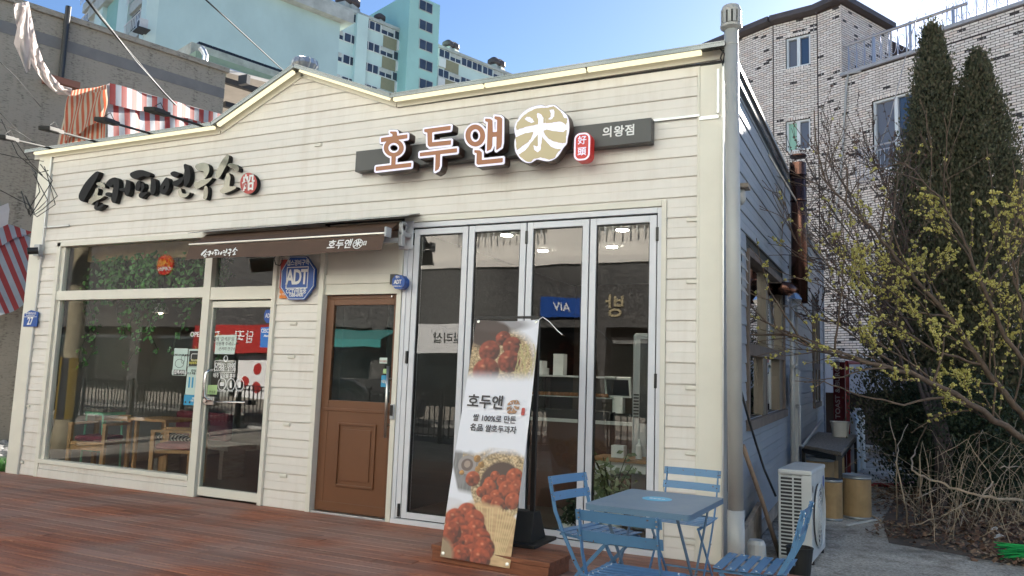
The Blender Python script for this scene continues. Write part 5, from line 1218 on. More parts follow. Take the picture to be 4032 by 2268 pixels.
# ------------------------------------------------------------------ air conditioner outdoor unit
Fc = crop(2800, 1500, 1.886)
gA, gB, gC = P(*Fc(497, 1330), z=GZ + 0.03), P(*Fc(752, 1358), z=GZ + 0.03), P(*Fc(848, 1240), z=GZ + 0.03)
fx = (gB - gA); fx.z = 0; wA = fx.length; fx.normalize(); fy = (gC - gB); fy.z = 0; fy.normalize(); fx = Vector((fy.y, -fy.x, 0))
lA = 0.82; wA = 0.275
tA = P(*Fc(497, 700), x=gA.x, y=None) if False else None
hA = 0.775
acx, acy = gB.x - fx.x * wA, gB.y - fx.y * wA
ac = thing('outdoor_unit', 'grey-white air conditioner outdoor unit standing by the grey side wall', 'air conditioner', (acx + wA / 2, acy + lA / 2, GZ), 0)
O_ = Vector((acx, acy, GZ + 0.03))
def ap(a, b, c): return O_ + fx * a + fy * b + Vector((0, 0, c))
def abox(nm, m, a0, a1, b0, b1, c0_, c1_, bv=0.004):
    return mk(nm, MB().obox(ap((a0 + a1) / 2, (b0 + b1) / 2, (c0_ + c1_) / 2), fx * (a1 - a0) / 2, fy * (b1 - b0) / 2, (0, 0, (c1_ - c0_) / 2)), M[m], ac, bevel=bv)
abox('body', 'acwhite', 0, wA, 0.02, lA, 0, hA - 0.03, 0.012)
abox('top_cover', 'acwhite', -0.006, wA + 0.006, -0.006, lA + 0.006, hA - 0.045, hA, 0.014)
abox('grille_backing', 'acdark', 0.012, wA - 0.07, 0.006, 0.02, 0.03, hA - 0.06, 0)
n_ = 22
for i in range(n_ + 1):
    c = 0.035 + (hA - 0.10) * i / n_
    abox('grille_bar', 'acwhite', 0.0, wA - 0.065, -0.002, 0.012, c - 0.0055, c + 0.0055, 0.002)
for a0, a1 in ((0.0, 0.018), (0.115, 0.129), (wA - 0.083, wA)): abox('grille_post', 'acwhite', a0, a1, -0.003, 0.013, 0.0, hA - 0.046, 0.003)
fc = ap(wA + 0.001, lA * 0.42, hA * 0.47)
mk('fan_recess', MB().lathe([(0.27, 0), (0.265, 0.004)], tuple(fc), 36, tuple(fx)), M['acdark'], ac)
for r_ in (0.05, 0.09, 0.13, 0.17, 0.21, 0.245, 0.275):
    mk('fan_guard', MB().tube([tuple(fc + fx * 0.022 + fy * (r_ * math.cos(t)) + Vector((0, 0, r_ * math.sin(t)))) for t in [2 * math.pi * k / 32 for k in range(33)]], 0.004 if r_ < 0.27 else 0.009, 6, False), M['acwhite'], ac)
for k in range(12):
    t = 2 * math.pi * k / 12
    mk('fan_guard', MB().tube([tuple(fc + fx * 0.022 + fy * (0.04 * math.cos(t)) + Vector((0, 0, 0.04 * math.sin(t)))), tuple(fc + fx * 0.018 + fy * (0.275 * math.cos(t)) + Vector((0, 0, 0.275 * math.sin(t))))], 0.0035, 5), M['acwhite'], ac)
mk('fan_hub', MB().lathe([(0.045, 0), (0.04, 0.02)], tuple(fc + fx * 0.008), 18, tuple(fx)), M['acwhite'], ac)
for b0 in (0.10, lA - 0.14): abox('foot', 'darksteel', 0.0, wA, b0, b0 + 0.04, -0.03, 0.0, 0)
SM = Matrix(((fy.x, 0, fx.x, 0), (fy.y, 0, fx.y, 0), (0, 1, 0, 0), (0, 0, 0, 1)))
link('lettering', text_mesh('LG', 0.075, 0.001, 0.002, Matrix.Translation(ap(wA + 0.002, lA * 0.86, hA * 0.56)) @ SM), mat('dark_grey_print', (0.08, 0.08, 0.085), 0.5), ac)
link('label', fill_mesh([rrect(0, 0, 0.04, 0.085, 0.005)], 0.001, Matrix.Translation(ap(wA + 0.002, lA * 0.86, hA * 0.76)) @ SM), M['blue'], ac)
link('badge', fill_mesh([ellipse(0, 0, 0.03, 0.03, 20)], 0.001, Matrix.Translation(ap(wA + 0.002, lA * 0.08, hA * 0.79)) @ SM), M['signgrey'], ac)

# ------------------------------------------------------------------ cardboard drums, bench, bucket
def drum(label, base, r, h, lid=True, zoff=0.0):
    b = Vector(base)
    t = thing('fibre_drum', label, 'drum', tuple(b), group='tan fibre drums by the side wall')
    mk('shell', MB().lathe([(r, 0.02), (r * 1.005, h * 0.5), (r, h - 0.02)], tuple(b), 28), M['drum'], t, smooth=False)
    for z in (0.0, h - 0.03): mk('hoop', MB().lathe([(r * 1.0, 0), (r * 1.035, 0.008), (r * 1.035, 0.022), (r * 1.0, 0.03)], (b.x, b.y, b.z + z), 28), M['drumlid'], t, smooth=True)
    if lid: mk('lid', MB().lathe([(r * 1.03, 0), (r * 1.04, 0.014), (r * 0.98, 0.018), (r * 0.94, 0.010), (r * 0.2, 0.012)], (b.x, b.y, b.z + h), 28), M['drumlid'], t)
    else: mk('dark_rim', MB().lathe([(r * 0.96, 0), (r * 0.9, 0.012)], (b.x, b.y, b.z + h - 0.004), 28), M['darksteel'], t)
    return t
g1, g2 = P(*Fc(905, 1045), z=GZ), P(*Fc(1083, 1030), z=GZ)
m1 = -(Vector(CM.T @ np.array(g1 - CAM))).z / FPX; m2 = -(Vector(CM.T @ np.array(g2 - CAM))).z / FPX
drum('tan fibre drum with an open dark top behind the outdoor unit', (g1.x - 0.02, g1.y + 0.14, GZ), (978 - 820) / 1.886 * m1 / 2, (1045 - 745) / 1.886 * m1, False)
drum('ochre fibre drum with a grey lid, right of the others', (g2.x, g2.y + 0.14, GZ), (1183 - 982) / 1.886 * m2 / 2, (1035 - 725) / 1.886 * m2, True)
drum('dusty tan fibre drum under the old bench', (8.98, 4.7, GZ), 0.17, 0.62, True)
drum('tall tan fibre drum at the back under the old bench', (9.06, 5.6, GZ), 0.18, 0.66, True)
bz_ = 0.64
k0, k1, k2, k3 = P(*Fc(670, 472), z=bz_), P(*Fc(968, 528), z=bz_), P(*Fc(1082, 398), z=bz_), P(*Fc(795, 378), z=bz_)
k0.x = max(k0.x, 8.66); k3.x = max(k3.x, 8.70)
bt = thing('work_bench', 'old dark wooden bench against the grey side wall with a bucket on it', 'bench', ((k0.x + k2.x) / 2, (k0.y + k2.y) / 2, GZ))
vs_ = [tuple(k) for k in (k0, k1, k2, k3)]
mk('bench_top', MB().add([(x, y, z - 0.045) for x, y, z in vs_] + vs_, [(0, 3, 2, 1), (4, 5, 6, 7), (0, 1, 5, 4), (1, 2, 6, 5), (2, 3, 7, 6), (3, 0, 4, 7)]), M['oldwood'], bt, bevel=0.004)
for k in (k0, k1, k2, k3):
    cxm = (k0.x + k2.x) / 2; cym = (k0.y + k2.y) / 2; x = k.x + (cxm - k.x) * 0.08; y = k.y + (cym - k.y) * 0.02
    mk('leg', MB().box(x - 0.022, x + 0.022, y - 0.022, y + 0.022, GZ, bz_ - 0.046), M['darksteel'], bt)
mk('apron', MB().beam((k1.x - 0.03, k1.y + 0.03, bz_ - 0.08), (k2.x - 0.03, k2.y - 0.03, bz_ - 0.08), 0.03, 0.06), M['darksteel'], bt)
mk('apron', MB().beam((k0.x + 0.03, k0.y + 0.03, bz_ - 0.08), (k1.x - 0.05, k1.y + 0.03, bz_ - 0.08), 0.03, 0.06), M['darksteel'], bt)
q = P(*Fc(960, 415), z=bz_); mq = -(Vector(CM.T @ np.array(q - CAM))).z / FPX
r0, r1, hb = 108 / 1.886 * mq / 2, 136 / 1.886 * mq / 2, 112 / 1.886 * mq
bk_ = thing('bucket', 'white plastic bucket standing on the old bench', 'bucket', (q.x, q.y, bz_))
mk('pail', MB().lathe([(r0, 0.002), (r1 * 0.97, hb - 0.02), (r1, hb - 0.02), (r1, hb), (r1 * 0.93, hb), (r0 * 0.9, hb * 0.2)], (q.x, q.y, bz_), 28), M['bucket'], bk_, smooth=False)
mk('rim', MB().lathe([(r1 * 1.0, 0), (r1 * 1.04, 0.008), (r1 * 1.04, 0.02), (r1, 0.026)], (q.x, q.y, bz_ + hb - 0.022), 28), M['bucket'], bk_)
bkt = thing('black_bucket', 'black plastic tub on the concrete under the far right chair', 'bucket', (9.10, 0.28, GZ))
mk('tub', MB().lathe([(0.07, 0.0), (0.10, 0.26), (0.105, 0.28), (0.09, 0.28), (0.06, 0.03)], (9.10, 0.28, GZ), 20), M['blackmatte'], bkt)

# ------------------------------------------------------------------ gas pipes, meter box, flue, cylinders, burger board
def pipe(nm, label, pts, r, m, cat='pipe'): return tag(mk(nm, MB().tube(pts, r, 12), M[m], smooth=True), label, cat)
q = P(3138, 1570, x=8.74); my = q.y
mt = thing('meter_box', 'grey metal gas meter box on pipes beside the grey side wall', 'meter', (8.70, my, 1.2))
mk('case', MB().box(8.66, 8.78, my - 0.14, my + 0.16, 1.18, 1.56), M['pvc'], mt, bevel=0.012)
mk('valve', MB().tube([(8.73, my - 0.32, 1.66), (8.73, my + 0.2, 1.66)], 0.022, 10), M['pvc'], mt)
mk('valve', MB().tube([(8.73, my, 1.56), (8.73, my, 1.70)], 0.018, 10), M['pvc'], mt)
mk('riser', MB().tube([(8.70, my - 0.17, GZ), (8.70, my - 0.17, 3.1)], 0.028, 12), M['pvc'], mt, smooth=True)
mk('gas_pipe', MB().tube([(8.74, my + 0.32, 1.62), (8.74, my + 0.32, 0.66), (8.76, my + 0.4, 0.62), (8.78, my + 2.2, 0.74), (8.80, my + 4.0, 0.86)], 0.022, 10), M['pvc'], mt, smooth=True)
mk('steel_channel', MB().box(8.66, 8.75, my + 0.02, my + 0.10, GZ, 1.17), M['pvc'], mt, bevel=0.004)
fy_ = P(3145, 900, x=8.82).y
fl = thing('copper_flue', 'tall dark copper stove flue with a side elbow on the grey wall', 'flue', (8.82, fy_, 2.3))
ft, fb = P(3137, 628, x=8.82), P(3172, 1285, x=8.82)
fcx = lambda z: 8.82
mk('flue_pipe', MB().tube([(8.82, fy_, 2.44), (8.825, fy_ + 0.01, 3.4), (8.815, fy_, ft.z - 0.1)], 0.098, 24), M['copper'], fl, smooth=True)
mk('flue_top', MB().lathe([(0.101, 0), (0.101, 0.16), (0.090, 0.16), (0.090, 0.02)], (8.815, fy_, ft.z - 0.16), 24), M['copper'], fl)
for z in (2.72, 3.72, 4.3): mk('joint_ring', MB().lathe([(0.099, 0), (0.104, 0.006), (0.104, 0.018), (0.099, 0.024)], (8.82, fy_, z), 24), M['copper'], fl)
mk('elbow', MB().tube([(8.60, fy_ - 0.28, 2.60), (8.80, fy_, 2.60)], 0.085, 20), M['copper'], fl, smooth=True)
mk('strap', MB().tube([(8.60, fy_ - 1.2, 4.02), (8.80, fy_ - 0.09, 3.72)], 0.012, 6), M['steel_edge'], fl)
q = P(3385, 1700, x=9.0); 
gq, gq2 = P(*Fc(1092, 655), z=GZ), P(*Fc(1052, 668), z=GZ)
for i, (q_, lab) in enumerate(((gq, 'pale gas cylinder, the right one beside the dark red board'), (gq2, 'grey gas cylinder, the left one beside the dark red board'))):
    mq = -(Vector(CM.T @ np.array(q_ - CAM))).z / FPX; h = (1.18, 1.10)[i]; r = 0.135
    t = thing('gas_cylinder', lab, 'gas cylinder', tuple(q_), group='gas cylinders at the end of the side wall')
    mk('tank', MB().lathe([(r * 0.9, 0), (r, 0.03), (r, h - 0.12), (r * 0.86, h - 0.05), (r * 0.5, h), (0.03, h + 0.015)], tuple(q_), 24), M['gas'] if i else M['bucket'], t, smooth=True)
    mk('valve', MB().lathe([(0.03, 0), (0.03, 0.08), (0.045, 0.08), (0.045, 0.11)], (q_.x, q_.y, q_.z + h), 12), M['darksteel'], t)
    mk('weld_band', MB().lathe([(r + 0.001, 0), (r + 0.004, 0.01), (r + 0.001, 0.02)], (q_.x, q_.y, q_.z + h - 0.14), 24), M['gas'], t)
E_ = crop(3080, 1350, 2.898)
bA, bB = P(*E_(600, 1000), d=14.2), P(*E_(735, 1000), d=14.0)
zt, zb = P(*E_(650, 215), d=14.1).z, GZ
bb = thing('burger_board', 'dark red upright board reading TOAST & BURGER beside the gas cylinders', 'sign', (bA.x, bA.y, GZ))
bd_ = (bB - bA); bd_.z = 0; bl = bd_.length; bd_.normalize(); bnn = Vector((bd_.y, -bd_.x, 0))
mk('board', MB().obox((bA + bB) / 2 * 1.0 + Vector((0, 0, (zt + zb) / 2 - (bA.z + bB.z) / 2)), bd_ * bl / 2, bnn * 0.03, (0, 0, (zt - zb) / 2)), M['burg'], bb)
RM = Matrix(((0, -bd_.x, bnn.x, 0), (0, -bd_.y, bnn.y, 0), (1, 0, 0, 0), (0, 0, 0, 1)))
tp = P(*E_(650, 520), d=14.05)
link('lettering', text_mesh('TOAST & BURGER', 0.135, 0.003, 0.002, Matrix.Translation(Vector((tp.x, tp.y, tp.z)) + bnn * 0.045) @ RM), mat('faded_white', (0.42, 0.38, 0.38), 0.6), bb)
ra = P(*E_(755, 1000), d=13.9)
mk('post', MB().box(ra.x - 0.03, ra.x + 0.03, ra.y - 0.03, ra.y + 0.03, GZ, zt - 0.03), M['redpipe'], bb)
rp = [P(*E_(735, 225), d=13.9), P(*E_(900, 225), d=14.6), P(*E_(1210, 240), d=15.4)]
mk('top_rail', MB().tube([tuple(p) for p in rp], 0.035, 10), M['redpipe'], bb)
pb_ = P(3150, 1180, x=8.72)
tag(mk('plastic_bag', MB().lathe([(0.02, 0), (0.12, 0.03), (0.15, 0.10), (0.09, 0.2), (0.03, 0.28)], tuple(P(3112, 1175, x=8.72) - Vector((0, 0, 0.12))), 9), glass_mat('clear_bag', (0.85, 0.87, 0.9), 3.0, 0.15, 0.15)), 'crumpled clear plastic bag caught on the grey side wall by the flue', 'bag')
hs = P(*Fc(1190, 785), z=GZ)
tag(mk('red_hose', MB().tube([(hs.x - 0.1, hs.y, GZ + 0.03), (hs.x + 0.25, hs.y + 0.15, GZ + 0.03), (hs.x + 0.7, hs.y + 0.9, GZ + 0.03)], 0.03, 8), M['redpipe'], smooth=True), 'red hose lying on the concrete behind the ochre drum', 'hose')
st_ = P(*Fc(1010, 1085), z=GZ); st2 = P(*Fc(1240, 1040), z=GZ)
tag(mk('loose_batten', MB().beam(tuple(st_ + Vector((0, 0, 0.02))), tuple(st2 + Vector((0, 0, 0.02))), 0.03, 0.02), M['bag']), 'pale loose batten lying on the concrete in front of the drums', 'batten')
br0 = P(*Fc(2160, 1325), z=GZ)
brm = thing('green_broom', 'green plastic broom bristles lying at the right edge of the concrete', 'broom', tuple(br0))
rb_ = random.Random(8)
hd = br0 + Vector((0.62, -0.05, 0.10))
for i in range(70):
    e = br0 + Vector((rb_.uniform(-0.05, 0.12), rb_.uniform(-0.17, 0.20), rb_.uniform(0.01, 0.14))); mk('bristle', MB().tube([tuple(hd + Vector((0, rb_.uniform(-0.04, 0.04), rb_.uniform(-0.03, 0.03)))), tuple((hd + e) / 2 + Vector((0, 0, 0.03))), tuple(e)], 0.004, 4), M['greenbroom'], brm)
mk('handle', MB().tube([tuple(hd), tuple(hd + Vector((1.0, -0.25, 0.05)))], 0.016, 8), M['sticks'], brm)
for (u_, v_, l_) in ((3918, 2128, 'white paper scrap lying in the dead leaves at the right'), (3690, 2120, None), (3905, 2098, 'thin white scrap on the dead leaves behind the larger paper')):
    if l_:
        q = P(u_, v_, z=GZ); tag(mk('paper_scrap', MB().add([tuple(q + Vector((a, b, c))) for a, b, c in ((0, 0, 0.02), (0.09, 0.02, 0.05), (0.13, 0.08, 0.03), (0.05, 0.10, 0.06), (-0.02, 0.06, 0.03))], [(0, 1, 2, 3, 4)]), M['bag']), l_, 'scrap')

# ------------------------------------------------------------------ plants on the right
def branch_tree(root, dirs, depth, rg, out, tips, r, L, spread, up):
    """grow: list of (points, radii); tips collects end points"""
    stack = [(Vector(root), Vector(d).normalized(), depth, r, L) for d in dirs]
    while stack:
        p, d, n, rr_, l = stack.pop()
        pts = [p.copy()]; rs = [rr_]; seg = 5
        for i in range(seg):
            d = (d + Vector((rg.uniform(-1, 1), rg.uniform(-1, 1), rg.uniform(-1, 1) + up)) * 0.16).normalized()
            p = p + d * (l / seg); pts.append(p.copy()); rs.append(rr_ * (1 - 0.45 * (i + 1) / seg))
            if n > 0 and i >= 1 and rg.random() < 0.72:
                nd = (d + Vector((rg.uniform(-1, 1), rg.uniform(-1, 1), rg.uniform(-0.6, 1))) * spread).normalized()
                stack.append((p.copy(), nd, n - 1, rr_ * 0.5, l * rg.uniform(0.45, 0.75)))
            if n <= 1 and rg.random() < 0.9: tips.append((p.copy(), d.copy()))
        out.append((pts, rs)); tips.append((p.copy(), d.copy()))
def branches_mesh(out, minr=0.003):
    mb = MB()
    for pts, rs in out: mb.tube(pts, [max(minr, q) for q in rs], 5 if rs[0] < 0.03 else 8, False)
    return mb
def cluster(mb, c, r, rg, n=7):
    for _ in range(n):
        o = Vector((rg.gauss(0, 1), rg.gauss(0, 1), rg.gauss(0, 1))).normalized() * r * rg.uniform(0.3, 1.0); q = c + o; s = r * rg.uniform(0.35, 0.55)
        a = Vector((rg.gauss(0, 1), rg.gauss(0, 1), rg.gauss(0, 1))).normalized(); b = a.cross(Vector((rg.gauss(0, 1), rg.gauss(0, 1), rg.gauss(0, 1)))).normalized(); c2 = a.cross(b)
        mb.add([q + a * s, q + b * s, q - a * s, q - b * s, q + c2 * s, q - c2 * s], [(0, 1, 4), (1, 2, 4), (2, 3, 4), (3, 0, 4), (1, 0, 5), (2, 1, 5), (3, 2, 5), (0, 3, 5)])
rg = random.Random(21)
# flowering tree: trunk just right of the frame, boughs reaching left
yt = thing('flowering_cornel_tree', 'leafless tree covered in small yellow blossom reaching in from the right', 'tree', (11.9, 2.3, GZ))
limbs = [[(4120, 1790, 8.2), (3960, 1680, 8.0), (3760, 1555, 7.7), (3590, 1470, 7.5), (3400, 1428, 7.4), (3250, 1385, 7.4), (3090, 1318, 7.5)],
         [(4120, 1740, 8.4), (3985, 1590, 8.2), (3870, 1440, 8.2), (3740, 1250, 8.3), (3600, 1100, 8.4), (3470, 940, 8.6), (3330, 800, 8.8), (3230, 690, 9.0)],
         [(4110, 1560, 8.0), (3960, 1330, 7.9), (3870, 1130, 7.8), (3800, 950, 7.9), (3700, 780, 8.0), (3560, 640, 8.2)],
         [(4110, 1500, 7.6), (4030, 1240, 7.4), (3990, 1050, 7.3), (3960, 900, 7.4)],
         [(3870, 1440, 8.2), (3680, 1380, 8.0), (3480, 1260, 8.0), (3300, 1150, 8.2), (3180, 1010, 8.4)],
         [(3760, 1555, 7.7), (3560, 1590, 7.5), (3380, 1560, 7.4), (3240, 1500, 7.4), (3130, 1500, 7.4)],
         [(3740, 1250, 8.3), (3600, 1230, 8.1), (3430, 1080, 8.3), (3290, 980, 8.6)]]
out, tips = [], []
for L_i, lm_ in enumerate(limbs):
    pts = [P(u, v, d=d) for u, v, d in lm_]; fine = []
    for a, b in zip(pts, pts[1:]):
        for k in range(4): fine.append(a.lerp(b, k / 4) + Vector((rg.uniform(-1, 1), rg.uniform(-1, 1), rg.uniform(-1, 1))) * 0.015)
    fine.append(pts[-1]); r0 = (0.040, 0.038, 0.028, 0.020, 0.017, 0.014, 0.015)[L_i]; n = len(fine)
    out.append((fine, [r0 * (1 - 0.82 * i / n) for i in range(n)]))
    for i in range(3, n):
        if L_i != 5 and rg.random() < 0.95:
            d = (fine[min(i + 1, n - 1)] - fine[i - 1]).normalized(); nd = (d + Vector((rg.uniform(-1, 1), rg.uniform(-1, 1), rg.uniform(-0.7, 1.2)))).normalized()
            branch_tree(fine[i], [nd], 1 if rg.random() < 0.6 else 2, rg, out, tips, max(0.006, r0 * 0.3), rg.uniform(0.35, 0.95), 0.8, 0.15)
mk('trunk', MB().tube([(11.9, 2.3, GZ), (11.85, 2.25, 0.4), tuple(P(4120, 1790, d=8.2)), tuple(P(4115, 1560, d=8.1))], [0.12, 0.10, 0.075, 0.05], 12), M['bark'], yt, smooth=True)
mk('branches', branches_mesh(out, 0.0035), M['bark'], yt, smooth=True)
fb_ = MB()
def in_view_uv(p):
    d = CM.T @ np.array(p - CAM); return 2016 + FPX * d[0] / -d[2], 1134 - FPX * d[1] / -d[2]
cnt = 0
for p, d in tips:
    u, v = in_view_uv(p)
    keep = 1.0 if v > 950 else (0.45 if v > 750 else 0.06)
    if u < 3350: keep *= 0.35
    if v > 1600 and u < 3650: keep = 0
    if u < 3180: keep *= 0.5
    if rg.random() < keep: cluster(fb_, p + Vector((0, 0, 0.006)), rg.uniform(0.014, 0.027), rg, 8); cnt += 1
fo = mk('blossom', fb_, M['flower'], yt); fo['kind'] = 'stuff'
# darker bare shrub with old seed heads in front of the brick wall
bs = thing('bare_seedhead_shrub', 'bare dark shrub with tiny dry seed heads in front of the white brick wall', 'shrub', (10.4, 5.6, GZ))
out, tips = [], []
for (u, v, d, u2, v2, d2) in ((3620, 1500, 11.5, 3180, 680, 11.8), (3560, 1450, 11.0, 3140, 830, 11.2), (3640, 1400, 12, 3260, 640, 12.5), (3600, 1300, 11, 3100, 1000, 11), (3660, 1250, 12, 3420, 600, 12.5), (3560, 1500, 11, 3200, 1250, 10.6), (3700, 1300, 12.5, 3540, 720, 13)):
    a, b = P(u, v, d=d), P(u2, v2, d=d2); n = 16; fine = [a.lerp(b, i / n) + Vector((rg.uniform(-1, 1), rg.uniform(-1, 1), rg.uniform(-1, 1))) * 0.03 + Vector((0, 0, 0.25 * math.sin(math.pi * i / n))) for i in range(n + 1)]
    out.append((fine, [0.022 * (1 - 0.8 * i / n) for i in range(n + 1)]))
    for i in range(2, n + 1):
        for _ in range(2):
            if rg.random() < 0.8:
                dd = (fine[min(i + 1, n)] - fine[i - 1]).normalized(); nd = (dd + Vector((rg.uniform(-1, 1), rg.uniform(-1, 1), rg.uniform(-0.6, 1.2))) * 0.9).normalized()
                branch_tree(fine[i], [nd], 1, rg, out, tips, 0.007, rg.uniform(0.4, 1.0), 0.7, 0.2)
base_ = Vector((10.4, 5.6, GZ))
for k in range(4): out.append(([base_ + Vector((rg.uniform(-.1, .1), rg.uniform(-.1, .1), 0)), base_ + Vector((0.05 * k, 0.1, 0.8)), P(3600 + 20 * k, 1450, d=11.3)], [0.045, 0.035, 0.022]))
mk('stems', branches_mesh(out, 0.0035), M['twig'], bs)
sb = MB()
for p, d in tips:
    u, v = in_view_uv(p)
    if rg.random() < 0.75: cluster(sb, p, rg.uniform(0.016, 0.028), rg, 3)
so = mk('seed_heads', sb, M['pod'], bs); so['kind'] = 'stuff'
# two columnar conifers
def conifer(label, base, top, rmax, n, seed, zlow=0.0):
    r_ = random.Random(seed); b, tp_ = Vector(base), Vector(top); H = tp_.z - b.z
    t = thing('columnar_conifer', label, 'tree', tuple(b), group='columnar conifers in front of the brick building')
    mk('trunk', MB().tube([b, b.lerp(tp_, 0.5), b.lerp(tp_, 0.95)], [0.11, 0.07, 0.015], 8), M['bark'], t)
    lim = []
    for i in range(60):
        f = r_.uniform(0.08, 0.9); a = r_.uniform(0, 6.283); ax_ = b.lerp(tp_, f); rad = rmax * (1 - f) ** 0.75 * 0.8
        lim.append(([ax_, ax_ + Vector((math.cos(a) * rad * .5, math.sin(a) * rad * .5, rad * .5)), ax_ + Vector((math.cos(a) * rad, math.sin(a) * rad, rad * 1.3))], [0.02, 0.012, 0.004]))
    mk('limbs', branches_mesh(lim), M['twig'], t)
    mb = MB()
    clumps = []
    for i in range(int(n / 26)):
        f = r_.random() ** 1.1; a = r_.uniform(0, 6.283)
        prof_ = (min(1.0, f / 0.10) ** 0.5) * (1 - f) ** 0.80
        rad = rmax * prof_ * (0.55 + 0.55 * r_.random() ** 0.5) * (1 + 0.12 * math.sin(a * 3 + f * 25))
        ax_ = b.lerp(tp_, 0.03 + 0.97 * f); clumps.append((ax_ + Vector((math.cos(a) * rad, math.sin(a) * rad, 0)), a, f))
    for c, a, f in clumps:
        sz = 0.05 + 0.13 * (1 - f)
        for _ in range(26):
            p = c + Vector((r_.gauss(0, sz), r_.gauss(0, sz), r_.gauss(0, sz * 1.5)))
            out_ = Vector((math.cos(a), math.sin(a), 0)); upv = (Vector((0, 0, 1)) + out_ * 0.45 + Vector((r_.uniform(-.5, .5), r_.uniform(-.5, .5), r_.uniform(-.2, .2)))).normalized()
            sd_ = upv.cross(Vector((r_.gauss(0, 1), r_.gauss(0, 1), r_.gauss(0, 1)))).normalized(); l = r_.uniform(0.032, 0.070); w_ = l * 0.30
            mb.add([p, p + upv * l * .5 + sd_ * w_, p + upv * l, p + upv * l * .5 - sd_ * w_], [(0, 1, 2, 3)])
    mk('crown', mb, M['conifer'], t)
    return t
c1t = P(3668, 120, d=13); c2t = P(3848, 225, d=12.6)
conifer('tall dark columnar conifer, the taller left one before the brick building', (c1t.x, c1t.y, GZ), c1t, 1.12, 88000, 1)
conifer('dark columnar conifer, the right one nearer the sun', (c2t.x + 0.05, c2t.y, GZ), c2t, 1.20, 88000, 2)
# dark evergreen shrubs below
def shrub(label, c, rx, rz, n, seed, m='shrub'):
    r_ = random.Random(seed); c = Vector(c); t = thing('evergreen_shrub', label, 'shrub', (c.x, c.y, GZ)); mb = MB()
    for i in range(n // 12):
        v = Vector((r_.gauss(0, 1), r_.gauss(0, 1), r_.gauss(0, 1))).normalized() * r_.uniform(0.55, 1.0); q = c + Vector((v.x * rx, v.y * rx, v.z * rz))
        if q.z < GZ: continue
        for _ in range(12):
            p = q + Vector((r_.gauss(0, .09), r_.gauss(0, .09), r_.gauss(0, .09))); a = Vector((r_.gauss(0, 1), r_.gauss(0, 1), r_.gauss(0, 1))).normalized(); b = a.cross(Vector((r_.gauss(0, 1), r_.gauss(0, 1), r_.gauss(0, 1)))).normalized(); l = r_.uniform(.03, .06)
            mb.add([p, p + a * l * .5 + b * l * .3, p + a * l, p + a * l * .5 - b * l * .3], [(0, 1, 2, 3)])
    mk('foliage', mb, M[m], t)
    mk('stem', MB().tube([(c.x, c.y, GZ), (c.x, c.y, c.z)], [0.04, 0.02], 6), M['twig'], t)
q = P(3690, 1640, d=11.5); shrub('dark evergreen shrub in the shade before the brick porch', (q.x, q.y, 0.75), 0.75, 0.95, 9000, 3)
q = P(3850, 1700, d=10.5); shrub('dark evergreen shrub behind the brambles at the right edge', (q.x, q.y, 0.75), 0.8, 1.0, 9000, 4)
q = P(3990, 1500, d=12.0); shrub('tall dark shrub at the right edge beneath the right conifer', (q.x, q.y, 1.4), 0.9, 1.6, 9000, 5)
# dry brambles
bm_ = thing('dry_brambles', 'tangle of pale dry bramble stems at the lower right', 'brambles', (10.6, 3.6, GZ))
mb = MB(); lf = MB(); rg = random.Random(31)
def stem(pts, r): 
    fine = []
    for a, b in zip(pts, pts[1:]):
        for k in range(3): fine.append(a.lerp(b, k / 3) + Vector((rg.uniform(-1, 1), rg.uniform(-1, 1), rg.uniform(-1, 1))) * 0.012)
    fine.append(pts[-1]); mb.tube(fine, [r * (1 - 0.6 * i / len(fine)) for i in range(len(fine))], 5, False)
Q3 = crop(3400, 1500, 1.886)
for lst, r in (([(250,1100),(245,560),(225,430),(195,270)], .009), ([(340,1130),(300,900),(245,600),(255,480),(330,320)], .009), ([(1190,890),(1000,880),(820,840),(650,790),(500,730),(430,700),(360,660),(360,580),(400,480),(470,330)], .016),
               ([(430,700),(420,850),(400,1000)], .012), ([(240,880),(400,870),(560,800),(690,790)], .008), ([(50,990),(180,1080),(350,1070),(560,1020),(700,950),(740,900)], .008), ([(700,800),(720,900),(740,1000),(720,1080)], .007),
               ([(1100,890),(1060,990),(960,1080),(870,1090)], .009), ([(960,745),(880,850),(830,960),(860,1030),(920,1060)], .009), ([(500,1080),(520,1180),(470,1260),(560,1290),(620,1260)], .008), ([(420,540),(430,900),(420,1110)], .007), ([(835,770),(850,600),(860,420)], .008), ([(560,520),(545,700),(560,1000)], .006), ([(1100,770),(1105,890)], .008), ([(1010,640),(1100,640),(1190,640)], .008), ([(140,430),(150,380),(200,370)], .005)):
    stem([P(*Q3(x, y), d=8.8 + 0.9 * math.sin(i * 1.3 + x * 0.01)) for i, (x, y) in enumerate(lst)], r)
for i in range(130):
    x, y = rg.uniform(10.05, 12.3), rg.uniform(2.8, 5.6); h = rg.uniform(0.2, 1.1); a = rg.uniform(0, 6.28); l = rg.uniform(0.2, 1.0)
    p0 = Vector((x, y, GZ)); p2 = p0 + Vector((math.cos(a) * l, math.sin(a) * l, h)); p3 = p2 + Vector((math.cos(a) * l * .8, math.sin(a) * l * .8, -h * rg.uniform(-.2, .7)))
    stem([p0, p0.lerp(p2, .5) + Vector((0, 0, h * .2)), p2, p3], rg.uniform(.002, .0045))
    for k in range(2):
        q = p2.lerp(p3, rg.random()); aa = Vector((rg.gauss(0, 1), rg.gauss(0, 1), rg.gauss(0, 1))).normalized(); bb_ = aa.cross(Vector((0.3, 0.2, 1))).normalized(); l = rg.uniform(.02, .05); lf.add([q, q + aa * l * .5 + bb_ * l * .35, q + aa * l, q + aa * l * .5 - bb_ * l * .35], [(0, 1, 2, 3)])
mk('stems', mb, M['drystem'], bm_)['kind'] = 'stuff'
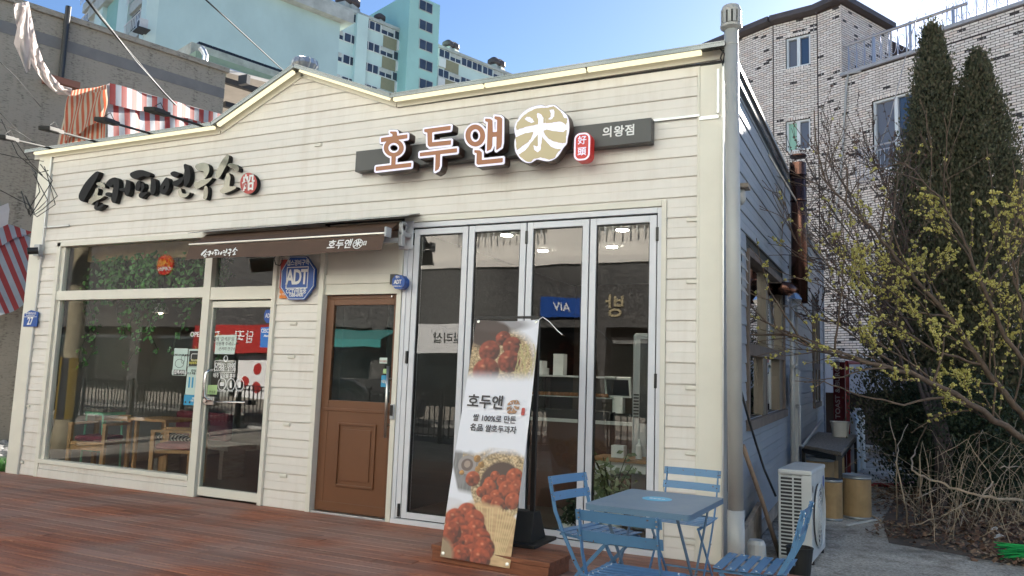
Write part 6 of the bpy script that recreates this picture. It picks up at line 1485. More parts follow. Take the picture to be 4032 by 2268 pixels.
mk('dry_leaves', lf, M['litter'], bm_)['kind'] = 'stuff'
# leaf litter
mb = MB(); rg = random.Random(41)
for i in range(17000):
    x = 9.55 + rg.random() ** 0.7 * 3.2; y = rg.uniform(2.0, 9.0)
    edge_ = 9.85 + 0.35 * math.sin(y * 1.7) + (0.9 if y < 2.8 else 0.0) - (y - 2.8) * 0.02
    if x < edge_ - rg.random() ** 3 * 0.9 or (y < 2.45 and x < 10.4): continue
    p = Vector((x, y, GZ + rg.random() * 0.05)); a = rg.uniform(0, 6.28); l = rg.uniform(.03, .085)
    u_ = Vector((math.cos(a), math.sin(a), rg.uniform(-.5, .6))).normalized(); v_ = u_.cross(Vector((rg.uniform(-.4, .4), rg.uniform(-.4, .4), 1))).normalized()
    mb.add([p, p + u_ * l * .5 + v_ * l * .33, p + u_ * l + Vector((0, 0, .01)), p + u_ * l * .5 - v_ * l * .33], [(0, 1, 2, 3)])
tag(mk('leaf_litter', mb, M['litter']), 'brown dead leaves covering the ground beneath the brambles', 'leaves', kind='stuff')
soil = [(9.75, 2.55), (10.3, 2.35), (11.0, 2.0), (13.5, 1.6), (14, 10), (9.95, 10), (9.85, 6), (9.7, 4)]
tag(mk('soil_bed', MB().add([(x, y, GZ + 0.004) for x, y in soil], [tuple(range(len(soil)))]), mat('dark_soil', (0.10, 0.075, 0.058), 0.95, var=0.4, vscale=6, bump=0.6, bscale=30)), kind='structure')

# ------------------------------------------------------------------ white brick building behind
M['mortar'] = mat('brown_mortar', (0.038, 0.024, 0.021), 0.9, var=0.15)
def brick_mat(name, island=True):
    m, nt, b, out = _new(name); b.inputs['Roughness'].default_value = 0.75
    if island: g = nt.nodes.new('ShaderNodeNewGeometry'); src = g.outputs['Random Per Island']
    else: g = nt.nodes.new('ShaderNodeObjectInfo'); src = g.outputs['Random']
    c = ramp(nt, src, [(0.0, (0.68, 0.60, 0.55)), (0.35, (0.78, 0.70, 0.65)), (0.7, (0.83, 0.765, 0.72)), (0.93, (0.79, 0.67, 0.59)), (1.0, (0.70, 0.58, 0.52))])
    n1 = N(nt, 'ShaderNodeTexNoise', Scale=9.0, Detail=5.0); nt.links.new(coords(nt, (1, 1, 1), 'World'), n1.inputs['Vector'])
    mx = N(nt, 'ShaderNodeMix', data_type='RGBA', blend_type='MULTIPLY'); mx.inputs[0].default_value = 0.5; nt.links.new(c, mx.inputs['A']); nt.links.new(ramp(nt, n1.outputs[0], [(0.3, (0.7, 0.68, 0.66)), (0.6, (1, 1, 1))]), mx.inputs['B']); nt.links.new(mx.outputs['Result'], b.inputs['Base Color'])
    return m
M['brick'] = brick_mat('white_brick'); M['brick_one'] = brick_mat('white_brick_single', False)
def darkbrick():
    m, nt, b, out = _new('dark_patterned_brick'); n1 = N(nt, 'ShaderNodeTexNoise', Scale=22.0, Detail=2.0); nt.links.new(coords(nt, (1, 1, 1), 'World'), n1.inputs['Vector'])
    nt.links.new(ramp(nt, n1.outputs[0], [(0.5, (0.035, 0.028, 0.028)), (0.58, (0.06, 0.05, 0.05)), (0.64, (0.5, 0.47, 0.45))]), b.inputs['Base Color']); b.inputs['Roughness'].default_value = 0.7; return m
M['brick_dark'] = darkbrick()
bh = thing('brick_house', 'three-storey white brick house with brown mortar and a roof terrace', 'house', tuple(P(3335, 1740, d=21)))
K0 = P(3335, 1545, d=21.0); K0.z = 0
e1 = Vector((0.877, -0.480, 0)).normalized(); e2 = Vector((0.48, 0.877, 0)).normalized()
def meet(u, A, dr): q = PV(u, 1500, A, dr); return Vector((q.x, q.y, 0))
dC = Vector((-0.877, 0.480, 0)).normalized(); dB = Vector((-0.977, 0.21, 0)).normalized()
K1 = meet(3236, K0, dC); K2 = meet(3053, K1, dB); K3 = meet(2750, K2, dC); KD = meet(3545, K0, e2); KE = meet(4260, K0, e1)
zR = PV(3335, 2, K0, e1).z; zT = PV(3352, 292, K0, e1).z; zP = PV(3705, 128, K0, e1).z
sP = (meet(3700, K0, e1) - K0).length
zR2 = PV(3054, 95, K1, dB).z
BW, BHt, PW, PH = 0.186, 0.051, 0.20, 0.0685
bricks, darks, singles = MB(), MB(), []
rgb_ = random.Random(77)
def facet(A, B, z0, z1, holes=(), top=None, lim=None):
    """brick face from A to B (B to the right seen from the street); returns nothing, fills the brick lists"""
    d = (B - A); L = d.length; d.normalize(); nrm = Vector((d.y, -d.x, 0))
    if nrm.dot(CAM - A) < 0: nrm = -nrm
    mk('wall', MB().add([A + Vector((0, 0, z0)), B + Vector((0, 0, z0)), B + Vector((0, 0, z1)), A + Vector((0, 0, z1))], [(0, 1, 2, 3)]) if not holes else wall_holes(A, d, L, z0, z1, holes), M['mortar'], bh)
    rows = int((z1 - z0) / PH)
    for r in range(rows):
        z = z0 + r * PH + 0.005; s = -0.1 if r % 2 else 0.0
        while s < L:
            a, b = max(0.0, s), min(L, s + BW); s += PW
            if b - a < 0.03: continue
            if any(a < h[1] and b > h[0] and z < h[3] and z + BHt > h[2] for h in holes):
                # cut back to the hole edge
                for h in holes:
                    if a < h[1] and b > h[0] and z < h[3] and z + BHt > h[2]:
                        if a < h[0] - 0.03: b = h[0] - 0.004
                        elif b > h[1] + 0.03: a = h[1] + 0.004
                        else: b = a
                if b - a < 0.03: continue
            c = A + d * ((a + b) / 2) + Vector((0, 0, z + BHt / 2))
            u, v = in_view_uv(c)
            if u < 2650 or u > 4600 or v < -400 or v > 1560: continue
            o = c + nrm * 0.002; full = (b - a) > BW - 0.001
            if rgb_.random() < 0.05 and full: darks.obox(o, d * ((b - a) / 2), nrm * 0.004, Vector((0, 0, BHt / 2)))
            elif full and 3345 < u < 3640 and 210 < v < 620: singles.append((o, d.copy(), nrm.copy(), (c - CAM).length))
            else: bricks.obox(o, d * ((b - a) / 2), nrm * 0.004, Vector((0, 0, BHt / 2)))
def wall_holes(A, d, L, z0, z1, holes):
    xs = sorted({0, L, *[h[0] for h in holes], *[h[1] for h in holes]}); zs = sorted({z0, z1, *[h[2] for h in holes], *[h[3] for h in holes]}); mb = MB()
    for i in range(len(xs) - 1):
        for j in range(len(zs) - 1):
            xm, zm = (xs[i] + xs[i + 1]) / 2, (zs[j] + zs[j + 1]) / 2
            if any(h[0] < xm < h[1] and h[2] < zm < h[3] for h in holes): continue
            mb.add([A + d * x + Vector((0, 0, z)) for x, z in ((xs[i], zs[j]), (xs[i + 1], zs[j]), (xs[i + 1], zs[j + 1]), (xs[i], zs[j + 1]))], [(0, 1, 2, 3)])
    return mb
def hole_from_px(A, B, u0, v0, u1, v1):
    d = (B - A).normalized(); a, b = PV(u0, v0, A, d), PV(u1, v1, A, d); sa = (Vector((a.x, a.y, 0)) - A).dot(d); sb = (Vector((b.x, b.y, 0)) - A).dot(d)
    return (min(sa, sb), max(sa, sb), min(a.z, b.z), max(a.z, b.z))
hB = [hole_from_px(K2, K1, 3094, 152, 3192, 252), hole_from_px(K2, K1, 3094, 480, 3192, 586)]
hE = [hole_from_px(K0, KE, 3434, 400, 3625, 640)]
zlow = 1.45
facet(K3, K2, zlow, zR2)
facet(K2, K1, zlow, zR2, hB)
facet(K1, K0, zlow, zR)
facet(K0, KD, zT, zR)
facet(K0, KE, zlow, zT, hE)
sPv = K0 + e1 * sP
facet(sPv, KE, zT, zP)
singles.sort(key=lambda t: t[3])
one = MB().box(-BW / 2, BW / 2, -0.004, 0.004, -BHt / 2, BHt / 2).mesh('brick'); one.materials.append(M['brick_one'])
for i, (o, d, nrm, _) in enumerate(singles):
    if i < 299:
        b_ = bpy.data.objects.new('brick', one); COL.objects.link(b_); b_.parent = bh; b_.matrix_parent_inverse = pmat(bh).inverted()
        b_.matrix_basis = Matrix(((d.x, nrm.x, 0, o.x), (d.y, nrm.y, 0, o.y), (0, 0, 1, o.z), (0, 0, 0, 1)))
    else: bricks.obox(o, d * BW / 2, nrm * 0.007, Vector((0, 0, BHt / 2)))
mk('brickwork', bricks, M['brick'], bh)['kind'] = 'stuff'
mk('dark_brickwork', darks, M['brick_dark'], bh)['kind'] = 'stuff'
# solid core so that the house shades the yard
core = [K3, K2, K1, K0, KD, KD + e2 * 3, K3 + e2 * 8]
c_in = sum(core, Vector()) / len(core)
cp = [p + (c_in - p).normalized() * 0.25 for p in core]
n = len(cp)
mk('core', MB().add([(p.x, p.y, GZ) for p in cp] + [(p.x, p.y, zR2 - 0.05) for p in cp], [tuple(range(n - 1, -1, -1)), tuple(range(n, 2 * n))] + [(i, (i + 1) % n, n + (i + 1) % n, n + i) for i in range(n)]), M['mortar'], bh)
cp = [K0 - e2 * -0.25, KE - e2 * -0.25, KE + e2 * 9, K0 + e2 * 9]
mk('core', MB().add([(p.x, p.y, 2.2) for p in cp] + [(p.x, p.y, zT - 0.02) for p in cp], [(3, 2, 1, 0), (4, 5, 6, 7), (0, 1, 5, 4), (1, 2, 6, 5), (2, 3, 7, 6), (3, 0, 4, 7)]), M['mortar'], bh)
M['darkcap'] = mat('dark_roof_edge', (0.07, 0.058, 0.062), 0.6, var=0.2)
M['coping'] = mat('grey_coping', (0.34, 0.34, 0.37), 0.6, var=0.1)
for a, b, z in ((K3, K2, zR2), (K2, K1, zR2), (K1, K0, zR), (K0, KD, zR)):
    za = z if a is not K1 else zR2
    mk('roof_edge', MB().beam(a + Vector((0, 0, za + 0.10)) - e2 * 0.10, b + Vector((0, 0, z + 0.10)) - e2 * 0.10, 0.40, 0.16), M['darkcap'], bh)
mk('coping', MB().beam(K0 + Vector((0, 0, zT + 0.05)) + e2 * 0.08, sPv + Vector((0, 0, zT + 0.05)) + e2 * 0.08, 0.34, 0.09), M['coping'], bh)
mk('coping', MB().beam(sPv + Vector((0, 0, zP + 0.05)) + e2 * 0.08, KE + Vector((0, 0, zP + 0.05)) + e2 * 0.08, 0.34, 0.09), M['coping'], bh)
mk('parapet_return', MB().obox(sPv + e2 * 1.5 + Vector((0, 0, (zT + zP) / 2)), e1 * 0.05, e2 * 1.5, (0, 0, (zP - zT) / 2)), M['brick'], bh)
M['pvcwhite'] = mat('white_window_frame', (0.66, 0.68, 0.70), 0.4)
M['paneblue'] = mat('dim_window_pane', (0.035, 0.055, 0.10), 0.06, spec=1.0)
M['panegreen'] = mat('green_blind_pane', (0.30, 0.52, 0.40), 0.3)
M['panegrey'] = mat('grey_curtain_pane', (0.13, 0.13, 0.15), 0.12, spec=0.8)
def house_window(A, B, h, m1, m2):
    d = (B - A).normalized(); nrm = Vector((d.y, -d.x, 0)); nrm = nrm if nrm.dot(CAM - A) > 0 else -nrm
    s0, s1, z0, z1 = h; w = 0.06
    def bx(sa, sb, za, zb, off, th, nm, m, par): return mk(nm, MB().obox(A + d * ((sa + sb) / 2) + nrm * off + Vector((0, 0, (za + zb) / 2)), d * ((sb - sa) / 2), nrm * th, (0, 0, (zb - za) / 2)), M[m], par)
    f = bx(s0, s1, z1 - w, z1, -0.11, 0.05, 'window', 'pvcwhite', bh)
    bx(s0, s1, z0, z0 + w, -0.11, 0.05, 'frame', 'pvcwhite', f); bx(s0, s0 + w, z0 + w, z1 - w, -0.11, 0.05, 'frame', 'pvcwhite', f); bx(s1 - w, s1, z0 + w, z1 - w, -0.11, 0.05, 'frame', 'pvcwhite', f)
    m_ = (s0 + s1) / 2; bx(m_ - 0.045, m_ + 0.045, z0 + w, z1 - w, -0.10, 0.05, 'frame', 'pvcwhite', f)
    bx(s0 + w, m_ - 0.045, z0 + w, z1 - w, -0.15, 0.01, 'pane', m1, f); bx(m_ + 0.045, s1 - w, z0 + w, z1 - w, -0.15, 0.01, 'pane', m2, f)
    for k in range(int((s1 - s0) / 0.075) + 1):           # soldier course over the opening
        sa = s0 + k * 0.075
        if sa + 0.057 < s1: bx(sa, sa + 0.057, z1 + 0.005, z1 + 0.10, 0.0, 0.012, 'soldier_brick', 'brick_one', f); bx(sa, sa + 0.057, z0 - 0.10, z0 - 0.005, 0.0, 0.014, 'soldier_brick', 'brick_one', f)
house_window(K2, K1, hB[0], 'panegrey', 'paneblue'); house_window(K2, K1, hB[1], 'panegreen', 'panegrey'); house_window(K0, KE, hE[0], 'panegrey', 'paneblue')
# terrace railing and balcony railing
M['rail'] = mat('steel_railing', (0.42, 0.42, 0.46), 0.3, 0.7)
rl = thing('terrace_railing', 'steel railing with oval hoops along the roof terrace of the brick house', 'railing', tuple(K0 + e2 * 0.1 + Vector((0, 0, zT))))
L_ = (KE - K0).length
rz0, rz1 = zT + 0.14, zT + 0.95
def rp_(s, z): return K0 + e1 * s + e2 * 0.12 + Vector((0, 0, z))
mk('top_rail', MB().tube([rp_(0.05, rz1), rp_(sP + 0.9, rz1)], 0.042, 8), M['rail'], rl)
mk('bottom_rail', MB().tube([rp_(0.05, rz0), rp_(sP + 0.9, rz0)], 0.028, 8), M['rail'], rl)
s = 0.15
while s < sP + 0.9:
    mk('baluster', MB().tube([rp_(s, rz0), rp_(s, rz1)], 0.018, 6), M['rail'], rl)
    c = rp_(s + 0.11, (rz0 + rz1) / 2 - 0.05); mk('hoop', MB().tube([c + e1 * 0.085 * math.cos(t) + Vector((0, 0, 0.24 * math.sin(t))) for t in [2 * math.pi * k / 16 for k in range(17)]], 0.008, 5, False), M['rail'], rl)
    s += 0.235
for s in (0.9, 1.9, 3.0):
    if s < sP + 0.9: mk('post', MB().tube([rp_(s, zT + 0.09), rp_(s, rz1 + 0.05)], 0.035, 8), M['rail'], rl)
r2 = thing('upper_terrace_railing', 'steel hoop railing on the raised parapet beside the sun', 'railing', tuple(sPv + Vector((0, 0, zP))))
def rq_(s, z): return sPv + e1 * s + e2 * 0.12 + Vector((0, 0, z))
for z, r_ in ((zP + 0.16, 0.02), (zP + 0.98, 0.03)): mk('rail', MB().tube([rq_(0.4, z), rq_(5, z)], r_, 8), M['rail'], r2)
s = 0.4
while s < 5:
    mk('baluster', MB().tube([rq_(s, zP + 0.16), rq_(s, zP + 0.98)], 0.012, 6), M['rail'], r2)
    c = rq_(s + 0.11, zP + 0.52); mk('hoop', MB().tube([c + e1 * 0.085 * math.cos(t) + Vector((0, 0, 0.24 * math.sin(t))) for t in [2 * math.pi * k / 16 for k in range(17)]], 0.008, 5, False), M['rail'], r2); s += 0.235
bl_ = thing('balcony_railing', 'steel bar railing before the sliding window of the brick house', 'railing', tuple(K0 + e1 * (hE[0][0] + 0.5) + Vector((0, 0, hE[0][2] - 0.2))))
sa, sb = hE[0][0] - 0.35, hE[0][1] + 0.5; za, zb = hE[0][2] - 0.25, hE[0][2] + 0.62
def rw_(s, z, o=0.30): return K0 + e1 * s - e2 * o + Vector((0, 0, z))
for z, r_ in ((za, 0.025), (zb - 0.14, 0.018), (zb, 0.028)): mk('rail', MB().tube([rw_(sa, z, 0.0), rw_(sa, z), rw_(sb, z)], r_, 8), M['rail'], bl_)
k = 0
while sa + 0.02 + k * 0.115 < sb: mk('bar', MB().tube([rw_(sa + 0.02 + k * 0.115, za), rw_(sa + 0.02 + k * 0.115, zb - 0.14)], 0.010, 6), M['rail'], bl_); k += 1
# thin drain pipe, vertical joints
dp_ = [PV(u, v, K0, e1) - e2 * 0.06 for u, v in ((3395, 283), (3345, 292), (3338, 330), (3325, 560), (3312, 720), (3300, 800), (3293, 900))]
mk('drain_pipe', MB().tube([tuple(p) for p in dp_], 0.032, 8), M['pvc'], bh)
for k_ in (K1, K2): mk('joint_strip', MB().tube([k_ + Vector((0, 0, zlow)) - e2 * 0.01, k_ + Vector((0, 0, zR2)) - e2 * 0.01], 0.016, 6), M['mortar'], bh)
# porch: grey fascia over a dark recess, low white kerb wall, brick pillar
M['fascia'] = mat('grey_metal_fascia', (0.33, 0.36, 0.43), 0.5, var=0.1)
f0, f1 = K0 - e1 * 3.2, KE
def slab(a, b, z0, z1, off0, off1, nm, m): return mk(nm, MB().obox((a + b) / 2 - e2 * ((off0 + off1) / 2) + Vector((0, 0, (z0 + z1) / 2)), (b - a) / 2, e2 * ((off1 - off0) / 2), (0, 0, (z1 - z0) / 2)), M[m], bh)
slab(f0, f1, 1.33, 2.10, 0.0, 0.9, 'porch_fascia', 'fascia')
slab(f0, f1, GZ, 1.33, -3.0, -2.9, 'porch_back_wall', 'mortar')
pq = meet(3455, K0, e1)
for i in range(20): slab(pq, pq + e1 * 0.42, GZ + i * 0.067, GZ + i * 0.067 + 0.058, 0.3 if i % 2 else 0.31, 0.6, 'porch_brick', 'drum' if False else 'brownwood')
slab(f0, f1, GZ, 0.10, 1.0, 1.2, 'kerb_core', 'mortar')
for i in range(26):
    for j in range(3):
        s_ = i * 0.42 + (0.2 if j % 2 else 0); slab(f0 + e1 * s_, f0 + e1 * (s_ + 0.39), GZ + j * 0.075, GZ + j * 0.075 + 0.066, 1.01, 1.215, 'kerb_brick', 'pvc')
sq = P(*Fc(1270, 570), z=GZ)
tag(mk('tree_stump', MB().lathe([(0.34, 0), (0.30, 0.12), (0.27, 0.22), (0.25, 0.225)], tuple(sq), 14), M['oldwood']), 'low cut stump on the path before the brick porch', 'stump')

# ------------------------------------------------------------------ left: grey rendered wall with striped canvas
dG = Vector((0.312, 0.95, 0)).normalized()
gA_ = P(889, 287, d=17.0); gB_ = PV(-260, -90, gA_, dG); zG = gA_.z
gw = thing('grey_rendered_building', 'weathered grey rendered wall with a darker painted band behind the striped canvas', 'building', (gA_.x, gA_.y, GZ))
def stucco():
    m, nt, b, out = _new('weathered_render'); b.inputs['Roughness'].default_value = 0.9
    n1 = N(nt, 'ShaderNodeTexNoise', Scale=1.0, Detail=8.0, Roughness=0.75); nt.links.new(coords(nt, (6, 6, 0.8), 'World'), n1.inputs['Vector'])
    n2 = N(nt, 'ShaderNodeTexNoise', Scale=14.0, Detail=4.0); nt.links.new(coords(nt, (1, 1, 4), 'World'), n2.inputs['Vector'])
    mm = N(nt, 'ShaderNodeMath', operation='ADD'); nt.links.new(n1.outputs[0], mm.inputs[0]); nt.links.new(n2.outputs[0], mm.inputs[1])
    nt.links.new(ramp(nt, mm.outputs[0], [(0.72, (0.075, 0.068, 0.06)), (0.86, (0.21, 0.195, 0.17)), (1.1, (0.27, 0.25, 0.22)), ]), b.inputs['Base Color'])
    bp = N(nt, 'ShaderNodeBump', Strength=0.4, Distance=0.02); nt.links.new(n2.outputs[0], bp.inputs['Height']); nt.links.new(bp.outputs[0], b.inputs['Normal']); return m
M['stucco'] = stucco(); M['band'] = mat('grey_painted_band', (0.145, 0.145, 0.152), 0.8, var=0.15)
gB0 = Vector((gB_.x, gB_.y, 0)); gA0 = Vector((gA_.x, gA_.y, 0)); nG = Vector((dG.y, -dG.x, 0)); nG = nG if nG.dot(CAM - gA0) > 0 else -nG
def gslab(a, b, z0, z1, o0, o1, nm, m): return mk(nm, MB().obox((a + b) / 2 + nG * ((o0 + o1) / 2) + Vector((0, 0, (z0 + z1) / 2)), (b - a) / 2, nG * ((o1 - o0) / 2), (0, 0, (z1 - z0) / 2)), M[m], gw)
gslab(gB0, gA0, GZ, zG, -3.0, 0.0, 'wall', 'stucco')
zb0, zb1 = PV(889, 395, gA_, dG).z, PV(889, 370, gA_, dG).z
zb1 = PV(500, 232, gA_, dG).z; zb0 = PV(500, 275, gA_, dG).z
gslab(gB0, gA0, zb0, zb1, 0.0, 0.008, 'painted_band', 'band')
gslab(gB0, gA0 + dG * 0.05, zG, zG + 0.10, -3.05, 0.07, 'parapet_cap', 'stucco')
dpx = PV(258, 150, gA_, dG); 
q1_, q2_ = PV(262, 80, gA_, dG), PV(232, 318, gA_, dG)
mk('downpipe', MB().tube([Vector((q2_.x, q2_.y, zG + 0.25)) + nG * 0.1, Vector((q2_.x, q2_.y, q2_.z)) + nG * 0.1], 0.05, 10), M['black'], gw)
mk('pipe_shelf', MB().obox(Vector((q2_.x, q2_.y, q2_.z - 0.08)) + nG * 0.15, dG * 0.28, nG * 0.15, (0, 0, 0.06)), mat('brick_red_trim', (0.22, 0.10, 0.075), 0.8), gw)

def canvas(nm, grid, m, parent, uvw, uvo=0.0):
    """cloth from a grid of points grid[j][i]; U runs along i in metres"""
    nj, ni = len(grid), len(grid[0]); me = bpy.data.meshes.new(nm)
    me.from_pydata([tuple(p) for r_ in grid for p in r_], [], [(j * ni + i, (j + 1) * ni + i, (j + 1) * ni + i + 1, j * ni + i + 1) for j in range(nj - 1) for i in range(ni - 1)])
    me.update(); me.polygons.foreach_set('use_smooth', [True] * len(me.polygons)); uv = me.uv_layers.new(name='UVMap')
    for l in me.loops: uv.data[l.index].uv = (uvo + uvw * (l.vertex_index % ni) / (ni - 1), (l.vertex_index // ni) / (nj - 1))
    return link(nm, me, m, parent)
def cloth_grid(a, b, c, d, ni, nj, amp=0.0, fn=None):
    """a b = top left/right, c d = bottom left/right"""
    g_ = []
    for j in range(nj + 1):
        t = j / nj; row = []
        for i in range(ni + 1):
            s = i / ni; p = (a.lerp(b, s)).lerp(c.lerp(d, s), t)
            if fn: p = p + fn(s, t)
            row.append(p)
        g_.append(row)
    return g_
C1 = crop(0, 0, 1.811)
M['stripe_red'] = stripe_mat('red_white_canvas', (0.42, 0.46, 0.52), (0.40, 0.060, 0.055), 0.40, dirt=0.35)
M['stripe_orange'] = stripe_mat('orange_white_canvas', (0.50, 0.45, 0.36), (0.48, 0.10, 0.045), 0.17, dirt=0.25)
M['oldcloth'] = leaf_mat('torn_pale_cloth', [(0.62, 0.56, 0.55), (0.66, 0.60, 0.58)], 0.85, 0.45)
tn = thing('striped_canvas_tent', 'red and white striped canvas tent behind the left end of the shop roof', 'tent', tuple(P(600, 560, d=13.5)))
wav = lambda k, amp: (lambda s, t: Vector((0, 0, 0)) + nG * (amp * math.sin(s * k) + 0.6 * amp * math.sin(s * k * 2.7 + 3 * t)))
a, b, c, d = P(*C1(762, 605), d=12.5), P(*C1(1640, 850), d=15.0), P(*C1(770, 1050), d=12.3), P(*C1(1640, 1000), d=15.0)
canvas('side_panel', cloth_grid(a, b, c, d, 60, 10, fn=wav(14, 0.02)), M['stripe_red'], tn, 5.2)
vf = lambda s, t: nG * (0.10 + 0.03 * math.sin(s * 17)) + Vector((0, 0, -0.03 * abs(math.sin(s * 10.5)) * t))
va, vb = a + nG * 0.05, b + nG * 0.05
canvas('valance', cloth_grid(a + nG * 0.02, b + nG * 0.02, a.lerp(c, 0.33), b.lerp(d, 0.35), 80, 6, fn=vf), M['stripe_red'], tn, 5.2, 0.2)
canvas('roof_edge', cloth_grid(a + Vector((0, 0, 0.03)) - nG * 1.2, b + Vector((0, 0, 0.03)) - nG * 1.2, a + nG * 0.12, b + nG * 0.12, 20, 3), M['oldcloth'], tn, 5.2)
e_, f_, g_ = P(*C1(500, 650), d=12.9), P(*C1(405, 1080), d=12.7), P(*C1(762, 1080), d=12.3)
canvas('end_panel', cloth_grid(e_, a, f_, g_, 40, 14, fn=lambda s, t: Vector((0, -1, 0)) * (0.02 * math.sin(s * 19 + t * 2) * t + 0.015 * math.sin(s * 7))), M['stripe_orange'], tn, 1.9)
canvas('end_flap', cloth_grid(P(*C1(480, 690), d=12.75), P(*C1(766, 640), d=12.3), P(*C1(445, 1020), d=12.6), P(*C1(752, 830), d=12.2), 40, 12, fn=lambda s, t: Vector((0, -1, 0)) * (0.022 * math.sin(s * 15 + t * 5))), M['stripe_orange'], tn, 1.7, 0.05)
# torn cloth hanging at the upper left
tc_ = thing('torn_cloth', 'torn pale cloth strip hanging across the upper left corner', 'cloth', tuple(P(150, 330, d=12.4)))
path = [(150, 20), (170, 150), (215, 320), (270, 450), (340, 560), (420, 640), (510, 655)]
wid = [110, 120, 100, 85, 75, 70, 50]
g_ = []
for i in range(25):
    t = i / 24 * (len(path) - 1); k = min(int(t), len(path) - 2); fr = t - k
    x, y = path[k][0] + (path[k + 1][0] - path[k][0]) * fr, path[k][1] + (path[k + 1][1] - path[k][1]) * fr; w_ = wid[k] + (wid[k + 1] - wid[k]) * fr
    nx_, ny_ = -(path[k + 1][1] - path[k][1]), path[k + 1][0] - path[k][0]; L_ = math.hypot(nx_, ny_); nx_, ny_ = nx_ / L_, ny_ / L_
    g_.append([P(*C1(x - nx_ * w_ * (s - .5), y - ny_ * w_ * (s - .5)), d=12.4 + 0.12 * math.sin(s * 9 + i)) for s in (0, .2, .4, .6, .8, 1)])
canvas('strip', g_, M['oldcloth'], tc_, 0.5)
flap = [[P(*C1(x, y), d=12.2 + 0.08 * math.sin(i * 2 + j)) for i, (x, y) in enumerate(r_)] for j, r_ in enumerate((((148, 40), (170, 40), (190, 40), (212, 45)), ((125, 180), (155, 180), (185, 190), (205, 200)), ((98, 310), (140, 320), (180, 330), (215, 330)), ((145, 410), (165, 420), (195, 425), (222, 430)), ((175, 490), (190, 520), (200, 510), (215, 490))))]
canvas('torn_flap', flap, M['oldcloth'], tc_, 0.5)
# lower canopy at street level, left of the shop
L1c, L2c = crop(0, 540, 2.898), crop(0, 1000, 2.898)
lc = thing('striped_stall_canopy', 'red and white striped stall canopy with a maroon front, left of the shop', 'canopy', tuple(P(-100, 1700, d=13)))
a, b = P(*L1c(-500, 1240), d=13.0), P(*L1c(520, 800), d=14.5)
c, d = P(*L2c(-500, 930), d=12.3), P(*L2c(420, 540), d=13.8)
M['stripe_red2'] = stripe_mat('red_white_canopy', (0.44, 0.49, 0.55), (0.42, 0.065, 0.060), 0.46, dirt=0.2)
up_ = Vector((0, 0, 1))
# stripes lean: slide the lower edge left
sh = (b - a) * -0.42
canvas('canopy', cloth_grid(a, b + (b - a) * 0.6, c + (d - c) * 0.42, d + (b - a) * 0.6 + (d - c) * 0.42, 60, 10, fn=lambda s, t: Vector((0, 0, 0.02 * math.sin(s * 30)))), M['stripe_red2'], lc, 6.4, 0.1)
canvas('valance', cloth_grid(a + Vector((0, -0.1, -0.05)), b + (b - a) * 0.6 + Vector((0, -0.1, -0.05)), a.lerp(c, 0.33) + (d - c) * 0.14 + Vector((0, -0.2, 0.1)), b.lerp(d, 0.33) + (b - a) * 0.6 + (d - c) * 0.14 + Vector((0, -0.2, 0.1)), 60, 5, fn=lambda s, t: Vector((0, 0, -0.05 * abs(math.sin(s * 16)) * t))), M['stripe_red2'], lc, 6.4, 0.3)
mk('top_fascia', MB().obox((a + b) / 2 + Vector((0, 0.1, 0.22)), (b - a) * 0.8, Vector((0, 0.1, 0)), (0, 0, 0.17)), mat('white_fascia', (0.52, 0.50, 0.50), 0.6, var=0.1), lc)
st_a, st_b = P(-400, 1900, d=14.6), P(140, 1900, d=15.6); st_a.z = st_b.z = 0; sdir = (st_b - st_a).normalized(); snr = Vector((sdir.y, -sdir.x, 0)); snr = snr if snr.dot(CAM - st_a) > 0 else -snr
Ls = 5.0
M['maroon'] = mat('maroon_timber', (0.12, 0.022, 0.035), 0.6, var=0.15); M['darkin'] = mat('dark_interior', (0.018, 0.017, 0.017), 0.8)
def sl(s0, s1, z0, z1, o0, o1, nm, m): return mk(nm, MB().obox(st_a + sdir * ((s0 + s1) / 2) + snr * ((o0 + o1) / 2) + Vector((0, 0, (z0 + z1) / 2)), sdir * ((s1 - s0) / 2), snr * ((o1 - o0) / 2), (0, 0, (z1 - z0) / 2)), M[m], lc)
zw = P(40, 1470, d=15.2).z; zt_ = P(40, 1150, d=15.2).z
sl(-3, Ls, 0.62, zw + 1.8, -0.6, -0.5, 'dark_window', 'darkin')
sl(-3, Ls, zw - 0.62, zw + 0.0, -0.05, 0.05, 'timber_front', 'maroon')
sl(-3, Ls, GZ, zw - 0.62, -0.3, -0.02, 'plinth', 'stucco')
for k in range(9): sl(-2.4 + k * 0.62, -2.4 + k * 0.62 + 0.09, zw, zw + 1.7, -0.05, 0.04, 'mullion', 'maroon')
# pebbles and a little grass beside the left corner
rgp = random.Random(12)
pq_ = [P(25, 1780, z=GZ), P(70, 1750, z=GZ)]
pm = []
for k in range(5):
    r_ = random.Random(k); mb = MB(); mb.lathe([(0.02 + r_.random() * .01, 0), (0.05 * r_.uniform(.8, 1.2), 0.02), (0.052 * r_.uniform(.8, 1.1), 0.045), (0.02, 0.07)], (0, 0, 0), 8); pm.append(mb.mesh('pebble', True)); pm[-1].materials.append(M['pebble'])
pbmb = MB(); gr = MB()
for i in range(260):
    s, t = rgp.random(), rgp.random(); q = P(-60 + 170 * s, 1735 + 95 * t, z=GZ)
    o = bpy.data.objects.new('pebble', rgp.choice(pm)); COL.objects.link(o); o.location = (q.x, q.y, GZ + rgp.uniform(-0.01, 0.05)); k = rgp.uniform(0.8, 2.4); o.scale = (k, k * rgp.uniform(.7, 1.3), k * .8); o.rotation_euler = (rgp.uniform(-.3, .3), rgp.uniform(-.3, .3), rgp.uniform(0, 6))
    tag(o, 'rounded grey pebble in the strip left of the shop corner', 'pebble', 'grey pebbles left of the shop')
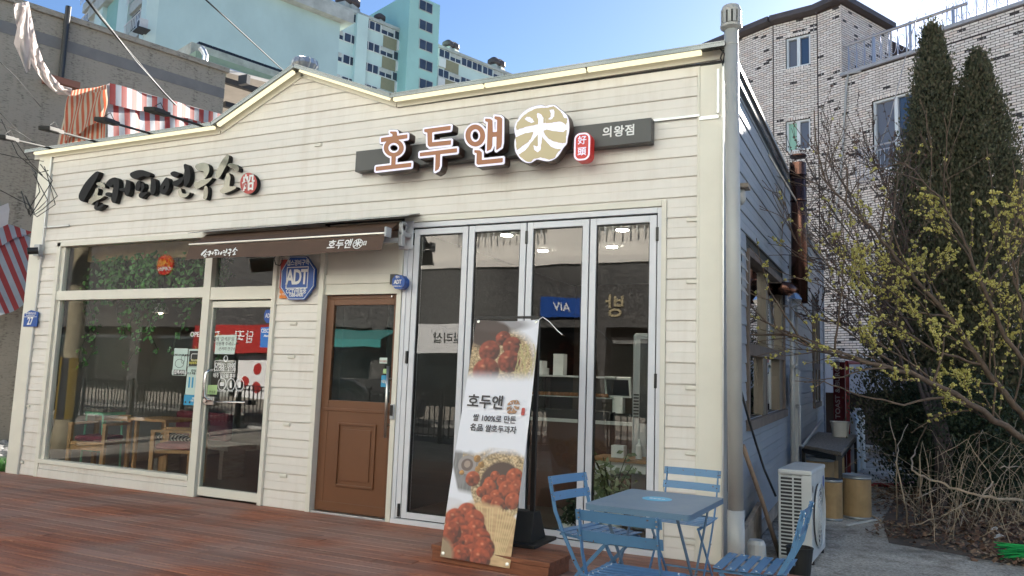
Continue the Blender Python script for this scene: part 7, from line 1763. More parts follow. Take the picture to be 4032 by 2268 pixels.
for i in range(900):
    q = P(rgp.uniform(-60, 75), rgp.uniform(1832, 1862), z=GZ); h = rgp.uniform(.05, .16); a_ = rgp.uniform(0, 6.28); gr.add([q, q + Vector((math.cos(a_) * .012, math.sin(a_) * .012, 0)), q + Vector((rgp.uniform(-.05, .05), rgp.uniform(-.05, .05), h))], [(0, 1, 2)])
tag(mk('grass', gr, M['ivy']), 'short green grass by the pebbles at the left corner', 'grass', kind='stuff')

# ------------------------------------------------------------------ green-eaved warehouse roof behind the grey wall
C6 = crop(200, 0, 2.147)
wh_ = thing('green_eaved_warehouse', 'open warehouse roof with a pale green eave behind the gable', 'building', tuple(P(1000, 500, d=24)))
wa, wb2 = P(*C6(1270, 520), d=21), P(*C6(1270, 520), d=21)
w0 = P(*C6(1180, 480), d=22); w1 = PV(*C6(2050, 760), w0, dG)
M['paleconc'] = mat('stained_concrete', (0.36, 0.38, 0.35), 0.8, var=0.35, vscale=3); M['greeneave'] = mat('pale_green_eave', (0.22, 0.30, 0.22), 0.6, var=0.1); M['solar'] = mat('black_panel', (0.012, 0.013, 0.016), 0.2, var=0.2); M['soffit'] = mat('white_soffit', (0.52, 0.49, 0.46), 0.7, var=0.1)
W0, W1 = Vector((w0.x, w0.y, 0)), Vector((w1.x, w1.y, 0)); W1 = W1 + (W1 - W0) * 0.3; zw0 = w0.z + 0.45
def ws_(o0, o1, z0, z1, nm, m, f0=0.0, f1=1.0): return mk(nm, MB().obox(W0.lerp(W1, (f0 + f1) / 2) + nG * ((o0 + o1) / 2) + Vector((0, 0, (z0 + z1) / 2)), (W1 - W0) * ((f1 - f0) / 2), nG * ((o1 - o0) / 2), (0, 0, (z1 - z0) / 2)), M[m], wh_)
ws_(-1.5, 0.0, zw0 - 0.35, zw0, 'roof_slab', 'paleconc')
ws_(-1.4, 0.35, zw0 - 0.62, zw0 - 0.36, 'eave', 'greeneave')
ws_(0.36, 0.42, zw0 - 0.70, zw0 - 0.58, 'gutter', 'steel_edge')
for k in range(7): ws_(-1.2, -0.9, zw0 + 0.02, zw0 + 0.48, 'solar_panel', 'solar', 0.14 + k * 0.1, 0.235 + k * 0.1)
# canopy underside between wall and gable
ca_, cb_, cc_ = P(*C6(1490, 612), d=17.6), None, P(*C6(1440, 960), d=20.5)
mk('canopy_soffit', MB().add([tuple(ca_), tuple(P(*C6(2200, 790), d=20)), tuple(P(*C6(2200, 1000), d=21.6)), tuple(cc_), *[tuple(v + Vector((0, 0, 0.08))) for v in (ca_, P(*C6(2200, 790), d=20), P(*C6(2200, 1000), d=21.6), cc_)]], [(0, 1, 2, 3), (7, 6, 5, 4), (0, 4, 5, 1), (1, 5, 6, 2), (2, 6, 7, 3), (3, 7, 4, 0)]), M['soffit'], wh_)
for (p0, p1) in (((1470, 680), (1820, 790)), ((1465, 880), (1640, 930))): mk('purlin', MB().beam(P(*C6(*p0), d=17.2), P(*C6(*p1), d=17.6), 0.12, 0.12), M['darksteel'], wh_)
mk('rafter', MB().beam(P(*C6(1740, 775), d=17.3), P(*C6(1640, 900), d=18.2), 0.10, 0.10), M['darksteel'], wh_)
mk('lamp', MB().box(*(lambda q: (q.x - .12, q.x + .12, q.y - .05, q.y + .05, q.z - .1, q.z + .1))(P(*C6(1635, 678), d=16.3))), M['black'], wh_)
mk('vent_pipe', MB().tube([P(*C6(1300, 530), d=20), P(*C6(1308, 470), d=20), P(*C6(1290, 430), d=20), P(*C6(1268, 405), d=20)], 0.08, 10), M['steel_edge'], wh_)

# ------------------------------------------------------------------ mint apartment block and slab block behind it
M['mint'] = mat('mint_wall', (0.43, 0.58, 0.58), 0.85, var=0.10, vscale=0.25, stretch=(1, 1, 0.6)); M['mintlight'] = mat('pale_mint_wall', (0.52, 0.66, 0.64), 0.85, var=0.08, vscale=0.3); M['mintdark'] = mat('stair_mint_wall', (0.33, 0.56, 0.53), 0.85, var=0.08, vscale=0.3)
M['olive'] = mat('olive_panel', (0.25, 0.24, 0.16), 0.85, var=0.08); M['aptpane'] = mat('apartment_pane', (0.03, 0.04, 0.06), 0.08, var=0.5, vscale=0.6, spec=0.8); M['aptframe'] = mat('apartment_frame', (0.66, 0.68, 0.68), 0.5); M['concpale'] = mat('grey_cornice', (0.40, 0.43, 0.41), 0.85, var=0.25, vscale=0.8)
a2 = Vector((0.366, 0.930, 0)).normalized(); a1 = Vector((-0.930, 0.366, 0)).normalized()
m0 = P(621, 60, d=62); m1_ = PV(1338, 120, m0, a2)
ap1 = thing('mint_apartment_block', 'mint green apartment block with a blank end wall and balcony windows at left', 'apartment', (m0.x, m0.y, GZ))
m00, m10 = Vector((m0.x, m0.y, 0)), Vector((m1_.x, m1_.y, 0)); zA = PV(1340, 92, m0, a2).z; Le = (m10 - m00).length
nA = Vector((a2.y, -a2.x, 0)); nA = nA if nA.dot(CAM - m00) > 0 else -nA
mk('end_wall', MB().obox((m00 + m10) / 2 - nA * 9 + Vector((0, 0, (zA + GZ) / 2)), a2 * Le / 2, nA * 9, (0, 0, (zA - GZ) / 2)), M['mint'], ap1)
mk('cornice', MB().obox((m00 + m10) / 2 - nA * 8.4 + Vector((0, 0, zA + 0.55)), a2 * (Le / 2 + 0.9), nA * 9.3, (0, 0, 0.55)), M['concpale'], ap1)
for k in range(2): mk('roof_panel', MB().obox(m00.lerp(m10, 0.74 + 0.09 * k) - nA * 1.0 + Vector((0, 0, zA + 1.5)), a2 * 1.0, nA * 0.6, (0, 0, 0.35)), M['solar'], ap1)
# left (street) face with bays: along a1 from m00
nF = -a2
def bay(s0, s1, z0, z1, o, th, nm, m, par=None): return mk(nm, MB().obox(m00 + a1 * ((s0 + s1) / 2) + nF * (o + th / 2) + Vector((0, 0, (z0 + z1) / 2)), a1 * ((s1 - s0) / 2), nF * th / 2, (0, 0, (z1 - z0) / 2)), M[m], par or ap1)
bay(0, 1.2, GZ, zA, 0.0, 0.9, 'pier', 'mintlight'); bay(6.0, 9.0, GZ, zA, 0.0, 0.6, 'pier', 'mintlight'); bay(9.0, 13.5, GZ, zA, 0.0, 0.25, 'ribbed_wall', 'mintdark'); bay(13.5, 16, GZ, zA, 0, 0.7, 'pier', 'mintlight'); bay(22, 24, GZ, zA, 0, 0.7, 'pier', 'mintlight')
for k in range(14): bay(9.2 + k * 0.3, 9.32 + k * 0.3, GZ, zA, 0.25, 0.12, 'rib', 'mintdark')
zf = PV(560, 30, m00 + Vector((0, 0, 0)), a1).z
fl_h = 2.75
zbase = PV(555, 118, m00, a1).z
for k in range(-3, 4):
    z = zbase + k * fl_h
    for s0, s1 in ((1.3, 5.9), (16.2, 21.8)):
        w_ = bay(s0, s1, z, z + 1.75, 0.0, 0.25, 'window', 'aptframe')
        n_ = 2
        for i in range(n_): bay(s0 + 0.12 + (s1 - s0) * i / n_, s0 - 0.1 + (s1 - s0) * (i + 1) / n_, z + 0.1, z + 1.65, 0.25, 0.03, 'pane', 'aptpane', w_)
        bay(s0, s1, z - 0.95, z - 0.02, 0.0, 0.5, 'spandrel', 'concpale')
        for i in range(12): bay(s0 + (s1 - s0) * i / 11.5, s0 + (s1 - s0) * i / 11.5 + 0.05, z - 0.3, z + 0.65, 0.75, 0.05, 'railing_bar', 'aptframe')
        bay(s0, s1, z + 0.62, z + 0.68, 0.74, 0.08, 'railing_bar', 'aptframe')
# outdoor unit on that face
qa = PV(575, 105, m00 + nF * 0.9, a1)
aou = thing('balcony_outdoor_unit', 'air conditioner outdoor unit hung outside the mint apartment window', 'air conditioner', tuple(qa))
mk('case', MB().obox(qa + nF * 0.3, a1 * 0.45, nF * 0.3, (0, 0, 0.4)), M['acwhite'], aou); mk('fan', MB().lathe([(0.3, 0), (0.28, 0.02)], tuple(qa + nF * 0.6 + a1 * -0.05), 20, tuple(nF)), M['acdark'], aou); mk('shelf', MB().obox(qa + nF * 0.3 - Vector((0, 0, 0.45)), a1 * 0.7, nF * 0.45, (0, 0, 0.04)), M['darksteel'], aou)
# slab block B
C5 = crop(1200, 0, 3.019)
B0 = P(*C5(700, 195), d=98)
def sB(px): q = PV(*C5(*px), B0, a2); return (Vector((q.x, q.y, 0)) - Vector((B0.x, B0.y, 0))).dot(a2), q.z
bb0 = Vector((B0.x, B0.y, 0)); nB = nA
ap2 = thing('slab_apartment_block', 'long apartment slab with rows of windows, olive panels and a mint stair tower', 'apartment', (B0.x, B0.y, GZ))
def bB(s0, s1, z0, z1, o0, o1, nm, m, par=None): return mk(nm, MB().obox(bb0 + a2 * ((s0 + s1) / 2) + nB * ((o0 + o1) / 2) + Vector((0, 0, (z0 + z1) / 2)), a2 * ((s1 - s0) / 2), nB * ((o1 - o0) / 2), (0, 0, (z1 - z0) / 2)), M[m], par or ap2)
sEnd = sB((2480, 915))[0] + 1; sSta = sB((-400, -200))[0]
zTop = B0.z
bB(sSta, sEnd, GZ, zTop - 0.15, -10, 0, 'wall', 'mintlight'); bB(sSta, sEnd, zTop - 0.15, zTop + 0.25, -10.3, 0.25, 'parapet', 'concpale')
zw1, zw0_ = sB((697, 212))[1], sB((697, 320))[1]; pitch = sB((697, 212))[1] - sB((686, 465))[1]
colsB = [((300, 470), 'l'), ((480, 640), 'w'), ((697, 895), 'w3'), ((905, 1055), 'l'), ((1062, 1210), 'w'), ((1592, 1715), 'w'), ((1722, 1848), 'l'), ((1858, 1980), 'w'), ((1986, 2100), 'w'), ((2110, 2225), 'w'), ((2235, 2342), 'l'), ((2352, 2440), 'w'), ((130, 290), 'w'), ((-60, 120), 'w')]
hgt = zw1 - zw0_
for (xa, xb), ty in colsB:
    s0, s1 = [PV(*C5(x, 195 + (x - 700) * 0.394 + 40), B0, a2) for x in (xa, xb)]
    s0, s1 = [(Vector((q.x, q.y, 0)) - bb0).dot(a2) for q in (s0, s1)]
    for k in range(5):
        z1 = zw1 - k * pitch; z0 = z1 - hgt
        f = bB(s0, s1, z0, z1, 0.0, 0.10, 'window', 'aptframe')
        n_ = 3 if ty == 'w3' else 2; zt2 = z1 - 0.08 if ty != 'l' else z1 - hgt * 0.45
        for i in range(n_): bB(s0 + 0.1 + (s1 - s0) * i / n_, s0 - 0.04 + (s1 - s0) * (i + 1) / n_, z0 + 0.08, zt2, 0.10, 0.13, 'pane', 'aptpane', f)
        if ty == 'l':
            for j in range(4): bB(s0 + 0.08, s1 - 0.08, z1 - 0.12 - j * 0.16, z1 - 0.04 - j * 0.16, 0.10, 0.14, 'louvre', 'concpale', f)
for (xa, xb) in ((940, 1097), (1672, 1832)):
    s0, s1 = [(Vector((q.x, q.y, 0)) - bb0).dot(a2) for q in (PV(*C5(x, 195 + (x - 700) * 0.394 + 40), B0, a2) for x in (xa, xb))]
    for k in range(5): z1 = zw1 - k * pitch - hgt - 0.05; bB(s0, s1, z1 - (pitch - hgt) + 0.1, z1, 0.0, 0.06, 'olive_panel', 'olive')
for (xa, xb) in ((1098, 1205), (1588, 1668)):
    s0, s1 = [(Vector((q.x, q.y, 0)) - bb0).dot(a2) for q in (PV(*C5(x, 195 + (x - 700) * 0.394 + 40), B0, a2) for x in (xa, xb))]
    for k in range(5): z1 = zw1 - k * pitch - hgt - 0.15; bB(s0, s1, z1 - (pitch - hgt) + 0.35, z1, 0.0, 0.3, 'screen_panel', 'aptframe')
s0 = (lambda q: (Vector((q.x, q.y, 0)) - bb0).dot(a2))(PV(*C5(665, 230), B0, a2)); bB(s0 - 0.8, s0 + 0.8, GZ, zTop - 0.2, 0, 0.6, 'pier', 'mintlight')
T0 = bb0 + nB * 2.2
t0 = PV(*C5(1235, 300), T0, a2); t1 = PV(*C5(1608, 100), T0, a2); ts0, ts1 = [(Vector((q.x, q.y, 0)) - T0).dot(a2) for q in (t0, t1)]; ztw = PV(*C5(1608, 88), T0, a2).z + 0.3
tw = mk('stair_tower', MB().obox(T0 + a2 * ((ts0 + ts1) / 2) - nB * 5.5 + Vector((0, 0, (ztw + GZ) / 2)), a2 * ((ts1 - ts0) / 2), nB * 5.5, (0, 0, (ztw - GZ) / 2)), M['mintdark'], ap2)
for k in range(6):
    q0_, q1_ = PV(*C5(1360, 230 + (k - 1) * 233), T0, a2), PV(*C5(1515, 400 + (k - 1) * 233), T0, a2); sa, sb = [(Vector((q.x, q.y, 0)) - T0).dot(a2) for q in (q0_, q1_)]
    zc = PV(*C5(1437, 313 + (k - 1) * 233), T0, a2).z; h = 0.72
    f = mk('window', MB().obox(T0 + a2 * ((sa + sb) / 2) + nB * 0.02 + Vector((0, 0, zc)), a2 * ((sb - sa) / 2), nB * 0.04, (0, 0, h)), M['concpale'], ap2)
    for i in (0, 1): mk('pane', MB().obox(T0 + a2 * (sa + (sb - sa) * (0.26 + 0.48 * i)) + nB * 0.07, a2 * ((sb - sa) * 0.215), nB * 0.02, (0, 0, h * 0.86)), M['aptpane'], f).location.z = zc
for lst in ((510, 60, 1.0), (600, 100, 1.0), (938, 250, 0.7), (1755, 600, 0.8), (1815, 625, 0.8), (2300, 810, 0.9), (2358, 835, 0.9)):
    q = PV(*C5(lst[0], lst[1] + 20), B0, a2) - nB * 1.0; r_ = 1.15 * lst[2]
    v_ = thing('roof_turbine_vent', {510: 'turbine vent on the apartment slab, left of the pair nearest the mint wall', 600: 'turbine vent on the apartment slab, right of the pair nearest the mint wall', 938: 'small turbine vent on the apartment slab close left of the stair tower', 1755: 'turbine vent just right of the stair tower, left of its pair', 1815: 'turbine vent just right of the stair tower, right of its pair', 2300: 'turbine vent at the far right roof end, left of its pair', 2358: 'turbine vent at the far right roof end, right of its pair'}[lst[0]], 'ventilator', (q.x, q.y, zTop), group='turbine vents on the apartment slab')
    mk('curb', MB().box(q.x - r_ * .7, q.x + r_ * .7, q.y - r_ * .7, q.y + r_ * .7, zTop, zTop + r_ * 0.9), M['concpale'], v_); mk('ball', MB().lathe([(r_ * .6, 0), (r_ * .95, r_ * .3), (r_ * .95, r_ * .8), (r_ * .4, r_ * 1.25)], (q.x, q.y, zTop + r_ * .9), 16), M['darkcap'], v_)
# ------------------------------------------------------------------ flood lamps on arms, cables
for i, (bs_, hd_) in enumerate((((218, 580), (30, 545)), ((395, 553), (205, 512)), ((610, 521), (425, 478)), ((812, 493), (622, 440)))):
    b = P(*bs_, y=-0.02); b.z = 4.15; h = P(*hd_, y=-0.95)
    t = thing('flood_lamp', ['black flood lamp on an arm, the leftmost over the roof edge', 'black flood lamp on an arm, second from the left over the roof edge', 'black flood lamp on an arm, third from the left over the roof edge', 'black flood lamp on an arm, the rightmost before the gable'][i], 'flood lamp', tuple(b), group='flood lamps along the roof edge')
    d = (h - b).normalized(); mk('arm', MB().tube([b, h], 0.014, 8), M['blackmatte'], t); mk('foot', MB().box(b.x - .05, b.x + .05, b.y - .04, b.y + .06, 4.135, 4.16), M['black'], t)
    s_ = d.cross(Vector((0, 0, 1))).normalized(); up_ = s_.cross(d)
    mk('head', MB().obox(h + d * 0.06, d * 0.10, s_ * 0.065, up_ * 0.025), M['blackmatte'], t, bevel=0.01)
    mk('bracket', MB().obox(h - d * 0.11, d * 0.06, s_ * 0.04, up_ * 0.022), M['blackmatte'], t); mk('wire', MB().tube([h - d * .12 + up_ * .03, h - d * .05 + up_ * .10, h + d * .05 + up_ * .05], 0.004, 5), M['blackmatte'], t)
def cable(label, pts, r, m='blackmatte'): return tag(mk('cable', MB().tube([P(u, v, d=d) for u, v, d in pts], r, 6), M[m], smooth=True), label, 'cable')
cable('thick twisted cable from the top left down to the striped tent', [(330, -15, 9), (400, 75, 9.4), (540, 240, 10.5), (640, 360, 11.6), (690, 412, 12.4)], 0.014)
cable('pale wire twisted along the thick cable at the top left', [(332, -25, 9), (420, 90, 9.4), (535, 240, 10.4), (645, 362, 11.6), (695, 414, 12.4)], 0.005, 'greyplastic')
cable('thin dark cable crossing the mint wall towards the gable', [(800, -10, 14), (900, 80, 15), (1020, 190, 17), (1145, 305, 20)], 0.014)
for k, (p0, p1, p2) in enumerate((((0, 445, 10), (75, 520, 11), (165, 585, 12)), ((0, 480, 10), (90, 530, 11), (170, 590, 12)), ((0, 245, 9), (60, 300, 10), (160, 420, 12)), ((5, 470, 9), (70, 610, 9.5), (165, 690, 9.8)), ((60, 555, 9), (120, 640, 9.4), (168, 690, 9.6)), ((0, 605, 9), (90, 625, 9.5), (172, 635, 9.8)), ((0, 748, 9), (60, 780, 9.4), (110, 805, 9.6)))):
    cable(['upper thin cable sloping to the shop corner at left', 'second thin cable sloping to the shop corner at left', 'long thin cable from the left edge across the grey wall', 'drooping dark cable into the tangle at the left corner', 'short dark cable into the tangle at the left corner', 'nearly level cable left of the shop corner', 'lowest dark cable left of the shop corner'][k], [p0, p1, p2], 0.0045, 'blackmatte')
mb = MB(); r_ = random.Random(6)
for i in range(5):
    c = P(140, 760, d=9.7); pts = [c + Vector((r_.uniform(-.12, .16), r_.uniform(-.1, .1), 0.3 * math.cos(t) + r_.uniform(-.08, .08))) + Vector((0.16 * math.sin(t), 0, 0)) for t in [k * 0.9 for k in range(6)]]; mb.tube(pts, 0.006, 5)
tag(mk('cable_tangle', mb, M['black'], smooth=True), 'tangle of black cable loops beside the left corner of the shop', 'cable')
cable('thin wire from the roof terrace of the brick house up out of frame', [(3640, -20, 17), (3590, 130, 17.5), (3500, 480, 18.5), (3470, 560, 18.8)], 0.012, 'rail')

# ------------------------------------------------------------------ across the street (lights the shop front and shows in its glass)
M['granite'] = granite_mat('grey_granite'); M['upper'] = mat('cream_upper_wall', (0.80, 0.765, 0.71), 0.7, var=0.06); M['tealpane'] = mat('teal_pane', (0.06, 0.26, 0.25), 0.1); M['asphalt'] = mat('asphalt', (0.055, 0.054, 0.055), 0.9, var=0.25, vscale=3)
tag(mk('road', MB().quad((-60, -14.0, GZ + 0.004), (60, -14.0, GZ + 0.004), (60, -9.6, GZ + 0.004), (-60, -9.6, GZ + 0.004)), M['asphalt']), kind='structure')
tag(mk('kerb', MB().box(-60, 60, -9.6, -9.45, GZ, GZ + 0.13), M['pvc']), kind='structure')
tag(mk('pavement', MB().box(-60, 60, -17.0, -14.0, GZ, GZ + 0.10), mat('pale_paving', (0.22, 0.215, 0.2), 0.85, var=0.15)), kind='structure')
rw = thing('granite_shop_row', 'grey granite shop building across the street, seen mirrored in the glass doors', 'building', (-6, -16, GZ))
YO = -16.0
def ob(nm, m, x0, x1, z0, z1, y0=YO, y1=YO + 0.1, par=None): return mk(nm, MB().box(x0, x1, y0, y1, z0, z1), M[m], par or rw)
ob('wall', 'granite', -9, 26, 3.05, 5.0, YO - 8, YO); ob('wall', 'granite', -34, -9.01, 3.05, 7.3, YO - 8, YO); ob('upper_wall', 'upper', -9, 26, 5.25, 15.5, YO - 8, YO - 0.25); ob('upper_wall', 'upper', -34, -9.01, 7.3, 15.5, YO - 8, YO - 0.02); ob('ledge', 'upper', -9, 26, 5.0, 5.25, YO - 8, YO + 0.12)  # upper walls made tall and pale to bounce sunlight onto the shop
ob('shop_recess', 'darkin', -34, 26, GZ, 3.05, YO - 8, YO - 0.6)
for x in range(-34, 27, 4): ob('column', 'granite', x - 0.3, x + 0.3, GZ, 3.05, YO - 0.59, YO)
for x in range(-32, 26, 4):
    f = ob('shopfront', 'brushed', x - 1.6, x + 1.6, 2.6, 2.7, YO - 0.55, YO - 0.45); ob('pane', 'glass_dark', x - 1.65, x + 1.65, 0.4, 2.6, YO - 0.52, YO - 0.50, f); ob('stall_riser', 'stucco', x - 1.65, x + 1.65, GZ, 0.4, YO - 0.56, YO - 0.44, f)
for x, zz in [(x, zz) for x in range(-8, 24, 5) for zz in (0, 3.0, 6.0)] + [(x, zz) for x in range(-33, -10, 5) for zz in (3.0, 6.0)]:
    f = ob('window', 'aptframe', x, x + 3.2, 6.2 + zz, 8.4 + zz, YO - 0.25, YO + 0.0)
    for i in range(3): ob('pane', 'tealpane', x + 0.08 + i * 1.05, x + 1.02 + i * 1.05, 6.3 + zz, 8.3 + zz, YO, YO + 0.02, f)
    for i in range(14): ob('railing_bar', 'aptframe', x + i * 0.24, x + i * 0.24 + 0.04, 5.9 + zz, 6.9 + zz, YO + 0.10, YO + 0.14, f)
    ob('railing_bar', 'aptframe', x - 0.05, x + 3.25, 6.9 + zz, 6.96 + zz, YO + 0.09, YO + 0.15, f)
BACK = Matrix(((-1, 0, 0, 0), (0, 0, 1, 0), (0, 1, 0, 0), (0, 0, 0, 1)))    # lettering that faces the shop
sg1 = thing('white_shop_sign', 'white shop sign box on the granite front across the street', 'sign', (-2.0, YO, 2.6)); ob('box', 'white', -4.2, -0.6, 2.15, 3.15, YO, YO + 0.25, sg1)
link('lettering', text_mesh('나의 데일리샵', 0.42, 0.01, 0.004, Matrix.Translation((-2.4, YO + 0.26, 2.65)) @ BACK), M['black'], sg1)
sg2 = thing('blue_shop_sign', 'blue shop sign on the granite front across the street', 'sign', (0.9, YO, 3.6)); ob('box', 'blue', 0.2, 1.6, 3.35, 3.95, YO, YO + 0.18, sg2); link('lettering', text_mesh('AIV', 0.36, 0.01, 0.004, Matrix.Translation((0.9, YO + 0.19, 3.65)) @ BACK), M['white'], sg2)
sg3 = thing('gold_letter_sign', 'pale raised lettering on the granite front across the street', 'sign', (3, YO, 3.7)); link('lettering', text_mesh('주', 0.7, 0.05, 0.01, Matrix.Translation((4.6, YO + 0.05, 3.65)) @ BACK), M['tan'], sg3); link('lettering', text_mesh('방', 0.7, 0.05, 0.01, Matrix.Translation((2.6, YO + 0.05, 3.65)) @ BACK), M['tan'], sg3)
sg4 = thing('red_restaurant_front', 'red restaurant fascia with menu posters across the street, mirrored in the glass door', 'shopfront', (-12.5, YO, 0))
ob('fascia', 'redsign', -14.5, -9.6, 2.05, 3.1, YO, YO + 0.2, sg4)
for x in (-13.6, -11.9, -10.3): link('lettering', text_mesh('담꾹', 0.5, 0.01, 0.006, Matrix.Translation((x, YO + 0.21, 2.62)) @ BACK), M['white'], sg4)
for x, c in ((-13.75, 'paleconc'), (-12.0, 'white'), (-10.4, 'orange')): ob('menu_poster', c, x - 0.75, x + 0.75, 0.35, 1.95, YO - 0.44, YO - 0.42, sg4)
for x, z in ((-11.7, 1.45), (-12.3, 0.95), (-11.7, 0.75)): mk('dish_print', MB().lathe([(0.22, 0), (0.2, 0.006)], (x, YO - 0.42, z), 18, (0, 1, 0)), M['redsign'], sg4)
aw2 = thing('teal_shop_awning', 'teal fabric awning on the shop across the street', 'awning', (-6, YO, 2.6)); mk('fabric', MB().add([(-8.4, YO, 2.95), (-5.2, YO, 2.95), (-5.2, YO + 1.0, 2.55), (-8.4, YO + 1.0, 2.55), (-8.4, YO + 1.0, 2.3), (-5.2, YO + 1.0, 2.3)], [(0, 1, 2, 3), (3, 2, 5, 4)]), M['tealpane'], aw2)
rr24 = ray(652, 1044); k24 = (16.0 + CAM.y * -1) / rr24.y; q24 = CAM + rr24 * k24
s24 = thing('round_open_sign', 'round red 24h OPEN sign across the street, mirrored in the upper left window', 'sign', (q24.x, YO, q24.z))
mk('disc', MB().lathe([(0.42, 0), (0.42, 0.08)], (q24.x, YO + 0.0, q24.z), 28, (0, 1, 0)), M['badge'], s24)
link('lettering', text_mesh('24h', 0.42, 0.01, 0.008, Matrix.Translation((q24.x, YO + 0.09, q24.z + 0.10)) @ BACK), M['orange'], s24); link('lettering', text_mesh('OPEN', 0.24, 0.01, 0.004, Matrix.Translation((q24.x, YO + 0.09, q24.z - 0.17)) @ BACK), M['white'], s24)
# street railing
fn = thing('street_railing', 'black steel street railing behind the viewer, mirrored in the shop glass', 'railing', (-7, -9.3, GZ))
barm = MB().box(-0.011, 0.011, -0.011, 0.011, 0, 0.98).mesh('bar'); barm.materials.append(M['black'])
for i in range(215):
    o = bpy.data.objects.new('bar', barm); COL.objects.link(o); o.parent = fn; o.location = (i * 0.135 - 15.0, 0, 0.12)
for z in (1.08, 0.98, 0.16): mk('rail', MB().box(-22.0, 7.0, -9.32, -9.28, GZ + z, GZ + z + 0.03), M['black'], fn)
for i in range(15): mk('post', MB().box(-22.0 + i * 2.05, -21.93 + i * 2.05, -9.34, -9.26, GZ, GZ + 1.2), M['black'], fn)
# street tree trunk with a striped guard
tr_ = thing('street_tree', 'street tree trunk with a yellow and black guard, mirrored in the left window', 'tree', (-3.7, -3.1, GZ))
mk('trunk', MB().tube([(-3.7, -3.1, GZ), (-3.68, -3.1, 0.3), (-3.66, -3.1, 2.0), (-3.6, -3.05, 4.2), (-3.5, -3.0, 6.5)], [0.24, 0.17, 0.15, 0.14, 0.11], 16), mat('mottled_bark', (0.25, 0.22, 0.15), 0.9, var=0.35, vscale=8), tr_, smooth=True)
out, tips = [], []
branch_tree((-3.55, -3.0, 5.6), [(1, .2, .7), (-1, .3, .8), (.1, 1, .9), (.2, -1, .8)], 2, random.Random(3), out, tips, 0.06, 1.6, .7, .2)
mk('crown', branches_mesh(out), M['twig'], tr_)
M['guard'] = stripe_mat('yellow_black_guard', (0.32, 0.22, 0.02), (0.02, 0.02, 0.02), 0.3)
gg = cloth_grid(Vector((0, 0, 0)), Vector((1, 0, 0)), Vector((0, 0, 1)), Vector((1, 0, 1)), 20, 4)
gg = [[Vector((-3.67 + 0.19 * math.cos(p.x * 6.283), -3.1 + 0.19 * math.sin(p.x * 6.283), 1.5 - p.z * 1.1)) for p in r__] for r__ in gg]
canvas('guard', gg, M['guard'], tr_, 1.2)
# parked car
cr_ = thing('parked_car', 'dark grey parked car across the road, mirrored in the brown door glass', 'car', (-4.5, -12.6, GZ))
prof = [(-2.2, 0.35), (-2.25, 0.7), (-1.9, 0.85), (-1.2, 0.92), (-0.55, 1.38), (0.7, 1.42), (1.45, 0.98), (2.1, 0.92), (2.2, 0.6), (2.15, 0.32)]
mk('body', MB().prism([(x - 4.5, z + GZ) for x, z in prof], -13.45, -11.75), mat('grey_car_paint', (0.05, 0.052, 0.056), 0.25, 0.4, coat=0.6), cr_, bevel=0.08)
mk('window', MB().prism([(-5.55, 0.96 + GZ), (-5.02, 1.32 + GZ), (-3.9, 1.35 + GZ), (-3.25, 0.98 + GZ)], -11.749, -11.735), M['glass_dark'], cr_); 
for x in (-5.9, -3.1):
    for y in (-13.5, -11.72):
        w_ = mk('wheel', MB().lathe([(0.30, 0), (0.32, 0.02), (0.32, 0.18), (0.30, 0.2)], (x, y - (0.18 if y > -12.5 else 0.0), GZ + 0.32), 24, (0, 1, 0)), M['blackmatte'], cr_); mk('rim', MB().lathe([(0.21, 0), (0.19, 0.02)], (x, y + 0.015, GZ + 0.32), 20, (0, 1, 0)), M['brushed'], w_)
for x in (-6.72, -2.33): mk('headlight', MB().box(x - 0.02, x + 0.02, -12.2, -11.85, 0.55, 0.68), M['letterwhite'], cr_)

# ------------------------------------------------------------------ inside the two shops
M['lampon'] = emit_mat('lit_downlight', (1.0, 0.93, 0.80), 30.0); M['bulb'] = emit_mat('lit_pendant', (1.0, 0.80, 0.55), 9.0)
mk('partition', MB().box(4.55, 4.65, 0.2, 5.38, 0.0, 2.92), mat('partition', (0.22, 0.20, 0.19), 0.8), shop)
dk = mat('dark_brown_wall', (0.15, 0.115, 0.09), 0.7, var=0.15); mk('back_wall', MB().box(4.66, 8.44, 5.30, 5.38, 0.0, 2.92), dk, shop); mk('back_wall', MB().box(-0.1, 4.54, 4.6, 4.7, 0.0, 2.92), mat('left_back_wall', (0.17, 0.17, 0.16), 0.8), shop)
mk('valance_board', MB().box(0.43, 2.88, 0.30, 0.36, 2.70, 2.90), mat('warm_pine', (0.40, 0.27, 0.13), 0.6, var=0.2, vscale=5), shop)
for i, (u, v) in enumerate(((1995, 923), (2450, 903), (1780, 988), (2138, 985), (2410, 970))):
    q = P(u, v, z=2.925); r_ = 0.062
    if not (0.2 < q.y < 5.2 and 4.7 < q.x < 8.4): q = Vector((min(8.2, max(4.9, q.x)), min(5.0, max(0.3, q.y)), 2.925))
    t = thing('ceiling_downlight', ['lit round downlight behind the second folding door, the large one', 'lit round downlight behind the fourth folding door, the large one', 'small lit downlight behind the first folding door', 'small lit downlight behind the third folding door', 'small lit downlight behind the fourth folding door'][i], 'light', tuple(q), group='lit ceiling downlights')
    mk('rim', MB().lathe([(r_ * 1.15, 0), (r_ * 1.15, 0.008)], (q.x, q.y, 2.918), 24), M['white'], t); mk('diffuser', MB().lathe([(r_, 0), (r_, 0.004)], (q.x, q.y, 2.913), 24), M['lampon'], t)
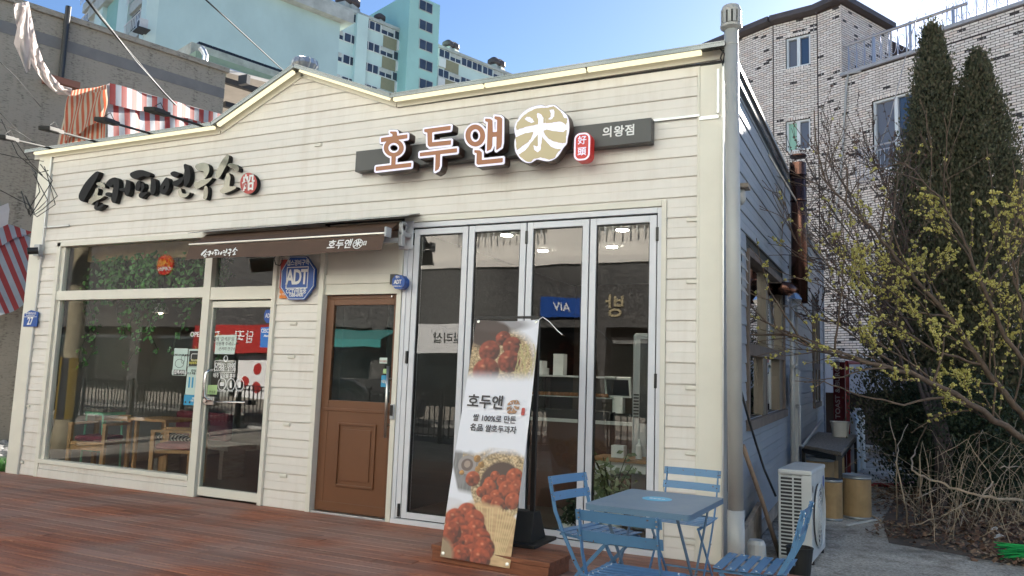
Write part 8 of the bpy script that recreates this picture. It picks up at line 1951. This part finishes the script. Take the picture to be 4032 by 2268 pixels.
for i, (u, v) in enumerate(((445, 1232), (630, 1232))):
    q = P(u, v, y=1.5); t = thing('pendant_lamp', ['lit pendant lamp in the left window, the left one', 'lit pendant lamp in the left window, the right one'][i], 'lamp', tuple(q), group='lit pendant lamps in the left window')
    mk('shade', MB().lathe([(0.03, 0.14), (0.05, 0.12), (0.11, 0.0)], tuple(q), 18), M['white'], t); mk('bulb', MB().lathe([(0.02, 0), (0.05, 0.03), (0.05, 0.07), (0.02, 0.1)], (q.x, q.y, q.z - 0.02), 14), M['bulb'], t, smooth=True); mk('cord', MB().tube([(q.x, q.y, q.z + 0.14), (q.x, q.y, 2.92)], 0.005, 5), M['black'], t)
# ivy garland at the top of the left window
iv = thing('hanging_ivy', 'artificial ivy hanging along the top of the left window', 'plant', (1.6, 0.3, 2.6)); mb = MB(); vn_ = MB(); r_ = random.Random(9)
strands = []
for i in range(46):
    x = r_.uniform(0.5, 2.85); l = r_.choice((0.25, 0.4, 0.55, 0.75, 1.1)) * (0.6 + 0.6 * abs(math.sin(x * 3.1))); y = r_.uniform(0.15, 0.5); pts = [Vector((x + 0.06 * math.sin(k * 1.3 + i), y + 0.04 * math.cos(k + i), 2.72 - l * k / 8)) for k in range(9)]
    vn_.tube(pts, 0.004, 4, False)
    for p in pts:
        for _ in range(4):
            a = Vector((r_.uniform(-1, 1), r_.uniform(-.5, .5), r_.uniform(-1, .2))).normalized(); n_ = Vector((r_.uniform(-.5, .5), -1, r_.uniform(-.2, .7))).normalized(); b = a.cross(n_).normalized(); L = r_.uniform(.035, .075); q = p + Vector((r_.uniform(-.05, .05), r_.uniform(-.05, .05), r_.uniform(-.05, .05)))
            mb.add([q, q + a * L * .35 + b * L * .45, q + a * L, q + a * L * .35 - b * L * .45], [(0, 1, 2, 3)])
mk('leaves', mb, M['ivy'], iv)['kind'] = 'stuff'; mk('vines', vn_, M['shrub'], iv)['kind'] = 'stuff'
# furniture seen through the left window
M['oak'] = mat('oak_wood', (0.36, 0.19, 0.08), 0.5, var=0.2, vscale=6, stretch=(4, 4, 1)); M['wine'] = mat('wine_cushion', (0.16, 0.02, 0.035), 0.9); M['mintsteel'] = mat('mint_steel', (0.20, 0.50, 0.32), 0.4); M['pinkc'] = mat('pink_cushion', (0.28, 0.09, 0.10), 0.9)
def wood_chair(label, x, y, rz, cushion):
    t = thing('wooden_armchair', label, 'chair', (x, y, 0.005), rz, 'wooden chairs inside the left window')
    for sx in (-1, 1):
        for sy in (-1, 1): mk('leg', MB().box(sx * 0.24 - 0.022, sx * 0.24 + 0.022, sy * 0.23 - 0.022, sy * 0.23 + 0.022, 0.0, 0.74 if sy > 0 else 0.62), M['oak'], t, local=True)
        mk('armrest', MB().box(sx * 0.24 - 0.03, sx * 0.24 + 0.03, -0.25, 0.20, 0.621, 0.65), M['oak'], t, local=True)
    mk('seat', MB().box(-0.215, 0.215, -0.25, 0.25, 0.38, 0.42), M['oak'], t, local=True); mk('back_rail', MB().box(-0.215, 0.215, 0.21, 0.25, 0.66, 0.74), M['oak'], t, local=True); mk('front_rail', MB().box(-0.215, 0.215, -0.25, -0.215, 0.32, 0.375), M['oak'], t, local=True)
    mk('cushion', MB().box(-0.20, 0.20, -0.22, 0.20, 0.421, 0.49), M[cushion], t, local=True, bevel=0.03)
wood_chair('oak armchair close behind the left window, at its left', 0.70, 0.52, R(15), 'wine'); wood_chair('oak armchair close behind the left window, at its right', 2.15, 0.48, R(-60), 'pinkc')
bn_ = thing('cafe_bench', 'dark cafe bench with wine and striped cushions inside the left window', 'bench', (1.5, 1.3, 0)); mk('seat', MB().box(0.9, 2.3, 1.1, 1.6, 0.36, 0.42), M['oldwood'], bn_); mk('cushion', MB().box(0.95, 1.9, 1.45, 1.58, 0.43, 0.80), M['wine'], bn_, bevel=0.04)
for x in (1.0, 2.15): mk('leg', MB().box(x, x + 0.06, 1.12, 1.5, 0.005, 0.36), M['oldwood'], bn_)
M['zebra'] = stripe_mat('striped_cushion', (0.6, 0.6, 0.58), (0.03, 0.03, 0.03), 0.06); zc = canvas('striped_cushion', [[Vector((1.02 + 0.75 * i / 24, 1.10 - 0.09 * math.cos(j / 8 * 6.283), 0.47 + 0.055 * math.sin(j / 8 * 6.283) * math.sin(math.pi * min(1, max(0.0, i / 24)) * 0.9 + 0.15))) for i in range(25)] for j in range(9)], M['zebra'], bn_, 0.75)
tbl = thing('cafe_table', 'small oak cafe table inside the left window', 'table', (1.65, 0.75, 0)); mk('top', MB().box(1.10, 1.75, 0.6, 1.15, 0.70, 0.735), M['oak'], tbl, bevel=0.004)
for x in (1.15, 1.66):
    for y in (0.65, 1.06): mk('leg', MB().box(x, x + 0.04, y, y + 0.04, 0.005, 0.70), M['oak'], tbl)
stl = thing('mint_bar_stool', 'mint green steel bar stool at the left end of the window', 'stool', (0.55, 0.65, 0)); mk('seat', MB().box(0.38, 0.74, 0.5, 0.85, 0.78, 0.82), M['oldwood'], stl); mk('frame', MB().box(0.39, 0.73, 0.51, 0.84, 0.74, 0.779), M['mintsteel'], stl)
for x, dx in ((0.40, -0.04), (0.71, 0.04)):
    for y in (0.53, 0.81): mk('leg', MB().tube([(x, y, 0.75), (x + dx, y, 0.005)], 0.013, 8), M['mintsteel'], stl)
mk('foot_rail', MB().tube([(0.385, 0.53, 0.28), (0.725, 0.53, 0.28)], 0.009, 8), M['mintsteel'], stl)
# bakery counter, cakes, till, tall air conditioner, plants
ct = thing('bakery_counter', 'brown counter with a glass case of walnut cakes behind the folding doors', 'counter', (6.6, 1.9, 0))
mk('front', MB().box(5.2, 8.2, 1.7, 1.78, 0.005, 0.93), mat('counter_front', (0.085, 0.040, 0.028), 0.35, var=0.1), ct); mk('worktop', MB().box(5.15, 8.25, 1.66, 2.3, 0.931, 0.965), M['acwhite'], ct)
mk('case_base', MB().box(5.6, 7.1, 1.75, 2.2, 0.966, 1.06), M['blackmatte'], ct); mk('case_glass', MB().box(5.6, 7.1, 1.74, 1.75, 1.061, 1.42), M['glass'], ct); mk('case_top', MB().box(5.58, 7.12, 1.74, 2.22, 1.421, 1.44), M['acwhite'], ct); mk('shelf', MB().box(5.62, 7.08, 1.80, 2.18, 1.20, 1.21), M['acwhite'], ct)
rr_ = random.Random(4)
cake = MB().lathe([(0.012, 0), (0.026, 0.012), (0.026, 0.028), (0.010, 0.042)], (0, 0, 0), 10).mesh('walnut_cake', True); cake.materials.append(mat('golden_cake', (0.40, 0.14, 0.035), 0.5))
for i in range(60):
    o = bpy.data.objects.new('walnut_cake', cake); COL.objects.link(o); o.location = (5.7 + 1.3 * (i % 30) / 29 + rr_.uniform(-.01, .01), 1.84 + 0.07 * (i // 30), 1.211 if i % 3 else 1.211); tag(o, 'golden walnut cake on the shelf of the glass case', 'cake', 'walnut cakes in the glass case')
q = P(2435, 1480, y=1.85)
pos = thing('till', 'white touchscreen till with a dark screen on the counter', 'till', (q.x, 1.85, 0.966)); mk('screen_case', MB().obox((q.x, 1.85, 1.33), (0.15, 0, 0), (0, 0.02, 0.006), (0, -0.03, 0.11)), M['white'], pos, bevel=0.008); mk('screen', MB().obox((q.x, 1.828, 1.325), (0.125, 0, 0), (0, 0.002, 0.0005), (0, -0.024, 0.085)), mat('till_screen', (0.01, 0.015, 0.025), 0.1), pos); mk('stand', MB().box(q.x - 0.06, q.x + 0.06, 1.83, 1.93, 0.966, 1.22), M['white'], pos, bevel=0.01); mk('printer', MB().box(q.x - 0.05, q.x + 0.18, 1.75, 1.93, 0.966, 1.05), M['blackmatte'], pos)
bx_ = thing('cake_boxes', 'white paper cake boxes stacked on the glass case', 'boxes', (6.35, 1.95, 1.44)); mk('box', MB().box(6.05, 6.22, 1.85, 2.05, 1.441, 1.52), M['white'], bx_); mk('box', MB().box(6.07, 6.20, 1.87, 2.03, 1.521, 1.60), M['white'], bx_); mk('tall_box', MB().box(6.35, 6.47, 1.85, 1.97, 1.441, 1.68), M['white'], bx_)
q = P(2515, 1400, y=1.1); tac = thing('standing_air_conditioner', 'tall grey standing air conditioner behind the fourth folding door', 'air conditioner', (q.x, 1.1, 0)); mk('case', MB().box(q.x - 0.02, q.x + 0.34, 0.95, 1.3, 0.005, 1.86), M['greyplastic'], tac, bevel=0.03); mk('front_panel', MB().box(q.x + 0.06, q.x + 0.30, 0.94, 0.949, 1.0, 1.80), M['darksteel'], tac)
for k in range(8): mk('louvre', MB().box(q.x + 0.0, q.x + 0.05, 0.942, 0.949, 1.05 + k * 0.03, 1.065 + k * 0.03), M['darksteel'], tac)
q = P(2440, 1745, y=0.75); wt = thing('side_table', 'small white side table with a wooden top behind the fourth folding door', 'table', (q.x, 0.75, 0)); mk('top', MB().box(q.x - 0.22, q.x + 0.42, 0.55, 0.95, 0.66, 0.69), M['oak'], wt)
for x in (q.x - 0.18, q.x + 0.34):
    for y in (0.58, 0.88): mk('leg', MB().box(x, x + 0.05, y, y + 0.05, 0.005, 0.66), M['white'], wt)
mk('apron', MB().box(q.x - 0.17, q.x + 0.38, 0.60, 0.62, 0.57, 0.659), M['white'], wt)
sb_ = thing('sanitiser_set', 'small white box and pump bottle on the side table', 'bottle', (q.x, 0.7, 0.69)); mk('box', MB().box(q.x - 0.05, q.x + 0.07, 0.65, 0.75, 0.691, 0.80), M['white'], sb_); mk('bottle', MB().lathe([(0.03, 0), (0.03, 0.12), (0.012, 0.14), (0.012, 0.18)], (q.x + 0.2, 0.7, 0.691), 14), M['white'], sb_)
def pot_plant(label, x, y, ph, fh, n, spread, seed, m='ivy', potm='white', L0=.06):
    t = thing('potted_plant', label, 'plant', (x, y, 0.005)); r_ = random.Random(seed); mk('pot', MB().lathe([(0.08, 0), (0.11, ph), (0.10, ph), (0.09, ph - 0.02)], (x, y, 0.005), 18), M[potm], t); mb = MB(); sm = MB()
    for i in range(14):
        a = r_.uniform(0, 6.283); tip = Vector((x + math.cos(a) * spread * r_.uniform(.3, 1), y + math.sin(a) * spread * r_.uniform(.3, 1), ph + fh * r_.uniform(.4, 1))); base = Vector((x, y, ph)); pts = [base, base.lerp(tip, .5) + Vector((0, 0, fh * .12)), tip]; sm.tube(pts, 0.005, 4)
        for k in range(n):
            f = r_.uniform(.3, 1); q = base.lerp(tip, f) + Vector((r_.uniform(-.06, .06), r_.uniform(-.06, .06), r_.uniform(-.05, .05))); aa = Vector((r_.uniform(-1, 1), r_.uniform(-1, 1), r_.uniform(-1, .4))).normalized(); bb2 = aa.cross(Vector((r_.uniform(-.4, .4), -1, .4))).normalized(); L = L0 * r_.uniform(.7, 1.3); mb.add([q, q + aa * L * .5 + bb2 * L * .22, q + aa * L, q + aa * L * .5 - bb2 * L * .22], [(0, 1, 2, 3)])
    mk('leaves', mb, M[m], t)['kind'] = 'stuff'; mk('stems', sm, M['shrub'], t)
M['variegated'] = leaf_mat('variegated_leaf', [(0.10, 0.16, 0.06), (0.22, 0.28, 0.14), (0.42, 0.46, 0.32)], 0.5, 0.3)
q = P(2405, 2000, y=0.4); pot_plant('leafy variegated pot plant low behind the fourth folding door', q.x, 0.42, 0.24, 0.55, 16, 0.26, 5, 'variegated', L0=.075)
q = P(2240, 2050, y=0.25); pot_plant('small pot plant in a square white pot behind the third folding door', q.x, 0.28, 0.12, 0.30, 8, 0.12, 6, 'shrub')
q = P(1690, 1960, y=1.2); ext = thing('fire_extinguisher', 'red fire extinguisher low behind the first folding door', 'fire extinguisher', (q.x, 1.2, 0)); mk('tank', MB().lathe([(0.07, 0), (0.075, 0.02), (0.075, 0.36), (0.05, 0.42), (0.02, 0.44)], (q.x, 1.2, 0.005), 20), M['redpipe'], ext, smooth=True); mk('valve', MB().box(q.x - 0.02, q.x + 0.06, 1.18, 1.22, 0.445, 0.50), M['black'], ext); mk('label', MB().box(q.x + 0.0, q.x + 0.05, 1.118, 1.122, 0.2, 0.3), M['orange'], ext)
